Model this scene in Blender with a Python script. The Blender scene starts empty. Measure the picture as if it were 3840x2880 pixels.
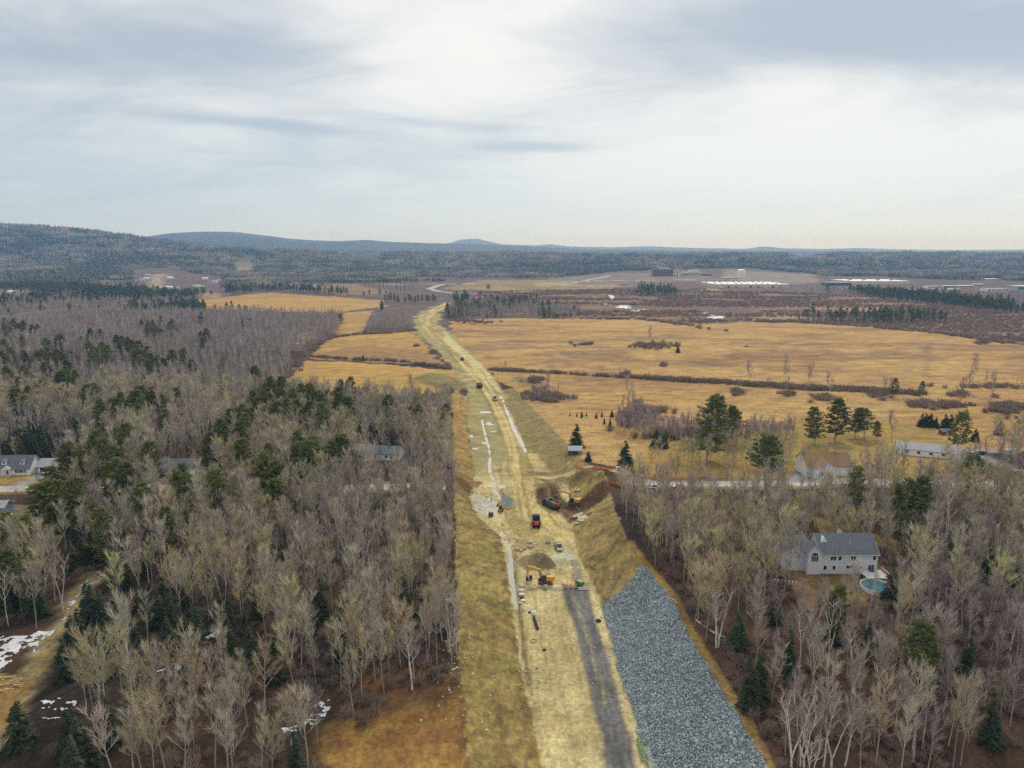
import bpy, math, random
import numpy as np
from math import radians, sin, cos, tan, atan, atan2, pi, sqrt, hypot
from mathutils import Vector, Matrix
random.seed(7); RNG = np.random.default_rng(7)
SC = bpy.context.scene
COL = SC.collection

# ------------------------------------------------------------------ camera
F = 2595.0                      # focal length in pixels of the 3840 x 2880 photograph
PITCH = math.atan((1440 - 939) / F)
CAMZ = 100.0                    # drone about 100 m above the road bed
cam = bpy.data.cameras.new('camera'); camo = bpy.data.objects.new('camera', cam); COL.objects.link(camo)
camo.location = (0, 0, CAMZ); camo.rotation_euler = (pi / 2 - PITCH, 0, 0)
cam.sensor_fit = 'HORIZONTAL'; cam.angle = 2 * atan(1920 / F); cam.clip_start = 1.0; cam.clip_end = 90000
SC.camera = camo

# ------------------------------------------------------------------ sky
SUN_EL, SUN_AZ = radians(42), radians(18)       # azimuth clockwise from +Y (view direction)
w = bpy.data.worlds.new('World'); SC.world = w; w.use_nodes = True
nt = w.node_tree; N = nt.nodes; L = nt.links; N.clear()
def nd(t, **k):
    n = N.new(t)
    for a, b in k.items(): setattr(n, a, b)
    return n
def mth(op, a, b=None, c=None, clamp=False):
    n = N.new('ShaderNodeMath'); n.operation = op; n.use_clamp = clamp
    for i, v in enumerate((a, b, c)):
        if v is None: continue
        if isinstance(v, (int, float)): n.inputs[i].default_value = v
        else: L.new(v, n.inputs[i])
    return n.outputs[0]
def mixc(f, a, b, blend='MIX'):
    n = N.new('ShaderNodeMix'); n.data_type = 'RGBA'; n.blend_type = blend
    for s, v in ((n.inputs[0], f), (n.inputs[6], a), (n.inputs[7], b)):
        if isinstance(v, (int, float)): s.default_value = v
        elif isinstance(v, tuple): s.default_value = (*v, 1)
        else: L.new(v, s)
    return n.outputs[2]
def sstep(x, a, b):
    n = N.new('ShaderNodeMapRange'); n.interpolation_type = 'SMOOTHSTEP'
    L.new(x, n.inputs[0]); n.inputs[1].default_value = a; n.inputs[2].default_value = b
    return n.outputs[0]
sky = nd('ShaderNodeTexSky', sky_type='NISHITA', sun_disc=False, sun_elevation=SUN_EL, sun_rotation=SUN_AZ)
tc = nd('ShaderNodeTexCoord'); sep = nd('ShaderNodeSeparateXYZ'); L.new(tc.outputs['Generated'], sep.inputs[0])
DX, DY, DZ = sep.outputs
zc = mth('ADD', mth('MAXIMUM', DZ, 0.0), 0.10)
PX, PY = mth('DIVIDE', DX, zc), mth('DIVIDE', DY, zc)          # where the ray meets the cloud deck
cmb = nd('ShaderNodeCombineXYZ'); L.new(PX, cmb.inputs[0]); L.new(PY, cmb.inputs[1])
def noise(vec, scale, detail=4, rough=.5, dist=0, sx=1, sy=1, off=(0, 0, 0)):
    mp = nd('ShaderNodeMapping'); L.new(vec, mp.inputs[0]); mp.inputs['Scale'].default_value = (sx, sy, 1); mp.inputs['Location'].default_value = off
    n = nd('ShaderNodeTexNoise'); L.new(mp.outputs[0], n.inputs['Vector'])
    n.inputs['Scale'].default_value = scale; n.inputs['Detail'].default_value = detail; n.inputs['Roughness'].default_value = rough; n.inputs['Distortion'].default_value = dist
    return n.outputs[0]
n1 = noise(cmb.outputs[0], .55, 5, .5, .5, 1, 1, (3.1, 1.7, 0))
n2 = noise(cmb.outputs[0], 1.6, 8, .6, .9, .8, 1.0, (7.3, 2.2, 0))
def lobe(cx, cy, rx, ry, ang=0):                               # a broad bank of cloud on the deck
    dx, dy = mth('SUBTRACT', PX, cx), mth('SUBTRACT', PY, cy)
    ca, sa = cos(ang), sin(ang)
    a = mth('DIVIDE', mth('ADD', mth('MULTIPLY', dx, ca), mth('MULTIPLY', dy, sa)), rx)
    b = mth('DIVIDE', mth('SUBTRACT', mth('MULTIPLY', dy, ca), mth('MULTIPLY', dx, sa)), ry)
    return mth('POWER', 2.718, mth('MULTIPLY', mth('ADD', mth('MULTIPLY', a, a), mth('MULTIPLY', b, b)), -1.0))
#SKYLOBES
n3 = noise(cmb.outputs[0], 4.5, 8, .62, .8, .7, 1.2, (1.3, 5.2, 0))
dens = mth('ADD', mth('ADD', mth('MULTIPLY', n1, .62), mth('MULTIPLY', n2, .46)), mth('MULTIPLY', n3, .09))
for args, wgt in (((1.2, 2.5, 1.05, .38, -.08), .36), ((-1.2, 2.7, 1.1, .42, .1), .26), ((-.28, 2.75, .5, .7, .2), -.34), ((-1.25, 3.6, .6, .12, .48), .30),
                  ((.15, 4.15, .28, .12, 0), .34), ((1.7, 4.2, 1.8, .8, 0), -.20), ((-2.6, 4.8, 1.7, 1.3, 0), .14), ((-.2, 3.7, .5, .1, .3), .10)):
    dens = mth('ADD', dens, mth('MULTIPLY', lobe(*args), wgt))
shade = sstep(dens, .40, .88)                                   # 0 thin bright veil, 1 thick blue-grey bank
cloud = mixc(shade, (7.7, 7.65, 7.45), (3.6, 4.2, 4.95))
low = sstep(DZ, .0, .26)
warm = sstep(mth('ADD', mth('MULTIPLY', DX, 1.0), mth('MULTIPLY', DY, .10)), -.65, .6)
hor = mixc(warm, (3.95, 4.9, 5.85), (6.4, 7.05, 7.3))
veil = mixc(mth('MULTIPLY', mth('SUBTRACT', 1.0, low), .92), cloud, hor)
full = mixc(.06, veil, sky.outputs[0])
bg = nd('ShaderNodeBackground'); bg.inputs[1].default_value = .1; L.new(full, bg.inputs[0])
ow = nd('ShaderNodeOutputWorld'); L.new(bg.outputs[0], ow.inputs[0])

# ------------------------------------------------------------------ sun (behind the overcast)
sl = bpy.data.lights.new('sun', 'SUN'); sl.energy = 1.5; sl.angle = radians(10); sl.color = (1, .93, .80)
so = bpy.data.objects.new('sun', sl); COL.objects.link(so)
sd = Vector((sin(SUN_AZ) * cos(SUN_EL), cos(SUN_AZ) * cos(SUN_EL), sin(SUN_EL)))
so.rotation_euler = sd.to_track_quat('Z', 'Y').to_euler()

SC.view_settings.view_transform = 'Standard'; SC.view_settings.look = 'None'
SC.view_settings.exposure = 0.3; SC.view_settings.gamma = 1.0; SC.view_settings.use_curve_mapping = False
SC.render.engine = 'CYCLES'
cy = SC.cycles
cy.max_bounces = 4; cy.diffuse_bounces = 2; cy.glossy_bounces = 2; cy.transmission_bounces = 2; cy.volume_bounces = 1; cy.transparent_max_bounces = 4
cy.use_denoising = False; cy.denoiser = 'OPENIMAGEDENOISE'; cy.denoising_input_passes = 'RGB_ALBEDO_NORMAL'; cy.denoising_prefilter = 'ACCURATE'; cy.use_adaptive_sampling = False
cy.sample_clamp_indirect = 2.5; cy.sample_clamp_direct = 8; cy.volume_step_rate = 1; cy.caustics_reflective = False; cy.caustics_refractive = False

# ================================================================== helpers
def tag(o, label=None, cat=None, group=None, kind=None):
    if label: o['label'] = label
    if cat: o['category'] = cat
    if group: o['group'] = group
    if kind: o['kind'] = kind
    return o
MATS = {}
def mat(name, col, rough=.75, var=.12, scale=1.0, metal=0., rnd=0., spec=.3, hue=0., bump=0.):
    """procedural material: base colour with two scales of noise, per-object variation"""
    if name in MATS: return MATS[name]
    m = bpy.data.materials.new(name); m.use_nodes = True; t = m.node_tree
    b = t.nodes['Principled BSDF']; b.inputs['Roughness'].default_value = rough; b.inputs['Metallic'].default_value = metal
    b.inputs['Specular IOR Level'].default_value = spec
    tcn = t.nodes.new('ShaderNodeTexCoord'); nz = t.nodes.new('ShaderNodeTexNoise'); nz.inputs['Scale'].default_value = scale; nz.inputs['Detail'].default_value = 5
    t.links.new(tcn.outputs['Object'], nz.inputs['Vector'])
    hs = t.nodes.new('ShaderNodeHueSaturation'); hs.inputs['Color'].default_value = (*col, 1)
    mr = t.nodes.new('ShaderNodeMapRange'); mr.inputs[1].default_value = .25; mr.inputs[2].default_value = .75; mr.inputs[3].default_value = 1 - var; mr.inputs[4].default_value = 1 + var
    t.links.new(nz.outputs[0], mr.inputs[0]); val = mr.outputs[0]
    if rnd:
        oi = t.nodes.new('ShaderNodeObjectInfo'); mr2 = t.nodes.new('ShaderNodeMapRange'); mr2.inputs[3].default_value = 1 - rnd; mr2.inputs[4].default_value = 1 + rnd
        t.links.new(oi.outputs['Random'], mr2.inputs[0]); mm = t.nodes.new('ShaderNodeMath'); mm.operation = 'MULTIPLY'
        t.links.new(val, mm.inputs[0]); t.links.new(mr2.outputs[0], mm.inputs[1]); val = mm.outputs[0]
        if hue:
            sn = t.nodes.new('ShaderNodeMath'); sn.operation = 'MULTIPLY'; sn.inputs[1].default_value = 7.31; t.links.new(oi.outputs['Random'], sn.inputs[0])
            fr = t.nodes.new('ShaderNodeMath'); fr.operation = 'FRACT'; t.links.new(sn.outputs[0], fr.inputs[0])
            mr3 = t.nodes.new('ShaderNodeMapRange'); mr3.inputs[3].default_value = .5 - hue; mr3.inputs[4].default_value = .5 + hue
            t.links.new(fr.outputs[0], mr3.inputs[0]); t.links.new(mr3.outputs[0], hs.inputs['Hue'])
    t.links.new(val, hs.inputs['Value']); t.links.new(hs.outputs[0], b.inputs['Base Color'])
    if bump:
        bp = t.nodes.new('ShaderNodeBump'); bp.inputs['Strength'].default_value = .6; bp.inputs['Distance'].default_value = bump
        t.links.new(nz.outputs[0], bp.inputs['Height']); t.links.new(bp.outputs[0], b.inputs['Normal'])
    MATS[name] = m
    return m
class MB:
    """collects shapes into one mesh"""
    def __init__(s): s.v = []; s.f = []
    def add(s, vs, fs):
        o = len(s.v); s.v += [tuple(p) for p in vs]; s.f += [tuple(i + o for i in f) for f in fs]; return s
    def box(s, c, d, rz=0, tilt=None, taper=1.0):
        hx, hy, hz = d[0] / 2, d[1] / 2, d[2] / 2
        vs = [Vector((x * hx * (taper if z > 0 else 1), y * hy * (taper if z > 0 else 1), z * hz)) for z in (-1, 1) for x, y in ((-1, -1), (1, -1), (1, 1), (-1, 1))]
        M = Matrix.Rotation(rz, 3, 'Z')
        if tilt: M = M @ Matrix.Rotation(tilt[1], 3, tilt[0])
        return s.add([M @ p + Vector(c) for p in vs], [(3, 2, 1, 0), (4, 5, 6, 7), (0, 1, 5, 4), (1, 2, 6, 5), (2, 3, 7, 6), (3, 0, 4, 7)])
    def rod(s, a, b, r0, r1=None, n=6):
        a, b = Vector(a), Vector(b); r1 = r0 if r1 is None else r1; d = (b - a).normalized()
        u = d.orthogonal().normalized(); w_ = d.cross(u)
        vs = [p + (u * cos(2 * pi * i / n) + w_ * sin(2 * pi * i / n)) * r for p, r in ((a, r0), (b, r1)) for i in range(n)]
        return s.add(vs, [(i, (i + 1) % n, n + (i + 1) % n, n + i) for i in range(n)] + [tuple(range(n - 1, -1, -1)), tuple(range(n, 2 * n))])
    def prism(s, poly, w0, w1, axis='y'):
        """extrude a polygon (list of 2d points) along an axis from w0 to w1"""
        n = len(poly)
        def pt(p, w): return {'y': (p[0], w, p[1]), 'x': (w, p[0], p[1]), 'z': (p[0], p[1], w)}[axis]
        vs = [pt(p, w0) for p in poly] + [pt(p, w1) for p in poly]
        return s.add(vs, [tuple(range(n)), tuple(range(2 * n - 1, n - 1, -1))] + [(i, n + i, n + (i + 1) % n, (i + 1) % n) for i in range(n)])
    def ring(s, c, R, r, n=24, k=6, sq=1.0):
        vs = [(c[0] + (R + r * cos(2 * pi * j / k)) * cos(2 * pi * i / n), c[1] + (R + r * cos(2 * pi * j / k)) * sin(2 * pi * i / n) * sq, c[2] + r * sin(2 * pi * j / k)) for i in range(n) for j in range(k)]
        return s.add(vs, [(i * k + j, ((i + 1) % n) * k + j, ((i + 1) % n) * k + (j + 1) % k, i * k + (j + 1) % k) for i in range(n) for j in range(k)])
    def lathe(s, prof, c=(0, 0, 0), n=16):
        m = len(prof)
        vs = [(c[0] + r * cos(2 * pi * i / n), c[1] + r * sin(2 * pi * i / n), c[2] + z) for i in range(n) for r, z in prof]
        fs = [(i * m + j, ((i + 1) % n) * m + j, ((i + 1) % n) * m + j + 1, i * m + j + 1) for i in range(n) for j in range(m - 1)]
        fs += [tuple(i * m + m - 1 for i in range(n)), tuple(i * m for i in range(n - 1, -1, -1))]
        return s.add(vs, fs)
    def disc(s, r, z=0., n=28, sq=1.0, jag=0.):
        return s.add([(r * (1 + random.uniform(-jag, jag)) * cos(2 * pi * i / n), sq * r * (1 + random.uniform(-jag, jag)) * sin(2 * pi * i / n), z) for i in range(n)], [tuple(range(n))])
    def mesh(s, name, m):
        me = bpy.data.meshes.new(name); me.from_pydata(s.v, [], s.f); me.materials.append(m); me.update()
        return me
    def build(s, name, m, parent=None, loc=None, rz=0, smooth=False, bevel=0):
        me = s.mesh(name, m)
        if smooth: me.polygons.foreach_set('use_smooth', [True] * len(me.polygons))
        o = bpy.data.objects.new(name, me); COL.objects.link(o); o.parent = parent
        if loc is not None: o.location = loc
        o.rotation_euler.z = rz
        if bevel:
            b = o.modifiers.new('bevel', 'BEVEL'); b.width = bevel; b.segments = 1; b.limit_method = 'ANGLE'
        return o
def empty(name, loc, rz=0, label=None, cat=None, group=None):
    o = bpy.data.objects.new(name, None); COL.objects.link(o); o.location = loc; o.rotation_euler.z = rz; o.empty_display_size = .5
    return tag(o, label, cat, group)
def copy_tree(o, parent=None):
    c = o.copy(); COL.objects.link(c); c.parent = parent
    for ch in o.children: copy_tree(ch, c)
    return c
# ---- value noise on world coordinates (numpy)
def _hash(ix, iy, seed):
    h = (ix.astype(np.int64) * 374761393 + iy.astype(np.int64) * 668265263 + seed * 1442695041) & 0xffffffff
    h = ((h ^ (h >> 13)) * 1274126177) & 0xffffffff
    return ((h ^ (h >> 16)) & 0xffff) / 65535.0
def vnoise(x, y, seed=0):
    ix, iy = np.floor(x), np.floor(y); fx, fy = x - ix, y - iy
    fx = fx * fx * (3 - 2 * fx); fy = fy * fy * (3 - 2 * fy)
    a, b, c, d = _hash(ix, iy, seed), _hash(ix + 1, iy, seed), _hash(ix, iy + 1, seed), _hash(ix + 1, iy + 1, seed)
    return (a * (1 - fx) + b * fx) * (1 - fy) + (c * (1 - fx) + d * fx) * fy
def fbm(x, y, scale, oct=4, seed=0, gain=.5):
    x = np.asarray(x, float); y = np.asarray(y, float); s = 0; a = 1; t = 0
    for i in range(oct):
        s = s + a * vnoise(x / scale, y / scale, seed + i * 17); t += a; a *= gain; scale /= 2.03
    return s / t
def ss(x, a, b):
    t = np.clip((x - a) / (b - a), 0, 1); return t * t * (3 - 2 * t)
# ---- from photograph measurements to places on the ground
def ray(u, v):
    x = (u - 1920) / F; y = (1440 - v) / F
    return x, cos(PITCH) + y * sin(PITCH), -sin(PITCH) + y * cos(PITCH)
def P(u, v, z=0.0):
    d = ray(u, v); t = (CAMZ - z) / max(-d[2], 1e-4)
    return (d[0] * t, d[1] * t)
def G(u, v, dz=0.0):
    """the ground point seen at (u, v); dz: the feature lies this far above the ground"""
    z = 0.0
    for _ in range(7):
        x, y = P(u, v, z + dz); z = float(H(x, y))
    return x, y, z
def poly(pts, z=0.0): return [P(u, v, z) for u, v in pts]
def gpoly(pts): return [G(u, v)[:2] for u, v in pts]
def pip(x, y, pl):
    x = np.asarray(x); y = np.asarray(y); c = np.zeros(x.shape, bool); n = len(pl)
    for i in range(n):
        (x0, y0), (x1, y1) = pl[i], pl[(i + 1) % n]
        if y0 == y1: continue
        m = ((y0 > y) != (y1 > y)) & (x < (x1 - x0) * (y - y0) / (y1 - y0) + x0); c ^= m
    return c
def dline(x, y, pl):
    """distance to a polyline"""
    d = np.full(np.shape(x), 1e9)
    for (x0, y0), (x1, y1) in zip(pl[:-1], pl[1:]):
        dx, dy = x1 - x0, y1 - y0; t = np.clip(((x - x0) * dx + (y - y0) * dy) / (dx * dx + dy * dy + 1e-9), 0, 1)
        d = np.minimum(d, np.hypot(x - x0 - t * dx, y - y0 - t * dy))
    return d

# ================================================================== terrain
def table(pts):
    w_ = sorted(((P(u, v, z)[1], P(u, v, z)[0]) for u, v, z in pts)); return np.array([a for a, b in w_]), np.array([b for a, b in w_])
LF = table([(2048, 2880, 0), (2003, 2700, 0), (1962, 2517, 0), (1932, 2344, 0), (1903, 2120, 0), (1880, 2010, 0), (1800, 1945, 0), (1762, 1870, 0), (1785, 1775, 0), (1770, 1688, 0), (1752, 1570, 0), (1765, 1500, 0), (1720, 1430, 0)])
LT = table([(1762, 2880, 6), (1736, 2690, 6), (1718, 2430, 6), (1710, 2170, 6), (1704, 1960, 5), (1700, 1830, 4), (1698, 1736, 3.6), (1694, 1570, 3), (1690, 1480, 2), (1640, 1430, 0)])
RF = table([(2475, 2880, 0), (2394, 2726, 0), (2329, 2541, 0), (2285, 2362, 0), (2254, 2278, 0), (2215, 2180, 0), (2170, 2093, 0), (2145, 1990, 0), (2150, 1900, 0), (2120, 1800, 0), (1985, 1720, 0), (1950, 1625, 0), (1915, 1550, 0), (1876, 1476, 0)])
RT = table([(2868, 2880, 8), (2784, 2699, 8), (2666, 2513, 8), (2559, 2334, 8), (2520, 2240, 8), (2420, 2130, 7.5), (2363, 2060, 7), (2327, 1967, 6.5), (2300, 1900, 6), (2285, 1820, 5), (2160, 1700, 4), (2060, 1600, 3), (1970, 1500, 2), (1900, 1440, 0)])
ROAD_Y = lambda x: 268 + .013 * (np.asarray(x) + 250)           # the old cross road
BUMPS = []                                                      # x, y, rx, ry, height, cone?
def bump(u, v, rx, ry, h, cone=False): x, y = P(u, v, 0); BUMPS.append((x, y, rx, ry, h, cone))
bump(1735, 1840, 5, 4, 3.4); bump(2040, 1852, 7, 5, 4.2); bump(2170, 1822, 13, 4.5, 4.6); bump(2215, 1905, 9, 6, -2.6); bump(2110, 1800, 5, 3, 1.8); bump(2250, 1838, 6, 3, 2.2); bump(2010, 1800, 4, 3, 1.2)
bump(2010, 2112, 6.2, 6.2, 3.4, True); bump(2042, 2118, 3.6, 4, 2.2, True); bump(1990, 2062, 7, 3.5, 1.1); bump(2290, 1862, 8, 6, 1.8)
bump(1610, 1432, 16, 26, 5.5); bump(1940, 1452, 14, 14, 3.0); bump(1985, 1470, 16, 12, 2.6); bump(1690, 1905, 5, 5, 1.2)
DITCH = poly([(2046, 2900), (2012, 2750), (1987, 2620), (1965, 2500), (1951, 2380), (1941, 2270), (1927, 2200), (1916, 2120), (1913, 2060), (1905, 2020), (1885, 1985)])
# wet channels and puddles: the ground dips there and flat water lies in the dips
STREAMS = [([(1878, 1994), (1886, 2010), (1893, 2022), (1898, 2030)], 1.5), ([(1903, 2042), (1908, 2060), (1913, 2080), (1916, 2100)], 1.5), ([(1914, 2108), (1915, 2140), (1919, 2180), (1925, 2230), (1931, 2275)], 1.6), ([(1808, 1572), (1812, 1600), (1822, 1640), (1832, 1672), (1838, 1712), (1836, 1752), (1838, 1775), (1848, 1795), (1856, 1808), (1850, 1822), (1855, 1838), (1868, 1856), (1880, 1874)], .95),
           ([(1810, 1448), (1840, 1470), (1868, 1478), (1884, 1494), (1892, 1518), (1902, 1545), (1912, 1570), (1924, 1600), (1940, 1632), (1958, 1662), (1974, 1698)], 1.8), ([(1836, 1424), (1848, 1442)], 2.2), ([(1970, 1586), (1982, 1610), (1990, 1640), (1998, 1675), (2004, 1700)], 1.6)]
STREAMS = [(poly(p_), w_) for p_, w_ in STREAMS]
PUDDLES = [(*P(u, v), rx, ry, d) for u, v, rx, ry, d in ((1820, 1545, 4.5, 4.0, .3), (1838, 1590, 3.2, 5, .24), (1855, 1618, 3, 1.6, .22), (1880, 1824, 1.5, 2.2, .3), (1765, 1635, 1.6, 3, .24), (1778, 1682, 2, 2, .24), (1730, 1416, 2.2, 6, .3), (1807, 1408, 2.5, 4, .3), (1880, 1492, 3.5, 5, .25), (1815, 1660, 2, 2.5, .2), (2135, 2095, 1.6, 1.2, .12))]
def carve(x, y):
    n = -.15 + 2.1 * fbm(x, y, 3.6, 3, 401); out = np.zeros(x.shape)
    for pl, w_ in STREAMS: out = np.maximum(out, .36 * n * np.exp(-(dline(x, y, pl) / (w_ * .62)) ** 2))
    for px, py, rx, ry, d in PUDDLES: out = np.maximum(out, d * 1.15 * n * np.exp(-((x - px) / rx) ** 2 - ((y - py) / ry) ** 2))
    return out
# ridges beyond: distance, depth, [(u, v of the skyline in the photograph)]
RIDGES = [(4600, 900, [(-2500, 800), (-600, 838), (0, 842), (170, 850), (340, 866), (500, 884), (640, 902), (800, 925), (1000, 938), (1300, 945), (1700, 950), (6000, 950)]),
          (8600, 1400, [(-2500, 945), (300, 930), (560, 890), (700, 874), (840, 866), (920, 869), (1040, 882), (1130, 895), (1280, 902), (1400, 899), (1500, 905), (1650, 910), (1800, 915), (1950, 922), (2200, 930), (2600, 938), (3800, 942), (6000, 944)]),
          (16000, 2200, [(-2500, 935), (1500, 928), (1690, 912), (1740, 899), (1790, 896), (1840, 906), (1890, 916), (2000, 919), (2060, 914), (2120, 922), (2300, 926), (2420, 921), (2560, 928), (2760, 931), (2810, 924), (2850, 923), (2890, 929), (3050, 932), (3180, 929), (3400, 935), (3560, 937), (3840, 933), (4500, 930), (6000, 936)])]
def H(x, y):
    x = np.asarray(x, float); y = np.asarray(y, float); sh = x.shape; x = np.atleast_1d(x); y = np.broadcast_to(np.atleast_1d(y), x.shape)
    z = H0(x, y); k = (np.abs(x) < 75) & (y > 180) & (y < 640)
    if k.any(): z[k] -= carve(x[k], y[k])
    return z.reshape(sh)
def H0(x, y):
    xl, xlt = np.interp(y, *LF), np.interp(y, *LT); xr, xrt = np.interp(y, *RF), np.interp(y, *RT)
    zl = np.interp(y, [0, 230, 265, 300, 380, 470, 540], [6, 6, 5, 4.2, 3.5, 2.4, 0]); zr = np.interp(y, [0, 225, 265, 300, 340, 420, 520], [8, 8, 6.3, 5.4, 4, 2.6, 0])
    tl = np.clip((xl - x) / np.maximum(xl - xlt, 4), 0, 1); tr = np.clip((x - xr) / np.maximum(xrt - xr, 4), 0, 1)
    f = lambda t: .75 * t + .25 * t * t * (3 - 2 * t)
    z = zl * f(tl) + zr * f(tr)
    away = np.clip(np.maximum(xl - x, x - xr) / 60 - .3, 0, 1)
    z = z + away * (fbm(x, y, 70, 3, 5) - .5) * 4 * np.clip(1 - y / 3000, 0, 1)
    z = z + 7 * np.exp(-((x - 330) / 260) ** 2 - ((y - 760) / 190) ** 2) - 0
    z = z + ss(y, 1200, 3500) * (fbm(x, y, 900, 3, 9) - .5) * 26
    near = (y < 700) & (np.abs(x) < 160)
    for bx, by, rx, ry, h, cone in BUMPS:
        r2 = ((x - bx) / rx) ** 2 + ((y - by) / ry) ** 2
        z = z + np.where(near, h * (np.clip(1 - np.sqrt(r2), 0, 1) if cone else np.exp(-r2 * 1.4)), 0)
    rough = np.where(near & (y < 520), 1, 0) * ss(np.maximum(xl - x, x - xr), -1, 3) * .0
    d = np.where(near, dline(x, y, DITCH), 99)
    z = z - .8 * np.where(near, .25 + 1.35 * fbm(x, y, 4.5, 2, 409), 0) * np.exp(-((d + (fbm(x, y, 3, 2, 411) - .5) * 1.2) / 1.0) ** 2) - .0 * rough
    # erosion on the cut faces, ruts on the road
    z = z + np.where(near, ((fbm(x, y, 2.2, 3, 31) - .5) * .55 + (fbm(x * .35 + y * .2, y, 1.2, 2, 37) - .5) * .35) * (ss(tl, .02, .2) * (1 - ss(tl, .85, 1)) + ss(tr, .02, .2) * (1 - ss(tr, .85, 1)) + .18), 0)
    for D, dep, sk in RIDGES:
        u = 1920 + F * x / np.maximum(y, 50) * cos(PITCH)
        v = np.interp(u, [a for a, b in sk], [b for a, b in sk])
        top = np.maximum(100 + (939 - v) / F * D - 12 + (fbm(x, y, 260, 3, 3) - .5) * 14, 0)
        z = z + top * np.exp(-((y - D) / dep) ** 2)
    return z

def axis(lo, hi, step, far, grow, cap):
    a = list(np.arange(lo, hi + 1e-6, step)); s = step; x = a[-1]
    while x < far: s = min(s * grow, cap(x)); x += s; a.append(x)
    return a
cap = lambda q: 7 if abs(q) < 900 else abs(q) * .035
xr_ = axis(0, 85, .7, 16000, 1.035, cap); xl_ = axis(0, 62, .7, 16000, 1.035, cap)
XS = np.array([-q for q in xl_[:0:-1]] + xr_)
YS = [30.]
while YS[-1] < 330: YS.append(YS[-1] + (.7 if YS[-1] > 112 else 4))
while YS[-1] < 21000: YS.append(YS[-1] + min(.8 * (YS[-1] / 330) ** 1.9, 260))
YS = np.array(YS)
GX, GY = np.meshgrid(XS, YS); GZ = H(GX, GY)

# ---- what the ground is made of, painted by place
gx, gy = GX.ravel(), GY.ravel(); gz = GZ.ravel()
amp = 1.2 + gy * .008
wx = gx + (fbm(gx, gy, 14, 3, 41) - .5) * amp * 2.4; wy = gy + (fbm(gx, gy, 14, 3, 43) - .5) * amp * 3
C = np.zeros((gx.size, 3)); 
nA, nB, nC = fbm(gx, gy, 30, 4, 51), fbm(gx, gy, 6, 3, 53), fbm(gx / 5, gy, 9, 3, 57)
def lerp(a, b, t): return np.asarray(a) * (1 - t[:, None]) + np.asarray(b) * t[:, None]
C[:] = lerp((.042, .031, .024), (.085, .052, .030), ss(nA, .42, .66)); C *= (.75 + .5 * nB)[:, None]
def paint(mask, col, col2=None, nz=None):
    global C
    m = np.clip(np.asarray(mask, float), 0, 1)[:, None]
    c = lerp(col, col2, ss(nz, .35, .65)) if col2 is not None else np.asarray(col)
    C = C * (1 - m) + c * m
def soft(pl, w_=.9, ww=.25):
    x0, x1, y0, y1 = min(p[0] for p in pl) - 4, max(p[0] for p in pl) + 4, min(p[1] for p in pl) - 4, max(p[1] for p in pl) + 4
    sel = np.nonzero((gx > x0) & (gx < x1) & (gy > y0) & (gy < y1))[0]; qx, qy = gx[sel] * (1 - ww) + wx[sel] * ww, gy[sel] * (1 - ww) + wy[sel] * ww
    d = dline(qx, qy, list(pl) + [pl[0]]) * np.where(pip(qx, qy, pl), 1, -1); m_ = np.zeros(gx.size); m_[sel] = ss(d, -w_, w_); return m_
def ppaint(pts, col, col2=None, nz=None, z=0.0, soft=1):
    pl = poly(pts, z) if z is not None else gpoly(pts); paint(pip(wx, wy, pl), col, col2, nz)
    return pl
# far land: leaf-litter and brush
paint(gy > 700, (.16, .115, .10), (.12, .085, .085), nA)
TAN, TAN2, OCH = (.52, .32, .105), (.39, .22, .085), (.56, .37, .135)
FIELD_R = poly([(1690, 1200), (1900, 1195), (2200, 1192), (2420, 1196), (2560, 1222), (2830, 1212), (3160, 1226), (3500, 1262), (3840, 1310), (5200, 1480), (5200, 1760), (3500, 1720), (2700, 1795), (2345, 1805), (2190, 1770), (2110, 1700), (1960, 1500), (1840, 1400), (1700, 1280)])
inF = pip(wx, wy, FIELD_R); nF = fbm(gx / 3.2, gy, 26, 4, 61); nG = fbm(gx / 2.2, gy * 1.5, 6, 3, 67)
paint(inF, TAN, TAN2, .55 * nF + .45 * nG); paint(inF * ss(fbm(gx, gy, 120, 3, 63), .5, .66) * .6, OCH)
paint(inF * ss(nF, .50, .66) * ss(gy, 460, 620) * .7, (.26, .15, .088)); mow = .5 + .5 * np.sin((gx * .22 + gy) * 2 * pi / 15 + 5 * fbm(gx, gy, 60, 2, 69)); paint(inF * mow * .22, (.34, .20, .08)); paint(inF * ss(fbm(gx / 2, gy, 9, 3, 64), .55, .72) * .45, (.24, .145, .08)); paint(inF * ss(fbm(gx / 3, gy, 5, 3, 66), .58, .74) * .4, (.56, .40, .17))
for pts, c in (([(720, 1128), (1000, 1098), (1250, 1112), (1440, 1128), (1430, 1150), (1280, 1172), (780, 1162)], TAN), ([(1285, 1172), (1392, 1166), (1372, 1240), (1262, 1262)], TAN),
            ([(1165, 1322), (1245, 1264), (1560, 1242), (1650, 1372), (1140, 1345)], TAN), ([(1030, 1450), (1130, 1352), (1400, 1364), (1690, 1388), (1745, 1410), (1720, 1480), (1500, 1500)], TAN),
            ([(1000, 1075), (1340, 1068), (1480, 1100), (1300, 1108)], (.30, .19, .09)), ([(1080, 1270), (1170, 1240), (1180, 1268), (1110, 1300)], TAN)):
    pl = poly(pts); m = pip(wx, wy, pl); paint(m, c, tuple(q * .76 for q in c), .5 * nF + .5 * nG)
paint(pip(wx, wy, poly([(1165, 1322), (1400, 1290), (1640, 1330), (1660, 1372), (1140, 1345)])) * .55, (.27, .155, .085))
paint(pip(wx, wy, poly([(1030, 1450), (1130, 1352), (1400, 1364), (1690, 1388), (1745, 1410), (1720, 1480), (1500, 1500)])) * .35, (.56, .36, .09))
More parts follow.
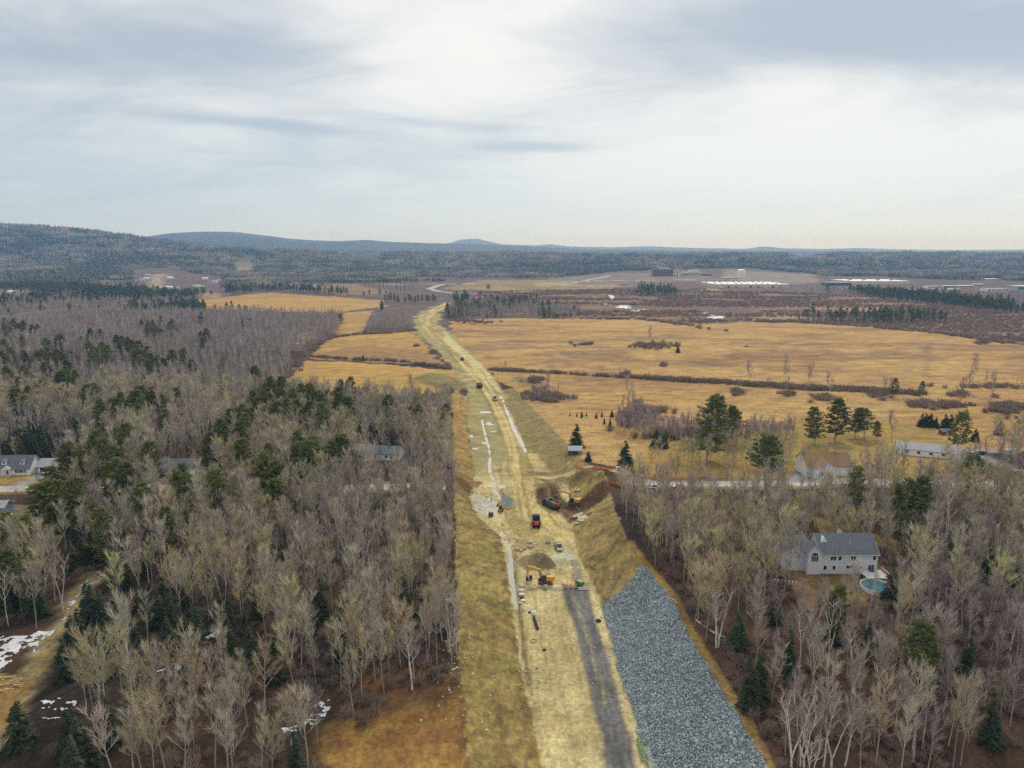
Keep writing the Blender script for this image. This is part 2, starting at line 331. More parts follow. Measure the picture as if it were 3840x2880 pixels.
# marsh and brush land, open ground beyond it
MARSH = poly([(1700, 1180), (1800, 1095), (2300, 1085), (2700, 1085), (3200, 1110), (3900, 1190), (3840, 1300), (3500, 1258), (3160, 1222), (2830, 1208), (2560, 1218), (2400, 1192)])
inM = pip(wx, wy, MARSH); paint(inM, (.15, .095, .085), (.22, .13, .085), nC); paint(inM * ss(nC, .6, .75), (.36, .23, .12))
for pts, c in (([(3000, 1125), (3300, 1125), (3420, 1150), (3200, 1172), (2900, 1150)], (.36, .22, .13)), ([(2540, 1095), (2680, 1080), (2730, 1105), (2620, 1115)], (.42, .30, .15)), ([(3740, 1180), (3900, 1190), (3900, 1240), (3700, 1215)], (.3, .19, .13)),
            ([(2860, 1180), (2960, 1178), (3130, 1210), (2800, 1206)], (.38, .27, .15)), ([(1650, 1085), (1800, 1050), (2200, 1052), (2330, 1062), (2300, 1088), (1900, 1092)], (.34, .25, .12)),
            ([(1220, 1000), (1360, 985), (1450, 995), (1440, 1012), (1300, 1008)], (.34, .23, .15)), ([(870, 1010), (960, 1005), (960, 1025), (870, 1030)], (.38, .27, .14)), ([(2930, 997), (3010, 988), (3080, 995), (3150, 1003), (2960, 1006)], (.38, .29, .2)),
            ([(560, 1035), (620, 1030), (610, 1085), (560, 1080)], (.42, .3, .2)), ([(0, 1085), (100, 1090), (110, 1120), (0, 1115)], (.36, .22, .12)), ([(740, 1095), (840, 1100), (820, 1118), (760, 1120)], (.38, .25, .14)),
            ([(2060, 1045), (2300, 1028), (2640, 1030), (2700, 1052), (2480, 1062), (2090, 1070)], (.25, .19, .15)), ([(2720, 1020), (3050, 1032), (3080, 1060), (2960, 1070), (2700, 1050)], (.30, .24, .2)), ([(2000, 1062), (2130, 1058), (2120, 1074), (1990, 1076)], (.45, .34, .13))):
    paint(pip(wx, wy, poly(pts)), c, tuple(q * .72 for q in c), nC)
for pts, wd in (([(1640, 1092), (1700, 1100), (1800, 1102), (1900, 1100), (2000, 1090)], 7), ([(1640, 1092), (1610, 1083), (1660, 1065), (1800, 1062), (2060, 1062), (2240, 1055), (2400, 1052), (2600, 1050)], 9), ([(2130, 1066), (2200, 1052), (2290, 1035)], 9), ([(2040, 1060), (2140, 1070), (2320, 1076), (2500, 1068)], 7), ([(1250, 1068), (1500, 1066), (1640, 1064)], 7)):
    paint(1 - ss(dline(gx, gy, poly(pts)), wd * .7, wd * 1.3), (.50, .47, .40))
# right wood floor
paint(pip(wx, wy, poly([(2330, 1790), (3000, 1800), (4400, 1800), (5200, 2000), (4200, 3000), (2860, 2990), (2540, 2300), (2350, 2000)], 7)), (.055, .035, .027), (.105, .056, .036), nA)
paint(pip(wx, wy, poly([(2930, 2090), (3020, 1930), (3380, 2020), (3420, 2260), (3000, 2280)], 8)) * .7, (.28, .20, .07), (.22, .12, .055), nB)
YARDS = [poly([(-300, 1770), (0, 1740), (330, 1780), (300, 1835), (-300, 1835)], 4), poly([(2320, 1720), (2700, 1640), (2960, 1560), (3400, 1580), (3560, 1640), (3600, 1800), (2400, 1800)], 5)]
for yp in YARDS: paint(pip(wx, wy, yp), (.33, .25, .06), (.38, .24, .075), nB)
paint(pip(wx, wy, poly([(-300, 1890), (210, 1900), (160, 1985), (-300, 2000)], 5)), (.30, .24, .17), (.26, .17, .09), nB)
# near field bottom left, woodland track
paint(soft(poly([(1250, 2700), (1500, 2630), (1740, 2600), (1790, 2990), (1180, 2990), (1220, 2800)], 6), 3.0, 1.6), (.37, .215, .06), (.23, .12, .04), .3 * nA + .7 * nB)
paint(pip(wx, wy, poly([(1340, 2540), (1700, 2480), (1740, 2590), (1400, 2640)], 6)), (.17, .085, .036), (.12, .065, .036), nB)
TRACK = [G(u, v)[:2] for u, v in ((-160, 2840), (0, 2700), (90, 2590), (180, 2420), (250, 2320), (310, 2220), (345, 2160))]
dT = dline(wx, wy, TRACK); paint((1 - ss(dT, 2.2, 4.0)), (.33, .27, .16), (.27, .20, .10), nB); paint(np.exp(-(dT / .5) ** 2) * .6, (.38, .28, .07))
paint(pip(wx, wy, gpoly([(-100, 2480), (140, 2560), (60, 2700), (-100, 2800)])), (.42, .28, .1), (.3, .18, .07), nB)
# ---- the road works
xlf, xlt, xrf, xrt = (np.interp(gy, *t) for t in (LF, LT, RF, RT)); nearc = gy < 640
wob = (fbm(gx, gy, 5, 3, 71) - .5) * 3
tl = (xlf - gx) / np.maximum(xlf - xlt, 4); tr = (gx - xrf) / np.maximum(xrt - xrf, 4)
nS = fbm(gx * .5 + gy * .35, gy * .6 - gx * .9, 1.7, 3, 73); nS2 = fbm(gx, gy, 12, 3, 79)
inL = (tl > 0) & (gx > xlt + wob * .6) & (gy < 490); inR = (tr > 0) & (gx < xrt + wob * .6) & (gy < 490)
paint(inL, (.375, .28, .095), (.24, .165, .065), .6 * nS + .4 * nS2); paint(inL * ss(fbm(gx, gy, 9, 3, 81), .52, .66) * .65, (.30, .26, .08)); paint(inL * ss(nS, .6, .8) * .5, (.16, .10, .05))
paint(inL * ss(gy, 285, 320), (.43, .285, .09), (.31, .195, .075), nS)
paint(inR, (.38, .285, .10), (.26, .19, .078), .6 * nS + .4 * nS2); paint(inR * ss(nS, .58, .8) * .5, (.17, .12, .06)); paint(inR * ss(gy, 290, 330), (.31, .25, .10), (.26, .20, .09), nS)
bed = (gx > xlf - .3) & (gx < xrf + .3) & (gy < 470)
paint(bed, (.64, .535, .27), (.54, .435, .20), .6 * nS2 + .4 * nB); paint(bed * ss(nB, .58, .75) * .25, (.38, .32, .15)); paint(bed * ss(gy, 290, 310), (.32, .285, .135), (.40, .345, .165), nS2)
paint(bed * ss(fbm(gx, gy, 3, 2, 87), .6, .72) * .4, (.6, .52, .25))
WB = lambda: wob
# road beyond the cut
RB = poly([(1990, 1720), (1930, 1600), (1890, 1510), (1850, 1430), (1800, 1360), (1740, 1300), (1690, 1250), (1640, 1215), (1660, 1190), (1640, 1180), (1690, 1140), (1730, 1130), (1660, 1135), (1570, 1175), (1545, 1200), (1560, 1240), (1620, 1300), (1680, 1370), (1720, 1430), (1745, 1500), (1760, 1600), (1770, 1690)])
paint(pip(wx, wy, RB), (.33, .285, .125), (.42, .35, .155), nB)
HAUL = poly([(1935, 1760), (1935, 1700), (1920, 1640), (1893, 1570), (1862, 1510), (1825, 1455), (1780, 1400), (1728, 1345), (1700, 1310), (1660, 1275), (1620, 1240), (1592, 1212), (1590, 1192), (1620, 1172), (1660, 1150), (1700, 1136)])
dH = dline(gx, gy, HAUL); hw = np.interp(gy, [200, 400, 1300], [3.8, 4.6, 9]); paint(1 - ss(dH + wob * .3, hw * .75, hw), (.74, .57, .23), (.62, .47, .18), nS2)
MID = poly([(2260, 2990), (2170, 2700), (2110, 2450), (2075, 2280), (2060, 2200), (2080, 2120), (2110, 2060), (2070, 2010), (2010, 1990), (1975, 1940), (1955, 1860), (1945, 1790)]) + HAUL
def lat(pl):
    best = np.full(gx.size, 1e9); sv = np.zeros(gx.size); tv = np.zeros(gx.size); acc = 0
    for (x0, y0), (x1, y1) in zip(pl[:-1], pl[1:]):
        dx, dy = x1 - x0, y1 - y0; l_ = hypot(dx, dy); t_ = np.clip(((gx - x0) * dx + (gy - y0) * dy) / (l_ * l_), 0, 1); d_ = np.hypot(gx - x0 - t_ * dx, gy - y0 - t_ * dy); m_ = d_ < best
        best = np.where(m_, d_, best); sv = np.where(m_, d_ * np.sign((gx - x0) * dy - (gy - y0) * dx), sv); tv = np.where(m_, acc + t_ * l_, tv); acc += l_
    return sv, tv
ls, lt = lat(MID); rut = fbm(ls * np.interp(gy, [0, 330, 900], [1, .75, .3]), lt / 34, 1.5, 3, 181); rut2 = fbm(ls, lt / 60, .9, 2, 187)
paint(np.exp(-((dH - hw * .33) / (.35 + gy * .0016)) ** 2) * .65, (.30, .22, .08))
paint((1 - ss(dline(gx, gy, poly([(1655, 1248), (1690, 1285), (1740, 1330), (1790, 1375), (1835, 1430), (1870, 1500)])) , 3, 7)), (.60, .52, .25))
paint((1 - ss(dline(gx, gy, poly([(1640, 1420), (1680, 1430), (1730, 1428), (1765, 1424)])), 1.4, 2.8)), (.55, .47, .25))
PAD_H = poly([(1925, 1700), (1930, 1800), (1930, 1900), (1925, 1990), (1925, 2020), (2030, 2015), (2100, 2030), (2150, 2010), (2125, 1960), (2060, 1915), (2035, 1880), (1990, 1840), (1985, 1790), (1990, 1740), (2060, 1750), (2010, 1710)])
paint(soft(PAD_H, 1.2, .8), (.72, .57, .235), (.60, .46, .175), .5 * nS2 + .5 * fbm(gx / 4, gy, 2.5, 3, 77))
for off in (-3.2, -1.6, 1.0, 3.0): paint(np.exp(-((gx - (np.interp(gy, [268, 290, 330], [6, 0, -3]) + off)) / .45) ** 2) * (gy > 262) * (gy < 330) * .55, (.33, .25, .10))
paint(soft(poly([(1925, 1420), (1950, 1412), (2048, 1440), (2050, 1470), (1960, 1468)]), 3, .5), (.22, .17, .07), (.30, .22, .09), nB); paint(soft(poly([(1540, 1432), (1600, 1400), (1660, 1404), (1755, 1440), (1720, 1470), (1620, 1462)]), 4, .5), (.27, .235, .09), (.21, .17, .07), nB); paint(soft(poly([(1990, 1815), (2050, 1812), (2085, 1840), (2070, 1870), (2000, 1862)]), 1.2, .8), (.17, .125, .055), (.24, .18, .08), nB)
paint(soft(poly([(1990, 1850), (2070, 1840), (2110, 1880), (2150, 1885), (2255, 1858), (2285, 1885), (2225, 1930), (2140, 1962), (2090, 1925), (2040, 1900), (2000, 1880)]), 1.2, .9), (.11, .068, .033), (.19, .125, .06), nB)
paint(soft(poly([(1985, 1765), (2080, 1770), (2230, 1810), (2240, 1840), (2150, 1838), (2050, 1820)]), 1.2, .9), (.20, .145, .065), (.29, .23, .10), nB)
paint(1 - ss(dline(wx, wy, poly([(2000, 1772), (2080, 1772), (2180, 1778), (2290, 1795), (2340, 1810)], 2)), 2.0, 3.6), (.55, .44, .2))
paint(pip(wx, wy, poly([(1690, 1790), (1790, 1790), (1800, 1830), (1760, 1850), (1680, 1845)], 1)), (.22, .145, .06), (.28, .19, .08), nB)
rutm = (np.abs(ls) < np.interp(gy, [100, 200, 260, 330, 470, 1300], [7, 9, 13, 6, 7, 13])) * (gy > 112); rutk = np.interp(gy, [150, 215, 240], [.35, .5, 1]); paint(rutm * rutk * ss(rut, .50, .68) * .62, (.27, .195, .075)); paint(rutm * rutk * ss(rut, .50, .32) * .45, (.66, .54, .25)); paint(rutm * ss(rut2, .6, .75) * (gy < 330) * .35, (.24, .18, .08))
paint(1 - ss(np.hypot((gx - P(2010, 2110)[0]) / 6.5, (gy - P(2010, 2110)[1]) / 6.5) + wob * .05, .85, 1.0), (.28, .215, .105), (.34, .27, .14), nB)
paint(1 - ss(np.hypot((gx - P(2042, 2118)[0]) / 4, (gy - P(2042, 2118)[1]) / 4.3) + wob * .05, .85, 1.0), (.24, .20, .125))
paint(pip(wx, wy, poly([(2062, 2072), (2110, 2068), (2165, 2075), (2150, 2105), (2140, 2130), (2070, 2125), (2062, 2095)])), (.56, .53, .36), (.48, .45, .28), nB)
paint(pip(wx, wy, poly([(1930, 2030), (2060, 2025), (2060, 2070), (1935, 2080)])), (.33, .26, .11), (.40, .33, .15), nB)
# grey gravel access track
TR_L = poly([(2105, 2188), (2112, 2230), (2135, 2290), (2160, 2380), (2178, 2450), (2205, 2560), (2228, 2680), (2260, 2760), (2280, 2990)])
TR_R = poly([(2205, 2215), (2222, 2280), (2250, 2370), (2285, 2470), (2315, 2600), (2340, 2700), (2378, 2780), (2400, 2990)])
m = soft(TR_L + TR_R[::-1], .7); nT = fbm(gx * 1.6, gy * .25, 2.2, 3, 91)
paint(m, (.150, .145, .138), (.205, .198, .185), nT); paint(m * (1 - ss(dline(gx, gy, poly([(2150, 2230), (2185, 2330), (2215, 2430), (2250, 2560), (2270, 2640)])), .15, .6)) * .6, (.45, .39, .2))
paint(pip(wx, wy, poly([(2140, 2110), (2170, 2110), (2190, 2190), (2150, 2190)])) * .7, (.24, .22, .19))
# grey riprap bedding, pale pond floor, verge
RIP = [P(u, v, z) for u, v, z in ((2475, 2990, 0), (2394, 2726, .4), (2329, 2541, .4), (2285, 2362, .4), (2252, 2268, .4), (2330, 2200, 4.5), (2412, 2124, 7.4), (2440, 2150, 7.9), (2531, 2262, 8), (2559, 2334, 8), (2666, 2513, 8), (2784, 2699, 8), (2868, 2880, 8), (2920, 2990, 8))]
paint(soft(RIP, .6, .1), (.14, .165, .175)); paint(pip(wx, wy, poly([(2400, 2740), (2440, 2790), (2470, 2900), (2440, 2900), (2415, 2830)])), (.20, .24, .11))
vr = (1 - ss(np.abs(gx - xrt - .9), .5, 1.7)) * (gy < 210); paint(vr, (.36, .235, .065), (.28, .17, .06), nB)
PADC = poly([(1757, 1860), (1772, 1852), (1800, 1854), (1822, 1861), (1848, 1865), (1862, 1890), (1875, 1912), (1870, 1926), (1842, 1938), (1815, 1928), (1772, 1913), (1795, 1895), (1790, 1878)])
paint(soft(PADC, .6, .2), (.62, .60, .49), (.55, .53, .42), nB)
paint(pip(wx, wy, poly([(1890, 1860), (1915, 1872), (1920, 1900), (1895, 1905), (1870, 1890)])), (.26, .27, .23), (.34, .34, .27), nB)
# the cross road (old pavement) and house drives
far_l = gx < np.interp(gy, *LT) - 3; far_r = gx > np.interp(gy, *RT) + 6
paint((far_l | far_r) * (1 - ss(np.abs(gy - ROAD_Y(gx)), 3.6, 4.4)), (.50, .49, .45)); paint((far_l | far_r) * ss(np.abs(gy - ROAD_Y(gx)), 3.9, 4.5) * (1 - ss(np.abs(gy - ROAD_Y(gx)), 6, 9)), (.30, .22, .10), (.25, .18, .07), nB)
for pts, wd in (([(20, 1835), (100, 1800), (150, 1775), (190, 1768)], 3.0), ([(150, 1775), (210, 1790)], 4.5), ([(3000, 1800), (3020, 1770)], 5), ([(3560, 1690), (3640, 1700), (3800, 1760)], 3), ([(3620, 1690), (3720, 1690)], 5), ([(700, 1840), (720, 1780)], 3)):
    paint(1 - ss(dline(gx, gy, [G(u, v)[:2] for u, v in pts]), wd * .7, wd), (.34, .33, .31))
for pts, wd in (([(3470, 1420), (3475, 1340), (3490, 1300)], 1.2), ([(3400, 1440), (3600, 1480), (3720, 1530), (3760, 1600)], 2.2), ([(3465, 1300), (3478, 1380), (3470, 1430)], 1.0)):
    paint((1 - ss(dline(gx, gy, poly(pts)), wd * .6, wd * 1.6)) * .6, (.22, .15, .09))
# forested slopes far off
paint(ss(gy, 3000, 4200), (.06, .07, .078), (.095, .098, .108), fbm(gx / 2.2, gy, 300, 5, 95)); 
paint(np.exp(-(dline(gx, gy, poly([(1945, 2270), (1955, 2340), (1963, 2420), (1975, 2500), (1985, 2560)])) / .7) ** 2) * .8, (.10, .075, .035)); paint(np.exp(-(dline(gx, gy, poly([(1932, 2080), (1934, 2180), (1942, 2260)])) / .9) ** 2) * .6, (.14, .10, .045))  # dark strips beside the ditch: its shade painted into the soil colour
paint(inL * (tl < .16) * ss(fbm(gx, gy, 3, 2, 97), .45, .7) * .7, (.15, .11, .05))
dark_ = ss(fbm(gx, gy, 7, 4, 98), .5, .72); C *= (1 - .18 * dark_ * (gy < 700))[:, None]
C = np.clip(C * .88, .008, .9)
# ---- one sheet
nx, ny = len(XS), len(YS)
co = np.stack([GX, GY, GZ], -1).reshape(-1, 3).astype(np.float32)
i = np.arange((ny - 1) * (nx - 1)); r, c_ = i // (nx - 1), i % (nx - 1); b0 = r * nx + c_
quads = np.stack([b0, b0 + 1, b0 + nx + 1, b0 + nx], 1)
gm = bpy.data.meshes.new('ground'); gm.vertices.add(co.shape[0]); gm.vertices.foreach_set('co', co.ravel())
gm.loops.add(quads.size); gm.loops.foreach_set('vertex_index', quads.ravel().astype(np.int32))
gm.polygons.add(len(quads)); gm.polygons.foreach_set('loop_start', (np.arange(len(quads)) * 4).astype(np.int32)); gm.polygons.foreach_set('loop_total', np.full(len(quads), 4, np.int32))
gm.update(calc_edges=True); gm.polygons.foreach_set('use_smooth', np.ones(len(quads), bool))
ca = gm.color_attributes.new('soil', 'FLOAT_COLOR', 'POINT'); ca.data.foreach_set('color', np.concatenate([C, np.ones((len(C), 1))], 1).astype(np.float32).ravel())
gmat = bpy.data.materials.new('soil_and_grass'); gmat.use_nodes = True; t = gmat.node_tree; B = t.nodes['Principled BSDF']; B.inputs['Roughness'].default_value = .9; B.inputs['Specular IOR Level'].default_value = .12
at = t.nodes.new('ShaderNodeAttribute'); at.attribute_name = 'soil'; gt = t.nodes.new('ShaderNodeNewGeometry')
def gn(scale, det, lo, hi, a=.3, b=.7, stretch=(1, 1, 1)):
    mp = t.nodes.new('ShaderNodeMapping'); mp.inputs['Scale'].default_value = stretch; t.links.new(gt.outputs['Position'], mp.inputs[0])
    n = t.nodes.new('ShaderNodeTexNoise'); n.inputs['Scale'].default_value = scale; n.inputs['Detail'].default_value = det; n.inputs['Roughness'].default_value = .65
    t.links.new(mp.outputs[0], n.inputs['Vector']); m_ = t.nodes.new('ShaderNodeMapRange'); m_.inputs[1].default_value = a; m_.inputs[2].default_value = b; m_.inputs[3].default_value = lo; m_.inputs[4].default_value = hi
    t.links.new(n.outputs[0], m_.inputs[0]); return m_.outputs[0], n.outputs[0]
va, na_ = gn(.9, 7, .62, 1.38); vd, _ = gn(1.1, 4, .80, 1.20, stretch=(.9, .3, 1)); vb, _ = gn(.11, 8, .76, 1.24, stretch=(.7, 1, 1)); vc, _ = gn(3.2, 3, .8, 1.2)
def mul(p, q):
    n = t.nodes.new('ShaderNodeMath'); n.operation = 'MULTIPLY'; t.links.new(p, n.inputs[0]); t.links.new(q, n.inputs[1]); return n.outputs[0]
hs = t.nodes.new('ShaderNodeHueSaturation'); t.links.new(at.outputs['Color'], hs.inputs['Color']); t.links.new(mul(mul(mul(va, vb), vc), vd), hs.inputs['Value'])
hv, _ = gn(.25, 4, .488, .512); t.links.new(hv, hs.inputs['Hue']); t.links.new(hs.outputs[0], B.inputs['Base Color'])
bp = t.nodes.new('ShaderNodeBump'); bp.inputs['Strength'].default_value = .55; bp.inputs['Distance'].default_value = .5; t.links.new(na_, bp.inputs['Height']); t.links.new(bp.outputs[0], B.inputs['Normal'])
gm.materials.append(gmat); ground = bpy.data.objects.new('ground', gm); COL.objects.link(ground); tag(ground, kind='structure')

# ================================================================== trees: prototypes
def seg_mesh(name, parts):
    """parts: list of (array n x 8: p0 p1 r0 r1, material) -> one mesh of three-sided tapered twigs"""
    V = []; loops = []; starts = []; tot = []; mi = []; mats = []; off = 0; ls = 0
    for k, (S, m) in enumerate(parts):
        S = np.asarray(S, float).reshape(-1, 8); mats.append(m); n = len(S)
        a, b = S[:, :3], S[:, 3:6]; d = b - a; d /= np.linalg.norm(d, axis=1, keepdims=True) + 1e-9
        ref = np.where(np.abs(d[:, 2:3]) < .9, np.array([[0, 0, 1.]]), np.array([[1., 0, 0]])); u = np.cross(d, ref); u /= np.linalg.norm(u, axis=1, keepdims=True); w_ = np.cross(d, u)
        ring = lambda p, r: np.stack([p + r[:, None] * (u * cos(q) + w_ * sin(q)) for q in (0, 2.0944, 4.18879)], 1)
        V.append(np.concatenate([ring(a, S[:, 6]), ring(b, S[:, 7])], 1).reshape(-1, 3))
        base = off + np.arange(n) * 6
        for j in range(3):
            q = np.stack([base + j, base + (j + 1) % 3, base + 3 + (j + 1) % 3, base + 3 + j], 1); loops.append(q.ravel()); tot += [4] * n; mi += [k] * n
        off += n * 6
    V = np.concatenate(V); Lp = np.concatenate(loops).astype(np.int32); n = len(tot)
    me = bpy.data.meshes.new(name); me.vertices.add(len(V)); me.vertices.foreach_set('co', V.astype(np.float32).ravel()); me.loops.add(len(Lp)); me.loops.foreach_set('vertex_index', Lp)
    me.polygons.add(n); me.polygons.foreach_set('loop_start', (np.arange(n) * 4).astype(np.int32)); me.polygons.foreach_set('loop_total', np.array(tot, np.int32)); me.polygons.foreach_set('material_index', np.array(mi, np.int32))
    for m in mats: me.materials.append(m)
    me.update(calc_edges=True); return me
def unit(v): v = np.asarray(v, float); return v / (np.linalg.norm(v) + 1e-9)
def dirv(az, el): return np.array([cos(az) * cos(el), sin(az) * cos(el), sin(el)])
def limb(R, p, d, length, r0, r1, n=3, up=.25, wig=.18):
    """a curved limb as n segments; returns segments and the points along it"""
    out = []; pts = [p]; 
    for i in range(n):
        d = unit(d + np.array([R.normal(0, wig), R.normal(0, wig), up + R.normal(0, wig * .5)]) * .6); q = p + d * length / n
        out.append([*p, *q, r0 + (r1 - r0) * i / n, r0 + (r1 - r0) * (i + 1) / n]); p = q; pts.append(p)
    return out, pts, d
def bare(seed, h=17, lim=15, spread=.26, start=.42, sub=6, tw=6, r=.16, twr=.03, fork=1, el=(.55, 1.1)):
    """a leafless hardwood: clear trunk, ascending limbs, fans of straight twigs"""
    R = np.random.default_rng(seed); T = []; K = []
    if fork == 1: stems = [(np.zeros(3), unit([R.normal(0, .03), R.normal(0, .03), 1]), h * .84, r)]
    else:
        stems = []; s, pts, d = limb(R, np.zeros(3), np.array([0, 0, 1.]), h * .1, r * 1.3, r, 1, 0, .02); T += s
        for k in range(fork): stems.append((pts[-1], dirv(2 * pi * k / fork + R.uniform(-.5, .5), R.uniform(1.2, 1.42)), h * R.uniform(.62, .82), r * .8))
    for p, d, ln, rr in stems:
        s, pts, d = limb(R, p, d, ln, rr, .045, 8, .10, .05 if fork == 1 else .12); T += s; nl = max(6, lim // len(stems))
        for k in range(nl):
            f = min(start + (1 - start) * (k + R.uniform(0, 1)) / nl, .985); f8 = f * 8; i = int(f8); q = pts[i] + (pts[i + 1] - pts[i]) * (f8 - i)
            L1 = h * spread * R.uniform(.65, 1.2) * (1.25 - .6 * f); s2, p2, d2 = limb(R, q, dirv(k * 2.4 + R.uniform(-.5, .5), R.uniform(*el)), L1, rr * .42, .032, 3, .18, .14); T += s2
            for j in range(sub):
                g = R.uniform(.25, 1.0) * 3; ii = min(int(g), 2); q2 = p2[ii] + (p2[ii + 1] - p2[ii]) * (g - ii); L2 = L1 * R.uniform(.3, .6)
                s3, p3, d4 = limb(R, q2, unit(d2 + R.normal(0, .42, 3) + [0, 0, .3]), L2, .03, .02, 2, .2, .16); K += s3
                for _ in range(tw):
                    g2 = R.uniform(.1, 1) * 2; i2 = min(int(g2), 1); q3 = p3[i2] + (p3[i2 + 1] - p3[i2]) * (g2 - i2); K.append([*q3, *(q3 + unit(d4 + R.normal(0, .36, 3) + [0, 0, .3]) * R.uniform(.7, 1.6)), twr, .006])
    return T, K
def thin_bare(seed, h=13, n=60, wdt=2.2, twr=.05, base=.25, r=.11):
    """a slim upright young hardwood seen from far"""
    R = np.random.default_rng(seed); T, pts, d = limb(R, np.zeros(3), unit([R.normal(0, .05), R.normal(0, .05), 1]), h * .95, r, .03, 4, .1, .05); K = []
    for k in range(n):
        f = base + (1 - base) * R.uniform(0, 1) ** .8; f4 = f * 4 * .99; i = int(f4); q = pts[i] + (pts[i + 1] - pts[i]) * (f4 - i)
        az = R.uniform(0, 2 * pi); ln = wdt * R.uniform(.5, 1.1) * (1.35 - f) * 1.2; dd = dirv(az, R.uniform(.5, 1.15)); e = q + dd * ln
        K.append([*q, *e, twr, twr * .5])
        for _ in range(2): K.append([*(q + dd * ln * R.uniform(.4, .9)), *(e + R.normal(0, .5, 3) + [0, 0, .5]), twr * .7, .01])
    return T, K
def pine(seed, h=19, wdt=4.4, base=.3, lev=15, per=6, clump=4, sp=9, lean=.03, size=1.0, ragged=.35):
    R = np.random.default_rng(seed); T, pts, d = limb(R, np.zeros(3), unit([R.normal(0, lean), R.normal(0, lean), 1]), h, .3, .05, 6, .1, .03); K = []
    for l in range(lev):
        f = base + (1 - base) * (l + R.uniform(0, .6)) / lev; f6 = min(f, .985) * 6; i = int(f6); q = pts[i] + (pts[i + 1] - pts[i]) * (f6 - i)
        prof = (1 - ((f - base) / (1 - base)) ** 1.6) ** .8 * (.55 + .45 * min(1, (f - base) / .25)) + .12
        for k in range(per):
            if R.uniform() < .12: continue
            az = l * 1.1 + 2 * pi * k / per + R.uniform(-.4, .4); ln = wdt * prof * R.uniform(1 - ragged, 1 + ragged * .6); dd = dirv(az, R.uniform(-.02, .4)); e = q + dd * ln + [0, 0, ln * .1]
            T.append([*q, *e, .06, .02])
            for c in range(clump):
                g = .35 + .65 * (c + R.uniform(0, 1)) / clump; cc = q + (e - q) * g + R.normal(0, .18, 3); s_ = size * R.uniform(.7, 1.15)
                for _ in range(sp):
                    v = unit(R.normal(0, 1, 3) * [1, 1, .65] + dd * .5 + [0, 0, .45]); K.append([*cc, *(cc + v * .85 * s_), .2 * s_, .03])
    return T, K
def spruce(seed, h=12, wdt=2.6, lev=20, per=9, base=.05, sub=5):
    R = np.random.default_rng(seed); T, pts, d = limb(R, np.zeros(3), np.array([0, 0, 1.]), h, .2, .03, 4, .1, .015); K = []
    for l in range(lev):
        f = base + (1 - base) * (l + R.uniform(-.2, .3)) / lev; f = min(max(f, .03), .99); q = np.array([pts[int(f * 4)][0], pts[int(f * 4)][1], f * h])
        for k in range(max(4, int(per * (1.15 - f * .6)))):
            az = l * .8 + 2 * pi * k / per + R.uniform(-.3, .3); ln = wdt * (1 - f) ** .85 * R.uniform(.75, 1.15) + .15; e = q + dirv(az, R.uniform(-.42, -.12)) * ln
            K.append([*q, *e, .22, .06])
            for j in range(sub):
                g = .3 + .7 * (j + .5) / sub; c = q + (e - q) * g
                for sgn in (-1, 1): K.append([*c, *(c + dirv(az + sgn * R.uniform(.5, 1.1), -.2) * (.30 + ln * .28)), .17, .02])
    K.append([0, 0, h * .93, 0, 0, h * 1.02, .12, .01]); return T, K
def shrub(seed, h=2.4, n=70, wdt=1.6, r=.045):
    R = np.random.default_rng(seed); K = []
    for k in range(n):
        p = np.array([R.normal(0, .35) * wdt, R.normal(0, .35) * wdt, 0]); dd = dirv(R.uniform(0, 6.3), R.uniform(.7, 1.5)); e = p + dd * h * R.uniform(.45, 1); K.append([*p, *e, r, r * .6])
        for _ in range(2): q = p + (e - p) * R.uniform(.4, .95); K.append([*q, *(q + R.normal(0, .35, 3) + [0, 0, .35]), r * .8, .01])
    return [], K
bark = mat('bark_grey_brown', (.41, .37, .315), .9, .25, 2, rnd=.25); bark_d = mat('bark_dark', (.11, .092, .08), .9, .2, 2, rnd=.2)
bark_b = mat('bark_birch_white', (.74, .70, .63), .8, .25, 3, rnd=.1)
tw_olive = mat('twigs_olive_tan', (.57, .49, .285), .85, .4, .35, rnd=.22, hue=.03); tw_grey = mat('twigs_grey', (.50, .43, .34), .85, .4, .35, rnd=.24, hue=.03)
tw_mauve = mat('twigs_mauve', (.41, .32, .32), .85, .35, .3, rnd=.22, hue=.025); tw_birch = mat('twigs_birch', (.42, .34, .28), .85, .2, .4, rnd=.2)
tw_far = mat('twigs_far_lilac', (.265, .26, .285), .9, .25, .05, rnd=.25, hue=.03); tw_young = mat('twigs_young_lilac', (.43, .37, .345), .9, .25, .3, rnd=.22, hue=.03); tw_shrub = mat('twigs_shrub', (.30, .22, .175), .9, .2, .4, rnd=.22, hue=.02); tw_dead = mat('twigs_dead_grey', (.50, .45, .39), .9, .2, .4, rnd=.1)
nd_pine = mat('needles_pine', (.14, .155, .040), .7, .4, .5, rnd=.28, hue=.025); nd_spruce = mat('needles_spruce', (.050, .070, .030), .7, .35, .6, rnd=.25, hue=.02); nd_far = mat('needles_far', (.072, .105, .06), .75, .35, .4, rnd=.28, hue=.02)
PROTO = {'olive': [], 'grey': [], 'mauve': [], 'birch': [], 'pine': [], 'spruce': [], 'shrub': []}
def reg(kind, T, K, bm, tm, n): PROTO[kind].append((seg_mesh('trunk', [(T, bm)]), seg_mesh('crown', [(K, tm)]), seg_mesh(kind + '_far', [(T, bm), (K, tm)])))
for s in range(8): reg('olive', *bare(100 + s, 14.5 + s * .55, 14 + s % 4, .21 + .03 * (s % 3), .34 + .06 * (s % 3), 7, 7, .16, .021), bark, tw_olive, s)
for s in range(8): reg('grey', *bare(200 + s, 15 + s * .6, 14, .18 + .03 * (s % 3), .42 + .05 * (s % 2), 6, 7, .16, .02, el=(.7, 1.2)), bark, tw_grey, s)
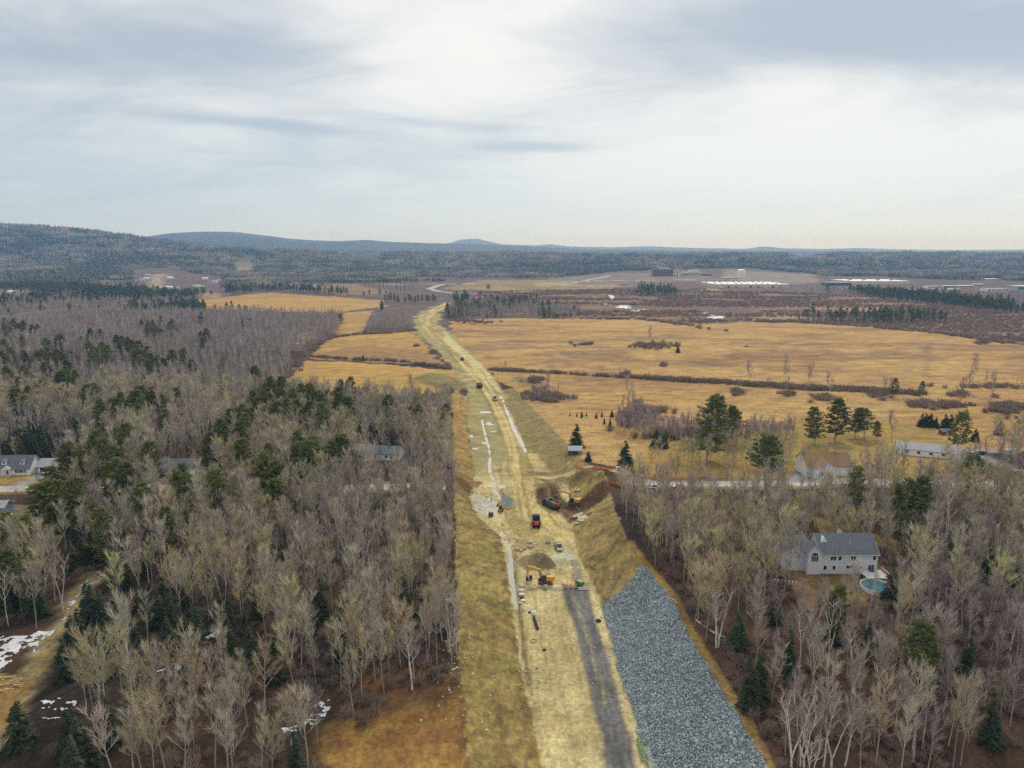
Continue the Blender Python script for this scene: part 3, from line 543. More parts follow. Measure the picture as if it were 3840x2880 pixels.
for s in range(5): reg('mauve', *bare(300 + s, 12 + s * .7, 12, .18 + .02 * (s % 3), .34, 5, 7, .12, .021, el=(.7, 1.2)), bark, tw_mauve, s)
for s in range(4): reg('birch', *bare(400 + s, 16 + s, 11, .2, .45, 5, 5, .2, .018, fork=(1, 2, 3, 1)[s], el=(.7, 1.2)), bark_b, tw_birch, s)
for s in range(5): reg('pine', *pine(500 + s, 18 + s % 3, 4.0 + .5 * (s % 3), (.2, .14, .28, .18, .42)[s]), bark, nd_pine, s)
for s in range(3): reg('spruce', *spruce(600 + s, 12, 2.5 + .3 * s), bark_d, nd_spruce, s)
for s in range(4): T, K = shrub(700 + s); PROTO['shrub'].append((None, seg_mesh('crown', [(K, tw_shrub)]), seg_mesh('shrub_far', [(K, tw_shrub)])))
# low prototypes for the distance
HID = {}
def lod(kind, me): HID.setdefault(kind, []).append(me)
for s in range(3):
    T, K = thin_bare(800 + s, 13 + s); lod('slim', seg_mesh('slim', [(T, bark), (K, tw_young)]))
    T, K = thin_bare(810 + s, 13 + s, 55, 3.4, .075, .35); lod('round', seg_mesh('round', [(T, bark), (K, tw_young)]))
    T, K = pine(820 + s, 15 + 2 * s, 3.6, .25, 9, 5, 2, 5, .02, 1.7); lod('fpine', seg_mesh('fpine', [(T, bark), (K, nd_far)]))
    T, K = spruce(830 + s, 13, 2.6, 9, 7, .05, 2); lod('fspruce', seg_mesh('fspruce', [(T, bark_d), (K, nd_far)]))
    T, K = shrub(840 + s, 2.2, 34, 2.2, .10); lod('brush', seg_mesh('brush', [(K, tw_shrub)]))
def patch(seed, ever, rad=24, n=26):
    R = np.random.default_rng(seed); KB, KE = [], []
    for _ in range(n):
        a, q = R.uniform(0, 6.3), rad * sqrt(R.uniform(0, 1)); x, y = q * cos(a), q * sin(a); h = R.uniform(11, 19)
        if R.uniform() < ever:
            for l in range(6):
                for k in range(4):
                    f = .2 + .75 * l / 6; az = R.uniform(0, 6.3); c = np.array([x, y, f * h]); e = c + dirv(az, R.uniform(.1, .6)) * (3.6 * (1.1 - f)); KE.append([*c, *e, 1.0 * (1.15 - f), .25])
        else:
            for k in range(20):
                f = R.uniform(.3, .75); c = np.array([x, y, f * h]); e = c + dirv(R.uniform(0, 6.3), R.uniform(.6, 1.35)) * R.uniform(2.2, 5); KB.append([*c, *e, .24, .1])
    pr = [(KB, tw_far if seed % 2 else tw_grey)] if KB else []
    return seg_mesh('patch', pr + ([(KE, nd_far)] if KE else []))
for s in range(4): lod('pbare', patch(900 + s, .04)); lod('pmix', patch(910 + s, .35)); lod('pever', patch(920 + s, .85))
PC = bpy.data.collections.new('forest_models'); KIDX = {}
def hidden(key, me):
    o = bpy.data.objects.new('m%03d' % len(PC.objects), me); PC.objects.link(o); KIDX.setdefault(key, []).append(len(PC.objects) - 1)
for k, l in PROTO.items():
    for e in l: hidden(k, e[2])
for k, l in HID.items():
    for me in l: hidden(k, me)
ng = bpy.data.node_groups.new('scatter', 'GeometryNodeTree'); ng.interface.new_socket('Geometry', in_out='INPUT', socket_type='NodeSocketGeometry'); ng.interface.new_socket('Geometry', in_out='OUTPUT', socket_type='NodeSocketGeometry')
gi, go = ng.nodes.new('NodeGroupInput'), ng.nodes.new('NodeGroupOutput'); ip = ng.nodes.new('GeometryNodeInstanceOnPoints'); ci = ng.nodes.new('GeometryNodeCollectionInfo')
ci.inputs['Collection'].default_value = PC; ci.inputs['Separate Children'].default_value = True; ci.inputs['Reset Children'].default_value = True
def nattr(name, ty):
    n = ng.nodes.new('GeometryNodeInputNamedAttribute'); n.data_type = ty; n.inputs[0].default_value = name; return n.outputs[0]
ng.links.new(gi.outputs[0], ip.inputs['Points']); ng.links.new(ci.outputs[0], ip.inputs['Instance']); ip.inputs['Pick Instance'].default_value = True
ng.links.new(nattr('model', 'INT'), ip.inputs['Instance Index']); ng.links.new(nattr('turn', 'FLOAT_VECTOR'), ip.inputs['Rotation']); ng.links.new(nattr('size', 'FLOAT_VECTOR'), ip.inputs['Scale'])
ng.links.new(ip.outputs[0], go.inputs[0])
def scatter_stuff(name, label, cat, pts, kinds, sizes, kind='stuff'):
    """one mass of vegetation: points with a model, a turn and a size each"""
    if not len(pts): return
    me = bpy.data.meshes.new(name); me.vertices.add(len(pts)); me.vertices.foreach_set('co', np.asarray(pts, np.float32).ravel())
    n = len(pts); idx = np.array([random.choice(KIDX[k]) for k in kinds], np.int32)
    a = me.attributes.new('model', 'INT', 'POINT'); a.data.foreach_set('value', idx)
    rot = np.zeros((n, 3), np.float32); rot[:, 2] = RNG.uniform(0, 6.283, n); rot[:, :2] = RNG.normal(0, .04, (n, 2))
    a = me.attributes.new('turn', 'FLOAT_VECTOR', 'POINT'); a.data.foreach_set('vector', rot.ravel())
    sz = np.asarray(sizes, np.float32)[:, None] * np.stack([RNG.uniform(.88, 1.15, n)] * 2 + [RNG.uniform(.9, 1.1, n)], 1); a = me.attributes.new('size', 'FLOAT_VECTOR', 'POINT'); a.data.foreach_set('vector', sz.astype(np.float32).ravel())
    o = bpy.data.objects.new(name, me); COL.objects.link(o); md = o.modifiers.new('scatter', 'NODES'); md.node_group = ng
    return tag(o, label, cat, kind=kind)

# ================================================================== woods: where each tree stands
def grid(pl, sp, jit=.42):
    xs = [p[0] for p in pl]; ys = [p[1] for p in pl]; X, Y = np.meshgrid(np.arange(min(xs), max(xs), sp), np.arange(min(ys), max(ys), sp))
    x = X.ravel() + RNG.uniform(-jit, jit, X.size) * sp; y = Y.ravel() + RNG.uniform(-jit, jit, X.size) * sp; m = pip(x, y, pl) & (y > 95) & (np.abs(x) < .80 * y + 60)
    return x[m], y[m]
CLEAR = []                                                     # discs kept free of trees (houses, clearings)
def clear(u, v, r): x, y, z = G(u, v); CLEAR.append((x, y, r))
for a in ((75, 1765, 15), (150, 1770, 13), (20, 1790, 14), (90, 1800, 12), (0, 1940, 9), (60, 1950, 9), (130, 1930, 8), (3160, 2130, 12), (3230, 2150, 10), (3060, 2130, 10), (3130, 2190, 9), (3190, 2200, 8), (3040, 2200, 5), (3290, 2195, 7), (3110, 1720, 15), (3150, 1690, 14), (3480, 1680, 15), (3560, 1700, 14), (3620, 1690, 10), (3660, 1700, 9), (700, 1770, 10), (760, 1765, 9), (1440, 1705, 11), (1390, 1700, 10), (1480, 1700, 8), (2156, 1690, 8), (1140, 2720, 5), (1060, 2740, 5), (1180, 2640, 5), (100, 2420, 7), (20, 2440, 7), (740, 2400, 3), (790, 2360, 3)): clear(*a)
SNOWTRACK = TRACK
def open_ok(x, y, roadgap=5.5):
    xlt, xrt = np.interp(y, *LT), np.interp(y, *RT); ok = ~((x > xlt - .5) & (x < xrt + 2.0) & (y < 480))
    ok &= np.abs(y - ROAD_Y(x)) > roadgap
    for cx, cy_, r in CLEAR: ok &= np.hypot(x - cx, y - cy_) > r
    ok &= dline(x, y, TRACK) > 4.2; ok &= dline(x, y, HAUL) > 14
    for yp in YARDS[:1]: ok &= ~pip(x, y, yp)
    for pl, k_ in THIN: ok &= ~pip(x, y, pl) | (RNG.uniform(0, 1, np.shape(x)) < k_)
    return ok
THIN = [(poly(p_, z_), k_) for p_, z_, k_ in (([(-400, 1835), (245, 1842), (270, 2010), (200, 2130), (-400, 2190)], 5, .0), ([(2960, 2140), (3420, 2140), (3470, 2350), (2920, 2350)], 8, .3), ([(2400, 1845), (3060, 1850), (3060, 1975), (2420, 1975)], 6, .22), ([(3010, 1790), (3200, 1790), (3210, 1920), (2990, 1920)], 6, .45), ([(3380, 1712), (3740, 1712), (3740, 1810), (3380, 1810)], 5, .45), ([(1365, 1712), (1525, 1712), (1520, 1840), (1370, 1840)], 4, .15), ([(570, 1770), (790, 1770), (790, 1900), (570, 1900)], 5, .25),
        ([(-100, 2470), (330, 2190), (420, 2190), (400, 2420), (300, 2700), (170, 2880), (-200, 2990), (-400, 2700)], 6, .02), ([(1030, 2640), (1260, 2560), (1310, 2720), (1000, 2800)], 6, .08), ([(0, 2760), (1300, 2720), (1300, 2990), (0, 2990)], 6, .75), ([(720, 2370), (850, 2330), (860, 2470), (720, 2490)], 6, .25))]
TREES = []                                                     # x, y, kind, size, woods name
def plant(pl, sp, mix, size=(.8, 1.15), woods='', noise_cut=None, roadgap=5.5):
    x, y = grid(pl, sp); m = open_ok(x, y, roadgap)
    if noise_cut is not None: m &= fbm(x, y, 40, 3, 123) > noise_cut
    x, y = x[m], y[m]; ks = list(mix); cum = np.cumsum([mix[k] for k in ks]); cum = cum / cum[-1]
    zone = fbm(x, y, 28, 2, 131)                               # kinds come in stands
    r = np.clip(.55 * RNG.uniform(0, 1, len(x)) + .45 * np.clip((zone - .25) * 2, 0, 1), 0, .999)
    for a, b, q in zip(x, y, r): TREES.append((a, b, ks[int(np.searchsorted(cum, q))], RNG.uniform(*size), woods))
WL = poly([(-700, 2990), (1120, 2990), (1230, 2760), (1480, 2640), (1722, 2615), (1712, 2170), (1702, 1960), (1698, 1740), (1690, 1530), (1350, 1505), (1040, 1480), (-300, 1480), (-1800, 1700)], 5)
plant(WL, 5.2, {'olive': .33, 'grey': .36, 'mauve': .19, 'birch': .12}, (.78, 1.2), 'left')
WLB = poly([(200, 2990), (1130, 2990), (1220, 2830), (1000, 2760), (300, 2800)], 6)
WL2 = poly([(1040, 1478), (1125, 1356), (1200, 1280), (1285, 1238), (1290, 1195), (1000, 1178), (760, 1180), (500, 1186), (-900, 1210), (-900, 1478)])
plant(WL2, 5.6, {'slim': .45, 'round': .33, 'mauve': .16, 'fspruce': .03, 'fpine': .03}, (.5, 1.2), 'midleft', .36)
plant(poly([(1368, 1246), (1392, 1208), (1450, 1200), (1545, 1212), (1556, 1234), (1480, 1250)]), 4.6, {'slim': 1}, (.75, 1.05), 'grove')
plant(poly([(1665, 1198), (1690, 1150), (1850, 1128), (2050, 1146), (2180, 1172), (2160, 1198), (1920, 1190)]), 6.5, {'slim': .6, 'fspruce': .22, 'fpine': .18}, (.75, 1.05), 'northstrip')
plant(poly([(2320, 1850), (2500, 1842), (3000, 1850), (3840, 1852), (4600, 1880), (5200, 2300), (4300, 2990), (2930, 2990), (2800, 2680), (2680, 2510), (2570, 2330), (2490, 2200), (2360, 2060), (2310, 1960), (2285, 1900)], 7), 5.2, {'olive': .38, 'grey': .24, 'mauve': .28, 'birch': .10}, (.75, 1.18), 'right')
plant(poly([(2330, 1792), (2640, 1730), (2960, 1690), (3000, 1792)], 5), 6.5, {'olive': .7, 'grey': .3}, (.7, .95), 'right_road')
plant(poly([(2300, 1628), (2440, 1664), (2560, 1684), (2750, 1694), (2960, 1684), (2975, 1640), (2700, 1612), (2480, 1604), (2370, 1530), (2320, 1560)], 3), 3.1, {'mauve': .75, 'grey': .25}, (.5, .85), 'right_strip')
plant(poly([(3560, 1730), (3700, 1660), (3840, 1640), (4600, 1640), (4600, 1850), (3200, 1850), (3250, 1790)], 5), 6.0, {'olive': .4, 'mauve': .4, 'grey': .2}, (.7, 1.0), 'right_road')
plant(poly([(2960, 1790), (3000, 1742), (3300, 1740), (3420, 1790)], 5), 7, {'mauve': .5, 'olive': .5}, (.7, .95), 'right_road')
plant(poly([(1935, 1505), (2000, 1475), (2100, 1480), (2110, 1512), (2010, 1520)]), 4.2, {'mauve': 1}, (.3, .5), 'thicket')
# ---- conifers one can pick out in the photograph (crown centres)
def crop(x0, y0, f, pts): return [(x0 + f * a, y0 + f * b) for a, b in pts]
PINES = crop(0, 1200, .452, [(30, 220), (180, 185), (85, 300), (205, 330), (20, 330), (480, 190), (400, 230), (330, 330), (380, 300), (430, 330), (480, 330), (530, 330), (590, 330), (420, 430), (370, 420), (590, 410), (740, 250), (670, 190), (750, 130), (840, 130), (860, 270), (890, 290), (760, 340), (960, 190), (1000, 220), (1060, 210), (1100, 230), (1150, 250), (1110, 310), (1170, 320), (1260, 340), (1230, 290), (1310, 370), (1180, 380), (1240, 400), (1410, 310), (1350, 370), (1660, 140), (1720, 130), (1690, 200), (1340, 110), (1440, 110), (1430, 40), (1170, 30), (1270, 50), (1530, 300), (10, 60), (60, 90), (110, 50), (150, 80), (200, 60), (40, 20), (310, 90), (70, 460), (210, 450), (180, 570), (150, 670), (220, 650), (230, 730), (500, 530), (620, 500), (600, 540), (350, 590), (850, 460), (560, 660), (720, 650), (780, 630), (700, 690), (850, 780), (920, 760), (1000, 710), (1100, 700), (1150, 680), (1200, 660), (1280, 660), (1330, 700), (1460, 670), (1100, 780), (1160, 760), (2110, 470), (2110, 660), (2160, 740), (2020, 820), (1960, 830), (1400, 860), (1060, 1000), (780, 1050), (830, 1100), (880, 1150), (590, 1150), (640, 1230), (550, 1200), (1240, 1190), (1000, 1200), (920, 1310), (1000, 1280), (1050, 1350), (1120, 1290), (960, 1400), (1520, 1350), (1550, 1400), (1820, 1390), (1790, 1420), (450, 1400), (400, 1470), (540, 1470), (680, 1450), (600, 1500), (470, 1480), (1180, 1510), (1750, 1060), (1830, 960)]) \
    + crop(900, 1300, .4069, [(130, 265), (290, 400), (370, 410), (250, 470), (130, 510), (180, 590), (290, 550), (380, 500), (500, 490), (560, 450), (620, 440), (660, 470), (450, 600), (500, 610), (540, 650), (350, 640), (920, 390), (1000, 390), (890, 500), (920, 560), (960, 600), (1000, 650), (770, 580), (770, 680), (720, 510), (1650, 640), (1620, 670), (1900, 640), (1370, 560), (40, 750), (20, 850), (60, 680), (530, 950), (560, 1050), (600, 1030), (650, 1060), (680, 1020), (500, 1080), (900, 1000), (870, 1030), (940, 980), (280, 1020), (240, 1130), (210, 1170), (300, 1200), (350, 1250), (370, 1400), (320, 1380), (40, 1030)]) \
    + crop(0, 1850, .6207, [(430, 60), (500, 80), (300, 70), (250, 90), (860, 80), (1000, 200), (170, 260), (70, 220), (640, 230), (20, 500)]) \
    + crop(2940, 1450, .4823, [(970, 890), (910, 930), (1030, 880), (1480, 690), (570, 770)]) + crop(2640, 2180, .5425, [(910, 200), (1540, 520)])
SPRUCES = crop(0, 1200, .452, [(650, 900), (430, 930), (500, 900), (280, 900), (60, 930), (150, 900), (1890, 220), (1970, 230), (200, 940), (350, 930), (560, 950), (1300, 960), (1450, 950), (1600, 960)]) \
    + crop(0, 1850, .6207, [(450, 250), (600, 280), (700, 170), (560, 320), (500, 350), (430, 380), (680, 240), (560, 680), (600, 700), (520, 650), (850, 650), (880, 720), (720, 720), (690, 770), (940, 700), (1180, 780), (430, 860), (460, 800), (410, 900), (1090, 770), (380, 1000), (400, 1440), (460, 1500), (530, 1530), (650, 1370), (430, 1620), (190, 600), (60, 620), (110, 560), (20, 650), (240, 640)]) \
    + crop(850, 1850, .6207, [(330, 400), (1080, 640), (1120, 680), (180, 660), (420, 1620), (680, 750), (280, 1000), (10, 720), (700, 900), (560, 640)]) \
    + crop(2640, 2180, .5425, [(900, 270), (1120, 410), (1810, 530), (380, 640), (330, 700), (250, 330), (590, 490), (2000, 960), (500, 180), (1500, 230), (1580, 560)]) \
    + crop(2940, 1450, .4823, [(1540, 1310), (1780, 1370), (1700, 1350), (1600, 1340), (1275, 1270), (1420, 990), (1210, 1140), (840, 1510)]) + crop(900, 1300, .4069, [(1020, 740), (1100, 760), (1180, 680), (1300, 880), (1400, 860), (960, 900)])
for a in grid(poly([(260, 2230), (520, 2150), (1000, 2250), (1000, 2520), (300, 2560)], 6), 8.5)[0:1]: pass
ux, uy = grid(poly([(260, 2230), (520, 2150), (1000, 2250), (1000, 2520), (300, 2560)], 6), 8)
for a, b in zip(ux, uy): TREES.append((a, b, 'spruce', RNG.uniform(.45, .85), 'left'))
ux, uy = grid(poly([(-100, 1660), (500, 1650), (500, 1720), (-100, 1740)], 4), 7)
for a, b in zip(ux, uy): TREES.append((a, b, 'spruce', RNG.uniform(.8, 1.2), 'left'))
def put(u, v, kind, h, woods, frac=.62):
    x, y, z = G(u, v, h * frac); TREES.append((x, y, kind, h / {'pine': 19, 'spruce': 12}[kind], woods))
for u, v in PINES:
    put(u, v, 'pine', RNG.uniform(17, 22), 'left' if u < 1900 else 'right')
    if u < 1900 and v < 1800 and RNG.uniform() < .75: put(u + RNG.normal(0, 16), v + RNG.normal(0, 5), 'pine', RNG.uniform(14, 20), 'left')
for u, v in SPRUCES: put(u, v, 'spruce', RNG.uniform(8, 13), 'left' if u < 1900 else 'right', .5)
NAMED = []                                                     # u, v of the foot, kind, model, height, label
for a in ((2162, 1680, 'spruce', 0, 12.5, 'tall dark spruce standing behind the small metal-roofed barn'), (2206, 1729, 'spruce', 1, 5.0, 'small bushy spruce just right of the metal-roofed barn'), (2650, 1725, 'pine', 1, 31, 'tallest dark pine in the brush strip behind the roadside trees'), (2750, 1660, 'pine', 3, 19, 'rounded pine right of the tallest pine in the brush strip'),
          (2870, 1860, 'pine', 4, 24, 'tall ragged pine at the paved road left of the tan-roofed building'), (2462, 1678, 'spruce', 1, 10, 'squat dark spruce at the left end of the brush strip'), (2488, 1680, 'spruce', 2, 8, 'shorter spruce touching the squat dark spruce'), (2345, 1755, 'spruce', 0, 13, 'slender spruce beside the orange fence and parked cars'),
          (3055, 1665, 'pine', 1, 19, 'broad dark pine left of the pair behind the tan-roofed building'), (3130, 1655, 'pine', 3, 22, 'tallest of the dark pines behind the tan-roofed building'), (3205, 1640, 'pine', 0, 16, 'slim pine right of the tallest pine behind the tan roof'), (3240, 1645, 'pine', 2, 16, 'full pine beside the bare elm behind the tan roof'), (3290, 1650, 'pine', 3, 10, 'low spreading pine beside the bare elm'),
          (3590, 1688, 'pine', 1, 19, 'big dark pine between the pale ranch house and the cars'), (3455, 1600, 'spruce', 0, 8, 'leftmost spruce of the short row behind the ranch house'), (3470, 1600, 'spruce', 1, 8, 'second spruce of the short row behind the ranch house'), (3486, 1600, 'spruce', 2, 8, 'third spruce of the short row behind the ranch house'), (3508, 1603, 'spruce', 0, 6.5, 'lone small spruce right of the short spruce row'),
          (3540, 1610, 'spruce', 1, 9, 'left spruce of the pair beside the small red shed'), (3563, 1610, 'spruce', 2, 9, 'right spruce of the pair beside the small red shed'), (3622, 1570, 'spruce', 0, 6, 'round dark spruce alone in the tan field brush'), (3452, 1488, 'pine', 0, 11, 'dark pine in the hedge across the tan field'), (3350, 1490, 'pine', 1, 13, 'larger pine standing in the purple hedge'),
          (3745, 1630, 'spruce', 1, 8, 'dark spruce at the field edge far right'), (3655, 1655, 'spruce', 2, 7, 'small spruce right of the big dark pine'), (2542, 1322, 'spruce', 1, 7, 'round green conifer alone in the big tan field'), (1362, 1352, 'spruce', 1, 6, 'round conifer in the hedge of the left field'), (1150, 1300, 'spruce', 1, 9, 'dark conifer by the small clearing in the left woods'), (1370, 1250, 'spruce', 0, 6, 'small conifer at the foot of the grey grove'),
          (1432, 1168, 'pine', 3, 14, 'dark conifer clump at the left corner of the grey grove'), (2060, 1190, 'pine', 0, 16, 'single pine above the grey strip wood'), (75, 2790, 'spruce', 0, 9.5, 'small spruce beside the dirt track at lower left')): NAMED.append(a)
for i, (a, b) in enumerate([(2137, 1560), (2163, 1562), (2182, 1563), (2200, 1560), (2236, 1568), (2257, 1563), (2266, 1580), (2288, 1598), (2294, 1563), (2330, 1568), (2343, 1578), (2288, 1602), (2357, 1593), (2266, 1590), (2322, 1560), (2180, 1567)]):
    x, y, z = G(a, b); TREES.append((x, y, 'spruce', RNG.uniform(.2, .42), 'sapling'))
BIRCH = crop(0, 1850, .6207, [(760, 930), (800, 860), (380, 710), (1360, 720), (1180, 720), (640, 1340), (820, 1360), (240, 750), (50, 800), (260, 700), (900, 540), (1430, 560)]) + crop(850, 1850, .6207, [(370, 1060), (395, 1000), (90, 740), (930, 830), (610, 1150), (1350, 960), (850, 1000)]) \
    + crop(2640, 2180, .5425, [(605, 1285), (665, 1280), (690, 1285), (825, 1285), (880, 1285), (975, 1280), (85, 460), (100, 455), (145, 430), (345, 530), (660, 620), (1410, 590), (420, 760), (500, 620)]) + crop(2240, 1450, .36166, [(720, 1650), (860, 1600), (1160, 1400), (520, 1370)]) + crop(2940, 1450, .4823, [(1470, 890), (1830, 980), (780, 760), (1550, 1260), (1210, 1120)])
for u, v in BIRCH: x, y, z = G(u, v); TREES.append((x, y, 'birch', RNG.uniform(.75, 1.05), 'left' if u < 1900 else 'right'))
NAMED += [(1545, 2588, 'birch', 1, 16, 'white forked birch leaning at the edge of the rust-coloured field'), (3425, 2860, 'grey', 1, 21, 'large spreading pale tree in the lower right woods'), (1110, 2850, 'olive', 2, 15, 'rounded golden-twigged tree at the bottom of the left woods'), (3345, 1660, 'mauve', 1, 18, 'wide bare elm beside the dark pines left of the ranch house'), (2335, 1540, 'olive', 0, 11, 'bare tree alone at the corner of the tan field'), (1706, 1850, 'grey', 0, 16, 'dark-trunked tree at the left edge of the cut above the pale pad'), (142, 1832, 'mauve', 3, 9, 'thick-trunked bare tree in front of the white cape house'), (65, 1905, 'mauve', 0, 7.5, 'bare tree by the road in front of the white house'), (46, 1920, 'mauve', 1, 7.5, 'leftmost bare roadside tree below the white house'), (207, 1800, 'grey', 2, 9, 'bare tree at the corner of the grey-roofed garage')]
CON = np.array([(x, y) for x, y, k, *_ in TREES if k in ('pine', 'spruce')] + [G(a[0], a[1])[:2] for a in NAMED if a[2] in ('pine', 'spruce')])
def hidden_by(t_):
    if t_[2] in ('pine', 'spruce') or t_[1] > 520: return False
    dx, dy = np.abs(CON[:, 0] - t_[0]), t_[1] - CON[:, 1]; return bool(np.any((dx < 2.8) & (dy > -10) & (dy < 3))) and random.random() < .85
TREES = [t_ for t_ in TREES if not hidden_by(t_)]
# ---- build the trees: the ones that show largest one by one, the rest as masses
NAMES = {'olive': 'hardwood_tree', 'grey': 'hardwood_tree', 'mauve': 'hardwood_tree', 'birch': 'birch_tree', 'pine': 'pine_tree', 'spruce': 'spruce_tree'}
LOOK = {'olive': 'bare olive-twigged hardwood', 'grey': 'bare grey-twigged hardwood', 'mauve': 'slim mauve-twigged hardwood', 'birch': 'white-barked birch', 'pine': 'dark green pine', 'spruce': 'low dark spruce'}
MARKS = [(a, b, G(a, b)[:2], c) for a, b, c in ((100, 2500, 'beside the dirt track at the lower left'), (320, 2240, 'at the upper end of the woodland dirt track'), (1450, 2590, 'at the edge of the rust-coloured field'), (1150, 2700, 'around the snow patch by the rust-coloured field'), (760, 2430, 'around the snow bank in the left woods'), (600, 2800, 'along the bottom edge of the left woods'), (1690, 2350, 'along the near left edge of the road cut'), (1690, 1980, 'along the left edge of the cut by the concrete pad'), (1690, 1600, 'along the far left edge of the road cut'), (1440, 1720, 'around the teal-roofed house'), (672, 1780, 'around the grey-roofed house in the left woods'), (180, 1780, 'around the white cape house and garage'), (120, 1950, 'below the paved road at the left edge'), (1200, 2100, 'in the middle of the left woods'), (700, 2100, 'in the left woods below the paved road'), (200, 2150, 'in the dark corner of the left woods'), (1200, 1500, 'where the left woods meet the tan field'), (700, 1500, 'in the deep left woods behind the houses'), (150, 1550, 'at the far left behind the cape house'), (600, 1300, 'in the mauve woods beyond the left houses'), (50, 1260, 'at the far left edge near the power line'), (200, 1360, 'in the pine band on the far left hillside'), (420, 1400, 'on the hillside in the middle of the pine band'), (520, 1350, 'at the right end of the hillside pine band'), (760, 1290, 'in the tall clump above the mauve woods'), (960, 1480, 'left of the pines facing the tan field'), (1120, 1480, 'in the cluster facing the left tan field'), (1290, 1560, 'right of the cluster facing the tan field'), (330, 1530, 'in the deep woods right of the cape house'), (520, 1560, 'midway between the cape house and the tan field'), (930, 1700, 'in the middle of the left woods above the paved road'), (1130, 1780, 'in the dark clump left of the teal-roofed house'), (480, 1850, 'beside the paved road right of the cape house'), (280, 1930, 'in the dark clump below the paved road'), (680, 1880, 'beside the paved road below the grey-roofed house'), (420, 2330, 'just right of the woodland dirt track'), (560, 2450, 'between the dirt track and the snow bank'), (900, 2300, 'above the snow bank in the left woods'), (960, 2480, 'right of the snow bank in the left woods'), (350, 2780, 'at the bottom left beside the small snow patches'), (900, 2760, 'at the bottom left of the largest snow patch'), (1500, 2250, 'in the left woods close to the cut'), (1450, 2000, 'in the left woods between the teal roof and the cut'), (3500, 2600, 'in the middle of the lower right woods'), (3450, 2150, 'just right of the pool'), (2850, 2200, 'left of the lilac house'), (2650, 2150, 'between the stone slope tip and the lilac house'), (2900, 2650, 'in the lower right woods near the stone slope'),
    (2600, 2400, 'along the edge of the stone slope'), (2760, 2720, 'in front at the lower end of the stone slope'), (3200, 2780, 'at the bottom of the right woods'), (3700, 2700, 'in the lower right corner'), (3000, 2420, 'in the woods below the lilac house'), (3180, 2120, 'around the lilac house and pool'), (3600, 2350, 'in the woods right of the pool'), (3600, 2000, 'at the right edge of the right woods'), (2450, 2000, 'along the upper right edge of the road cut'), (2750, 1950, 'below the paved road in the right woods'), (3250, 1900, 'between the paved road and the lilac house'), (2240, 1570, 'dotted on the tan grass above the metal-roofed barn'))]
def label_for(k, x, y, s):
    d = min(MARKS, key=lambda m_: hypot(m_[2][0] - x, (m_[2][1] - y) * .8)); return ('tall ' if s > 1.08 else 'short ' if s < .86 else '') + LOOK[k] + ' ' + d[3]
def tree(kind, model, x, y, size, label, group):
    z = float(H(x, y)); o = empty(NAMES[kind], (x, y, z - .05), RNG.uniform(0, 6.28), label, 'tree', group); o.scale = (size * RNG.uniform(.92, 1.1), size * RNG.uniform(.92, 1.1), size)
    o.rotation_euler.x = RNG.normal(0, .03); o.rotation_euler.y = RNG.normal(0, .03)
    tm, cm, _ = PROTO[kind][model]
    for nme, me in (('trunk', tm), ('crown', cm)):
        c = bpy.data.objects.new(nme, me); COL.objects.link(c); c.parent = o
    return o
MODELH = {'pine': [18, 19, 20, 18, 19], 'spruce': [12] * 3, 'birch': [16, 17, 18, 19], 'olive': [14.5 + .55 * i for i in range(8)], 'grey': [15 + .6 * i for i in range(8)], 'mauve': [12 + .7 * i for i in range(5)]}
for u, v, k, m, h, lab in NAMED:
    x, y, z = G(u, v); o = tree(k, m, x, y, h / MODELH[k][m], lab, None); fat = 1.35 if k == 'pine' and y < 420 else 1.5 if k == 'spruce' else 1.1; o.scale[0] *= fat; o.scale[1] *= fat
TREES.sort(key=lambda t_: t_[1])
quota = {'olive': 140, 'grey': 95, 'mauve': 55, 'birch': 110, 'pine': 290, 'spruce': 110}; mass = {}
for x, y, k, s, wd in TREES:
    vis = abs(x) < .74 * y + 14 and y > 112
    if vis and quota.get(k, 0) > 0 and wd in ('left', 'right', 'sapling'):
        quota[k] -= 1; tree(k, random.randrange(len(PROTO[k])), x, y, s, label_for(k, x, y, s), {'left': 'trees of the left woods', 'right': 'trees of the right woods', 'sapling': 'saplings on the tan grass'}[wd]).scale *= (Vector((1.9, 1.9, 1.0)) if wd == 'sapling' else Vector((1, 1, 1)))
    else: mass.setdefault({'sapling': 'right_strip'}.get(wd, wd), []).append((x, y, k, s))
MASSLAB = {'left': ('woods_left', 'dense bare grey woods filling the left side behind the nearest trees'), 'midleft': ('young_woods', 'mauve-grey young woods beyond the left houses up to the tan fields'), 'grove': ('grove', 'upright grey grove at the bend of the dirt road'), 'northstrip': ('strip_wood', 'grey strip wood with spruces along the top of the big tan field'), 'right': ('woods_right', 'dense bare brown woods filling the right side behind the nearest trees'),
           'right_road': ('roadside_trees', 'thin bare trees along the paved cross road on the right'), 'right_strip': ('brush_strip', 'purple brush strip between the tan field and the roadside trees'), 'thicket': ('thicket', 'purple thicket beside the dirt mounds right of the haul road')}
for wd, l in mass.items():
    a = np.array([(x, y) for x, y, k, s in l]); z = H(a[:, 0], a[:, 1]) - .05
    scatter_stuff(MASSLAB[wd][0], MASSLAB[wd][1], 'woods', np.column_stack([a, z]), [k for _, _, k, _ in l], [s for *_, s in l])
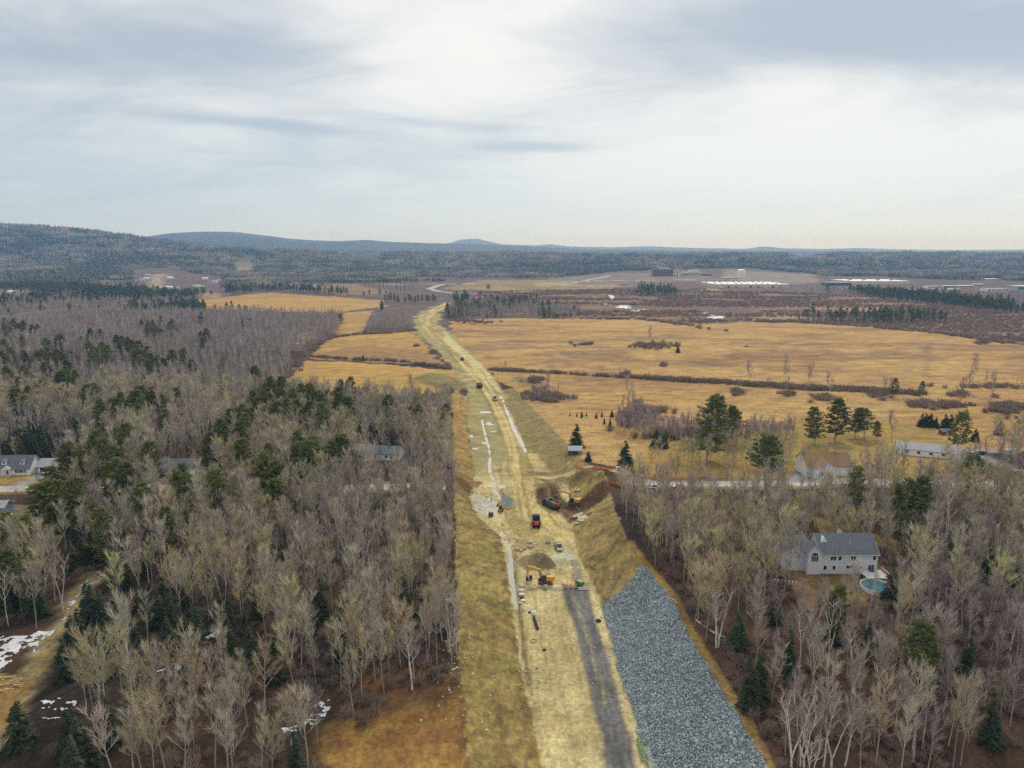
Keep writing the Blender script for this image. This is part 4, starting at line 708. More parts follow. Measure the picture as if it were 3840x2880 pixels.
# understory brush in the near woods
def brush(name, label, pl, sp, size=(.5, 1.0), cut=None, kinds=('shrub',), gap=5):
    x, y = grid(pl, sp); m = open_ok(x, y, gap)
    if cut is not None: m &= fbm(x, y, 12, 2, 141) > cut
    x, y = x[m], y[m]
    scatter_stuff(name, label, 'undergrowth', np.column_stack([x, y, H(x, y) - .05]), [random.choice(kinds) for _ in x], RNG.uniform(*size, len(x)))
CLEAR += [(*G(a, b)[:2], 14) for a, b in ((60, 1860), (120, 1880), (20, 1870), (180, 1880))]
brush('undergrowth', 'low brown saplings and brush under the left woods', poly([(-300, 2990), (1200, 2990), (1480, 2590), (1712, 2570), (1702, 1960), (1690, 1530), (1040, 1490), (-300, 1490)], 5), 2.9, (.45, 1.2), .43)
brush('undergrowth', 'low reddish brush under the right-hand woods', poly([(2330, 1850), (3840, 1852), (4300, 2300), (4200, 2990), (2900, 2990), (2710, 2510), (2540, 2230), (2345, 1960)], 7), 2.9, (.45, 1.2), .43)
# ---- hedges and brush in the fields
HX = []
def hedge(pts, wd, n, s=(.7, 1.3)):
    pl = poly(pts); n = int(n * .75); s = (s[0] * .55, s[1] * 1.25)
    for _ in range(n):
        k = random.randrange(len(pl) - 1); t_ = random.random(); (x0, y0), (x1, y1) = pl[k], pl[k + 1]
        x, y = x0 + (x1 - x0) * t_ + RNG.normal(0, wd * .45), y0 + (y1 - y0) * t_ + RNG.normal(0, wd * .45); HX.append((x, y, RNG.uniform(*s)))
def clumpb(u, v, ru, rv, n, s=(.8, 1.4)):
    n = int(n * .55); s = (s[0] * .45, s[1] * 1.3); ru *= 1.15; rv *= 1.25
    for _ in range(n):
        a, q = RNG.uniform(0, 6.28), abs(RNG.normal(0, .55)); x, y = P(u + ru * q * cos(a), v + rv * q * sin(a)); HX.append((x, y, RNG.uniform(*s)))
hedge([(1840, 1390), (1960, 1397), (2200, 1409), (2420, 1420)], 2.2, 240); hedge([(2420, 1420), (2600, 1432), (2800, 1450), (2950, 1458), (3150, 1470), (3300, 1482), (3440, 1490)], 5.5, 620, (.9, 1.9))
hedge([(1160, 1338), (1300, 1348), (1500, 1358), (1640, 1376), (1690, 1386)], 2, 230); hedge([(1250, 1268), (1330, 1258), (1450, 1252), (1560, 1240)], 2.6, 150); hedge([(1030, 1455), (1090, 1400), (1135, 1350), (1180, 1300), (1250, 1262)], 4, 200, (.9, 1.6))
for a in ((2190, 1301, 40, 6, 60), (2440, 1308, 66, 9, 190, (1.0, 2.0)), (2535, 1312, 25, 6, 30), (2490, 1378, 12, 5, 22), (2800, 1322, 6, 3, 6), (2345, 1402, 25, 7, 30), (2760, 1482, 28, 10, 40, (.9, 1.6)), (2950, 1485, 30, 9, 36), (3090, 1502, 50, 14, 80, (.9, 1.6)), (3300, 1490, 60, 16, 80), (3450, 1535, 60, 12, 70), (3560, 1545, 90, 12, 110), (3780, 1555, 80, 30, 190, (.9, 1.7)), (3720, 1458, 140, 8, 120), (3600, 1490, 30, 12, 30, (1, 2)), (3680, 1302, 22, 9, 34, (1.2, 2.4)), (1790, 1208, 70, 8, 110), (1720, 1200, 50, 10, 90, (1, 1.8)), (2620, 1240, 18, 4, 14), (2660, 1248, 10, 4, 8), (2720, 1262, 12, 4, 10), (2590, 1228, 20, 4, 16), (2015, 1425, 30, 8, 26), (1690, 1480, 14, 10, 18), (1740, 1475, 8, 10, 14), (1560, 1300, 30, 3, 10), (2480, 1560, 50, 20, 22), (2400, 1560, 40, 30, 40, (.9, 1.8)), (2040, 1500, 75, 16, 260, (1, 2.2)), (2350, 1600, 40, 30, 130, (1, 2)), (2000, 1432, 30, 10, 40), (2600, 1660, 170, 14, 420, (1, 2.0))): clumpb(*a)
hedge([(2180, 1196), (2400, 1198), (2480, 1208), (2560, 1226)], 9, 190, (.9, 1.6)); hedge([(2830, 1212), (3000, 1216), (3160, 1228), (3500, 1264), (3840, 1312)], 9, 330, (1, 1.9))
hx = np.array(HX); scatter_stuff('field_hedges', 'purple-brown leafless hedges and thickets across the tan fields', 'hedge', np.column_stack([hx[:, :2], H(hx[:, 0], hx[:, 1]) - .05]), [('mauve' if random.random() < .012 else 'brush') if y > 420 else 'shrub' for _, y, _ in HX], np.clip(hx[:, 2], .3, 1.7))
# ---- marsh brush and the forest beyond
x, y = grid(MARSH, 8.5); m = (fbm(x / 3, y, 60, 3, 151) > .44); x, y = x[m], y[m]
scatter_stuff('marsh_brush', 'low purple brush covering the marsh beyond the tan field', 'brush', np.column_stack([x, y, H(x, y) - .1]), ['brush'] * len(x), RNG.uniform(.8, 1.9, len(x)))
OPEN = [MARSH, FIELD_R, WL2] + [poly(p_) for p_ in ([(700, 1118), (1000, 1092), (1480, 1118), (1700, 1120), (1720, 1200), (1400, 1250), (1250, 1262), (1280, 1180), (780, 1172)], [(1000, 1068), (1340, 1060), (1640, 1055), (1700, 1048), (2060, 1042), (2300, 1024), (2420, 1022), (2820, 1018), (3060, 1030), (3140, 1060), (3130, 1090), (2700, 1120), (1480, 1130)],
        [(1220, 1000), (1360, 985), (1450, 995), (1440, 1012), (1300, 1008)], [(870, 1008), (960, 1003), (960, 1025), (870, 1032)], [(2930, 997), (3010, 986), (3080, 993), (3150, 1003), (2960, 1008)], [(2990, 1125), (3300, 1120), (3420, 1150), (3200, 1175), (2880, 1150)], [(3090, 1040), (3300, 1040), (3560, 1052), (3900, 1058), (3900, 1112), (3560, 1112), (3300, 1094), (3100, 1080)], [(490, 1026), (630, 1021), (840, 1040), (850, 1112), (720, 1104), (560, 1104), (500, 1075)], [(-40, 1085), (110, 1088), (120, 1122), (-40, 1118)], [(1070, 1060), (1250, 1060), (1260, 1080), (1060, 1082)])]
EVER = [poly(p_) for p_ in ([(2380, 1112), (2540, 1112), (2530, 1090), (2395, 1086)], [(2985, 1208), (3230, 1226), (3545, 1216), (3500, 1188), (3000, 1188)], [(3160, 1096), (3300, 1096), (3560, 1122), (3900, 1168), (3900, 1192), (3500, 1148), (3250, 1116)], [(1930, 1020), (2400, 1015), (2440, 1030), (2100, 1040)], [(0, 1050), (400, 1010), (480, 1040), (300, 1090), (0, 1095)])]
FARH = [P(u, v) for u, v in ((1175, 1078), (520, 1058), (535, 1052), (550, 1047), (566, 1056), (585, 1050), (612, 1085), (634, 1082), (660, 1080), (738, 1076), (752, 1080), (770, 1048), (786, 1056), (806, 1060), (822, 1056), (48, 1100), (64, 1104), (80, 1102), (555, 1034), (640, 1045), (325, 1116), (1378, 978), (3420, 1096), (3445, 1096), (3490, 1082), (3515, 1082), (3560, 1079), (3615, 1080), (3640, 1080), (3720, 1093), (3745, 1093), (3770, 1093), (3830, 1091), (3720, 1052), (3424, 1019), (3580, 1092), (3670, 1074), (2460, 1036), (2490, 1036), (2520, 1036), (2560, 1034), (2600, 1034), (2778, 1041))]
X, K_, S_ = [], [], []
def far(y0, y1, sp, kb, km, ke, size):
    y = np.arange(y0, y1, sp); px, pk = [], []
    for yy in y:
        x = np.arange(-.79 * yy - 120, .79 * yy + 120, sp); x = x + RNG.uniform(-.45, .45, len(x)) * sp; q = yy + RNG.uniform(-.45, .45, len(x)) * sp; px.append(np.column_stack([x, q]))
    p_ = np.concatenate(px); m = np.ones(len(p_), bool)
    for o in OPEN: m &= ~pip(p_[:, 0], p_[:, 1], o)
    m &= dline(p_[:, 0], p_[:, 1], HAUL) > 22
    for hx_, hy_ in FARH: m &= ~((np.abs(p_[:, 0] - hx_) < 16 + hy_ * .006) & (p_[:, 1] - hy_ > -.085 * hy_) & (p_[:, 1] - hy_ < 25))
    p_ = p_[m]; e = .6 * fbm(p_[:, 0] / 1.8, p_[:, 1], 210, 4, 161) + .4 * fbm(p_[:, 0], p_[:, 1], 40, 2, 167); ev = np.zeros(len(p_), bool)
    for o in EVER: ev |= pip(p_[:, 0], p_[:, 1], o)
    thin = fbm(p_[:, 0] / 2, p_[:, 1], 150, 3, 171) > .70; keep = ~thin | ev; p_, e, ev = p_[keep], e[keep], ev[keep]
    z = H(p_[:, 0], p_[:, 1]); X.append(np.column_stack([p_, z - .3]))
    for q, v in zip(e, ev): K_.append(random.choice(ke) if v or q > .53 else (random.choice(km) if q > .45 else random.choice(kb))); S_.append(size * random.uniform(.75, 1.15))
far(1120, 1900, 10.5, ('slim', 'round', 'round'), ('round', 'slim', 'fpine'), ('fpine', 'fspruce', 'fpine'), 1.0)
far(1900, 3600, 34, ('pbare',), ('pmix',), ('pever',), 1.0)
far(3600, 7200, 62, ('pbare', 'pmix'), ('pmix',), ('pever',), 1.7)
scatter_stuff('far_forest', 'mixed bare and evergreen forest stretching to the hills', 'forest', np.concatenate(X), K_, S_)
for o in EVER[:2]:
    x, y = grid(o, 11.5); scatter_stuff('pine_stand', 'dark evergreen stand above the purple marsh' if o is EVER[0] else 'dark evergreen row along the top of the tan field', 'evergreens', np.column_stack([x, y, H(x, y) - .1]), [random.choice(('fpine', 'fspruce', 'fpine', 'round')) for _ in x], RNG.uniform(.5, 1.15, len(x)))
hx = [P(u, v) for u, v in crop(1000, 850, .4521, [(990, 640), (1030, 630), (1060, 635), (1010, 625), (1090, 650), (1150, 640), (1180, 630), (1200, 640), (1230, 645), (1260, 640), (1290, 630), (1330, 635), (1380, 640), (1400, 630), (1350, 625), (950, 695), (965, 690), (805, 585), (850, 580), (940, 575), (990, 570), (1640, 575), (1770, 580), (530, 545), (460, 505), (1840, 530), (1830, 525), (1850, 528)])]
hx = np.array(hx); scatter_stuff('pine_clump', 'dark pines clumped on the brush land left of the far road bend', 'evergreens', np.column_stack([hx, H(hx[:, 0], hx[:, 1]) - .1]), ['fpine'] * len(hx), RNG.uniform(.7, 1.1, len(hx)))

# ================================================================== road works: water, snow, stone
def mask_sheet(name, polys, cell, dz, m, label=None, cat=None, kind=None, rough=0., wobble=1.0, seed=0, parent=None, holes=0.):
    """a thin sheet lying on the ground inside some outlines"""
    vs, fs, idx = [], [], {}
    for pl in polys:
        xs = [p[0] for p in pl]; ys = [p[1] for p in pl]; x = np.arange(min(xs) - cell, max(xs) + cell, cell); y = np.arange(min(ys) - cell, max(ys) + cell, cell); X_, Y_ = np.meshgrid(x, y)
        wxx = X_ + (fbm(X_, Y_, cell * 7, 3, 201 + seed) - .5) * cell * 7 * wobble; wyy = Y_ + (fbm(X_, Y_, cell * 7, 3, 211 + seed) - .5) * cell * 7 * wobble
        ins = pip(wxx + cell / 2, wyy + cell / 2, pl); Z_ = H(X_, Y_) + dz + rough * (fbm(X_, Y_, cell * 4, 3, 221) - .3)
        if holes: ins &= fbm(X_, Y_, cell * 5, 3, 231 + seed) > holes
        for r, c in zip(*np.nonzero(ins[:-1, :-1])):
            f = []
            for a, b in ((r, c), (r, c + 1), (r + 1, c + 1), (r + 1, c)):
                k = (round(X_[a, b], 3), round(Y_[a, b], 3))
                if k not in idx: idx[k] = len(vs); vs.append((X_[a, b], Y_[a, b], Z_[a, b]))
                f.append(idx[k])
            fs.append(tuple(f))
    if not fs: return None
    mb = MB(); mb.v, mb.f = vs, fs; o = mb.build(name, m, parent, smooth=True); return tag(o, label, cat, kind=kind)
def band(pts, wd):
    """outline round a polyline (points in photograph pixels on the road bed)"""
    p_ = poly(pts); wd = wd if isinstance(wd, (list, tuple)) else [wd] * len(p_); a, b = [], []
    for i, (x, y) in enumerate(p_):
        x0, y0 = p_[max(i - 1, 0)]; x1, y1 = p_[min(i + 1, len(p_) - 1)]; l = hypot(x1 - x0, y1 - y0); nx_, ny_ = -(y1 - y0) / l, (x1 - x0) / l
        a.append((x + nx_ * wd[i] / 2, y + ny_ * wd[i] / 2)); b.append((x - nx_ * wd[i] / 2, y - ny_ * wd[i] / 2))
    return a + b[::-1]
water = mat('muddy_water', (.40, .37, .26), .06, .1, .3, spec=.9); wb = water.node_tree.nodes['Principled BSDF']; wb.inputs['IOR'].default_value = 1.6; wb.inputs['Coat Weight'].default_value = 1.0; wb.inputs['Coat Roughness'].default_value = .03
ice = mat('pond_ice', (.74, .76, .76), .25, .06, .05); snowm = mat('snow', (.62, .64, .66), .7, .25, 1.2)
def flat_water(pl, wd, level, off=0.):
    """a flat ribbon of water; the banks of the dip cut its outline"""
    mb = MB(); a_, b_ = [], []; e0, e1 = Vector(pl[0]) - Vector(pl[1]), Vector(pl[-1]) - Vector(pl[-2]); pl = [tuple(Vector(pl[0]) + e0.normalized() * wd)] + list(pl) + [tuple(Vector(pl[-1]) + e1.normalized() * wd)]
    for i, (x, y) in enumerate(pl):
        x0, y0 = pl[max(i - 1, 0)]; x1, y1 = pl[min(i + 1, len(pl) - 1)]; l = hypot(x1 - x0, y1 - y0); nx_, ny_ = -(y1 - y0) / l, (x1 - x0) / l; a_.append((x + nx_ * wd, y + ny_ * wd, level)); b_.append((x - nx_ * wd, y - ny_ * wd, level))
    n = len(pl); mb.add(a_ + b_, [(i, i + 1, n + i + 1, n + i) for i in range(n - 1)]); return tag(mb.build('water', water), kind='structure')
for i, (pl, wd) in enumerate(STREAMS): flat_water(pl, wd * (.55 if i < 3 else 1.0), -.42 if i < 3 else -.13)
for px, py, rx, ry, d in PUDDLES: MB_ = MB().disc(1.0, 0, 20).build('water', water, None, (px, py, -.125 if d > .15 else -.05)); MB_.scale = (rx * 1.25, ry * 1.25, 1); tag(MB_, kind='structure')
mask_sheet('water', [poly([(2418, 2800), (2440, 2795), (2462, 2900), (2440, 2900)])], .3, .10, mat('green_water', (.12, .17, .07), .45, .1, .5, spec=.3), kind='structure', wobble=.4)
mask_sheet('pond_ice', [poly(crop(1900, 880, .4521, q)) for q in ([(850, 503), (885, 505), (905, 520), (880, 545), (862, 535)], [(790, 568), (850, 572), (866, 588), (820, 585)], [(930, 585), (990, 590), (1030, 600), (1025, 618), (960, 612), (890, 605), (935, 598)], [(1030, 632), (1090, 628), (1160, 622), (1120, 634), (1090, 644)], [(1560, 648), (1650, 648), (1720, 658), (1795, 676), (1780, 700), (1700, 704), (1640, 692), (1750, 680), (1660, 662), (1560, 655)], [(1790, 706), (1840, 711), (1800, 710)], [(1485, 655), (1530, 655), (1510, 664)])], 4, .35, ice, kind='structure', wobble=.5)
def snowpatch(label, f, pts, cell=.3, rough=.3): mask_sheet('snow_patch', [[G(u, v)[:2] for u, v in crop(*f, q)] for q in pts], cell, .06, snowm, label, 'snow', rough=rough, wobble=1.5, seed=len(label), holes=.46)
C7, C8 = (0, 1850, .6207), (850, 1850, .6207)
snowpatch('long streak of melting snow along the left end of the dirt track', C7, [[(-60, 870), (60, 870), (180, 850), (320, 815), (330, 835), (230, 900), (240, 950), (150, 930), (60, 1000), (0, 1080), (-60, 1080)]])
snowpatch('small patches of old snow along the upper dirt track', C7, [[(505, 530), (530, 520), (520, 570), (505, 565)], [(470, 620), (500, 600), (490, 622), (470, 632)], [(420, 665), (470, 640), (460, 665), (425, 680)], [(355, 768), (385, 752), (370, 775)], [(390, 700), (412, 690), (405, 706)]])
snowpatch('broken snow bank in the middle of the left woods', C7, [[(1205, 890), (1260, 855), (1310, 818), (1330, 850), (1290, 880), (1230, 905), (1200, 920)], [(1150, 985), (1190, 955), (1245, 930), (1240, 950), (1160, 995)], [(1000, 1070), (1050, 1035), (1095, 1030), (1090, 1060), (1010, 1085)], [(940, 1085), (985, 1060), (990, 1080), (950, 1095)], [(835, 1090), (862, 1080), (855, 1118)]])
snowpatch('largest snow patch at the edge of the rust-coloured field', C8, [[(560, 1260), (615, 1225), (615, 1320), (570, 1330), (530, 1300)], [(305, 1435), (380, 1405), (470, 1375), (540, 1370), (520, 1410), (420, 1440), (340, 1455)], [(215, 1415), (255, 1395), (240, 1425)], [(500, 1345), (600, 1330), (590, 1360)]])
snowpatch('tiny snow patch on the rust-coloured field edge', C8, [[(728, 1295), (760, 1282), (755, 1305), (735, 1312)]], .25)
snowpatch('snow patch beside the dirt track at lower left', C7, [[(235, 1260), (380, 1240), (460, 1275), (430, 1300), (240, 1310)], [(250, 1355), (410, 1345), (405, 1358), (255, 1366)]])
# ---- riprap: thousands of broken grey stones on the slope
PHI = (1 + 5 ** .5) / 2
ICO_V = np.array([(-1, PHI, 0), (1, PHI, 0), (-1, -PHI, 0), (1, -PHI, 0), (0, -1, PHI), (0, 1, PHI), (0, -1, -PHI), (0, 1, -PHI), (PHI, 0, -1), (PHI, 0, 1), (-PHI, 0, -1), (-PHI, 0, 1)]) / sqrt(1 + PHI * PHI)
ICO_F = np.array([(0, 11, 5), (0, 5, 1), (0, 1, 7), (0, 7, 10), (0, 10, 11), (1, 5, 9), (5, 11, 4), (11, 10, 2), (10, 7, 6), (7, 1, 8), (3, 9, 4), (3, 4, 2), (3, 2, 6), (3, 6, 8), (3, 8, 9), (4, 9, 5), (2, 4, 11), (6, 2, 10), (8, 6, 7), (9, 8, 1)])
def stones(name, x, y, smin, smax, m, sink=.25, parent=None):
    n = len(x); q = RNG.normal(0, 1, (n, 3, 3)); q = np.linalg.qr(q)[0]; sz = RNG.uniform(smin, smax, n)[:, None] * RNG.uniform(.65, 1.35, (n, 3))
    V = ICO_V[None] * RNG.uniform(.72, 1.2, (n, 12, 1)); V = np.einsum('nij,nkj->nki', q, V * sz[:, None, :]); V[..., 0] += x[:, None]; V[..., 1] += y[:, None]; V[..., 2] += (H(x, y) + sz.mean(1) * (1 - sink * 2) * .6)[:, None]
    Fc = (ICO_F[None] + (np.arange(n) * 12)[:, None, None]).reshape(-1, 3)
    me = bpy.data.meshes.new(name); me.vertices.add(n * 12); me.vertices.foreach_set('co', V.astype(np.float32).ravel()); me.loops.add(Fc.size); me.loops.foreach_set('vertex_index', Fc.ravel().astype(np.int32)); me.polygons.add(len(Fc)); me.polygons.foreach_set('loop_start', (np.arange(len(Fc)) * 3).astype(np.int32)); me.polygons.foreach_set('loop_total', np.full(len(Fc), 3, np.int32)); me.update(calc_edges=True)
    tone = np.repeat(np.clip(RNG.normal(1, .3, n), .45, 1.9), 12); hue = np.repeat(RNG.uniform(-1, 1, n), 12); c = np.stack([tone * (1 + .10 * hue), tone, tone * (1 - .08 * hue), np.ones_like(tone)], 1)
    a = me.color_attributes.new('tone', 'FLOAT_COLOR', 'POINT'); a.data.foreach_set('color', c.astype(np.float32).ravel()); me.materials.append(m)
    o = bpy.data.objects.new(name, me); COL.objects.link(o); o.parent = parent; return o
def stone_mat(name, col):
    m = bpy.data.materials.new(name); m.use_nodes = True; t_ = m.node_tree; b_ = t_.nodes['Principled BSDF']; b_.inputs['Roughness'].default_value = .8; a = t_.nodes.new('ShaderNodeAttribute'); a.attribute_name = 'tone'
    mx = t_.nodes.new('ShaderNodeMix'); mx.data_type = 'RGBA'; mx.blend_type = 'MULTIPLY'; mx.inputs[0].default_value = 1; mx.inputs[6].default_value = (*col, 1); t_.links.new(a.outputs[0], mx.inputs[7]); t_.links.new(mx.outputs[2], b_.inputs['Base Color']); return m
rip_m = stone_mat('riprap_stone', (.27, .315, .33)); x, y = grid([P(u, v, 3) for u, v in ((2450, 2990), (2230, 2260), (2420, 2090), (2560, 2240), (2960, 2990))], .32, .5); q_ = fbm(x, y, 2.2, 3, 301) - .5; k_ = pip(x + q_ * 2.6, y + q_ * 2.6, RIP); x, y = x[k_], y[k_]
tag(stones('riprap', x, y, .10, .30, rip_m, .36), 'blue-grey broken stone covering the steep slope right of the gravel track', 'riprap', kind='stuff')
x, y = grid(poly([(1886, 1852), (1918, 1868), (1922, 1905), (1890, 1908), (1868, 1890)]), .5, .5); tag(stones('riprap', x, y, .10, .26, rip_m), 'patch of grey stone beside the concrete pad', 'riprap', kind='stuff')
rubble_m = stone_mat('field_stone', (.46, .42, .31)); px_, py_ = [], []
for a, b, n, sp in ((1722, 2560, 40, 3), (1720, 2450, 30, 3), (1716, 2330, 22, 3), (1745, 2700, 16, 3), (1990, 2600, 26, 2.5), (1970, 2520, 22, 2), (1690, 1462, 60, 9), (1950, 1492, 40, 6), (2040, 1960, 30, 5), (2170, 2000, 22, 4), (2335, 2200, 16, 4), (2260, 2400, 20, 3), (2330, 2640, 18, 2.5), (1900, 1990, 30, 4), (2240, 2250, 14, 3), (2150, 2010, 16, 4), (2060, 2000, 12, 4), (2470, 2360, 10, 3), (2220, 1900, 14, 5)):
    gx0, gy0, _ = G(a, b); px_ += list(RNG.normal(gx0, sp, n)); py_ += list(RNG.normal(gy0, sp * 1.6, n))
tag(stones('loose_stones', np.array(px_), np.array(py_), .10, .34, rubble_m), 'loose pale stones strewn along the ditch and slope edges', 'stones', kind='stuff')
bould_m = mat('boulder_tan', (.52, .44, .28), .9, .3, 1.2, bump=.1); bould_g = mat('boulder_grey', (.36, .30, .21), .9, .3, 1.2, bump=.1)
def boulder(u, v, s, label, m=None, flat=.75):
    x, y, z = G(u, v); R = np.random.default_rng(int(u * 7 + v)); mb = MB()
    import bmesh
    bm = bmesh.new(); bmesh.ops.create_icosphere(bm, subdivisions=2, radius=1)
    off = R.uniform(0, 50); sc_ = (s * R.uniform(.9, 1.25), s * R.uniform(.75, 1.05), s * flat * R.uniform(.8, 1.1))
    for q in bm.verts:
        k = .75 + .55 * float(fbm(q.co.x * 1.3 + off + q.co.z, q.co.y * 1.3 + off - q.co.z * .7, 1.0, 2, 5)); q.co = Vector((q.co.x * k * sc_[0], q.co.y * k * sc_[1], q.co.z * k * sc_[2]))
    me = bpy.data.meshes.new('boulder'); bm.to_mesh(me); bm.free(); me.materials.append(m or bould_m); o = bpy.data.objects.new('boulder', me); COL.objects.link(o); o.location = (x, y, z + sc_[2] * .45); o.rotation_euler.z = R.uniform(0, 6)
    return tag(o, label, 'boulder', 'boulders on the road works')
C1 = (1640, 1750, .36166)
for a, b, s, lab, m in ((870, 1262, .95, 'brown boulder at the left end of the barrier row', bould_g), (962, 1262, 1.0, 'pale rounded boulder in front of the near excavator bucket', bould_m), (1060, 1250, .7, 'smaller pale boulder under the near excavator track', bould_m), (1124, 1262, 1.15, 'largest flat boulder beside the left concrete barrier', bould_g), (938, 1218, .7, 'pale boulder under the raised bucket of the near excavator', bould_m),
                        (830, 858, .75, 'leftmost boulder by the ditch above the gravel pile', bould_m), (870, 874, .7, 'low boulder next to the ditch-side boulder', bould_m), (897, 852, .65, 'boulder between the ditch and the boulder heap', bould_m), (965, 792, 1.2, 'biggest boulder on top of the heap above the gravel pile', bould_m), (966, 832, .75, 'pale boulder at the foot of the heap', bould_m), (1004, 812, .8, 'right boulder of the heap above the gravel pile', bould_m), (937, 828, .55, 'small boulder left of the heap', bould_m), (1030, 806, .6, 'small boulder at the right end of the heap', bould_m), (1148, 792, .95, 'brown boulder on the bank left of the pickup truck', bould_g), (680, 606, .6, 'pale boulder below the small pad machine', bould_m), (742, 645, .45, 'half-buried stone near the ditch head', bould_m), (232, 343, .55, 'brown lump of rock on the left mound', bould_g)):
    boulder(*crop(*C1, [(a, b)])[0], s, lab, m)

# ================================================================== machines
yellow = mat('machine_yellow', (.62, .36, .035), .45, .14, 1.5, spec=.5); dark = mat('dark_steel', (.045, .043, .042), .6, .25, 2); glass = mat('dark_glass', (.02, .024, .03), .08, .1, 1, spec=.8); steel = mat('worn_steel', (.22, .21, .19), .55, .25, 2); rubber = mat('rubber', (.03, .029, .028), .85, .2, 2)
orange = mat('signal_orange', (.90, .085, .03), .5, .06, 2); white = mat('white_paint', (.78, .78, .76), .5, .08, 1); pale = mat('pale_concrete', (.62, .61, .56), .85, .14, 1.2); rust = mat('rusty_steel', (.17, .08, .04), .85, .3, 3); trackm = mat('track_steel', (.16, .145, .12), .7, .3, 3)
def stadium(x0, x1, z0, z1, n=6):
    r = (z1 - z0) / 2; zc_ = (z0 + z1) / 2
    return [(x1 - r + r * cos(-pi / 2 + pi * i / n), zc_ + r * sin(-pi / 2 + pi * i / n)) for i in range(n + 1)] + [(x0 + r + r * cos(pi / 2 + pi * i / n), zc_ + r * sin(pi / 2 + pi * i / n)) for i in range(n + 1)]
def strip(pts, wds):
    """2-d outline of a bar of varying depth along points"""
    a, b = [], []
    for i, (x, z) in enumerate(pts):
        x0, z0 = pts[max(i - 1, 0)]; x1, z1 = pts[min(i + 1, len(pts) - 1)]; l = hypot(x1 - x0, z1 - z0); a.append((x - (z1 - z0) / l * wds[i] / 2, z + (x1 - x0) / l * wds[i] / 2)); b.append((x + (z1 - z0) / l * wds[i] / 2, z - (x1 - x0) / l * wds[i] / 2))
    return a + b[::-1]
def excavator(u, v, rz, label, tip=(5.3, 4.9), bend=(1.9, 4.1), end=(5.5, 1.75), swing=0, load=False):
    x, y, z = G(u, v); o = empty('excavator', (x, y, z), rz, label, 'excavator', 'yellow excavators')
    for s in (-1, 1):
        tk = MB().prism(stadium(-2.25, 2.25, 0, .95), s * 1.25 - .3, s * 1.25 + .3).build('track', trackm, o)
        MB().prism(stadium(-1.95, 1.95, .2, .75), s * 1.25 - .32, s * 1.25 + .32).build('track_frame', dark, tk)
        [MB().rod((q, s * 1.25 - .34, .42), (q, s * 1.25 + .34, .42), .17, n=8).build('roller', steel, tk) for q in (-1.4, -.7, 0, .7, 1.4)]
    MB().box((0, 0, .8), (2.2, 1.9, .5)).build('undercarriage', dark, o)
    MB().rod((0, 0, .95), (0, 0, 1.2), .75, n=14).build('slew_ring', dark, o)
    M = empty('upper', (0, 0, 0)); COL.objects.unlink(M); bpy.data.objects.remove(M)
    body = MB().prism([(1.3, 1.2), (1.3, 1.45), (.2, 1.55), (.2, 2.35), (-.5, 2.62), (-2.2, 2.62), (-2.2, 1.2)], -1.35, 1.35).build('engine_house', yellow, o, bevel=.08)
    MB().prism([(-2.15, -1.38), (-2.15, 1.38), (-2.55, 1.25), (-2.82, .7), (-2.88, 0), (-2.82, -.7), (-2.55, -1.25)], 1.25, 2.58, 'z').build('counterweight', yellow, o, bevel=.1)
    [MB().box((-1.1 + .5 * i, -.5, 2.66), (.3, .9, .06)).build('vent', dark, body) for i in range(-1, 3)]
    cab = MB().prism([(1.35, 1.3), (1.45, 2.0), (1.05, 3.1), (-.25, 3.1), (-.3, 1.3)], .35, 1.38).build('cab', dark, o, bevel=.05)
    MB().prism([(1.0, 3.11), (-.25, 3.11), (-.25, 3.2), (.95, 3.2)], .33, 1.40).build('cab_roof', steel, cab); MB().prism([(1.25, 1.95), (1.0, 2.95), (-.1, 2.95), (-.12, 1.95)], 1.375, 1.40).build('side_window', glass, cab); MB().prism([(1.43, 2.0), (1.08, 3.0), (1.13, 3.0), (1.48, 2.0)], .45, 1.3).build('windscreen', glass, cab)
    MB().rod((-1.0, -.75, 2.6), (-1.0, -.75, 3.25), .09).build('exhaust', dark, o)
    mb = MB(); mb.rod((.2, -1.3, 2.4), (.2, -1.3, 3.1), .03).rod((-.5, -1.3, 2.6), (-.5, -1.3, 3.3), .03).rod((.2, -1.3, 3.1), (-.5, -1.3, 3.3), .03); mb.build('handrail', steel, o)
    b = MB().prism(strip([(.8, 1.75), bend, (bend[0] * .45 + tip[0] * .55, bend[1] * .4 + tip[1] * .6 + .25), tip], [.5, .85, .6, .38]), -.42, .06).build('boom', yellow, o)
    for q in (-.55, .19): MB().rod((1.5, q, 1.5), (bend[0] + .3, q, bend[1] - .1), .1).build('boom_cylinder', steel, b)
    MB().rod((bend[0] + .3, -.18, bend[1] + .45), (tip[0] - .2, -.18, tip[1] + .5), .09).build('stick_cylinder', white, b)
    dx, dz_ = tip[0] - end[0], tip[1] - end[1]; l = hypot(dx, dz_)
    st = MB().prism(strip([(tip[0] + dx / l * .6, tip[1] + dz_ / l * .6), tip, end], [.35, .62, .3]), -.36, 0).build('stick', yellow, o); MB().rod((tip[0] + .45, -.18, tip[1] + .1), (end[0] + .35, -.18, end[1] + .9), .08).build('bucket_cylinder', dark, st)
    e = end; bk = MB().prism([(e[0] + .25, e[1] + .15), (e[0] + .55, e[1] - .6), (e[0] + .35, e[1] - 1.2), (e[0] - .35, e[1] - 1.45), (e[0] - .75, e[1] - 1.3), (e[0] - .95, e[1] - .95), (e[0] - .25, e[1] - .7), (e[0] - .2, e[1])], -.85, .5).build('bucket', dark, o)
    [MB().box((e[0] - .9, -.75 + .3 * i, e[1] - 1.12), (.3, .12, .1)).build('tooth', steel, bk) for i in range(5)]
    return o
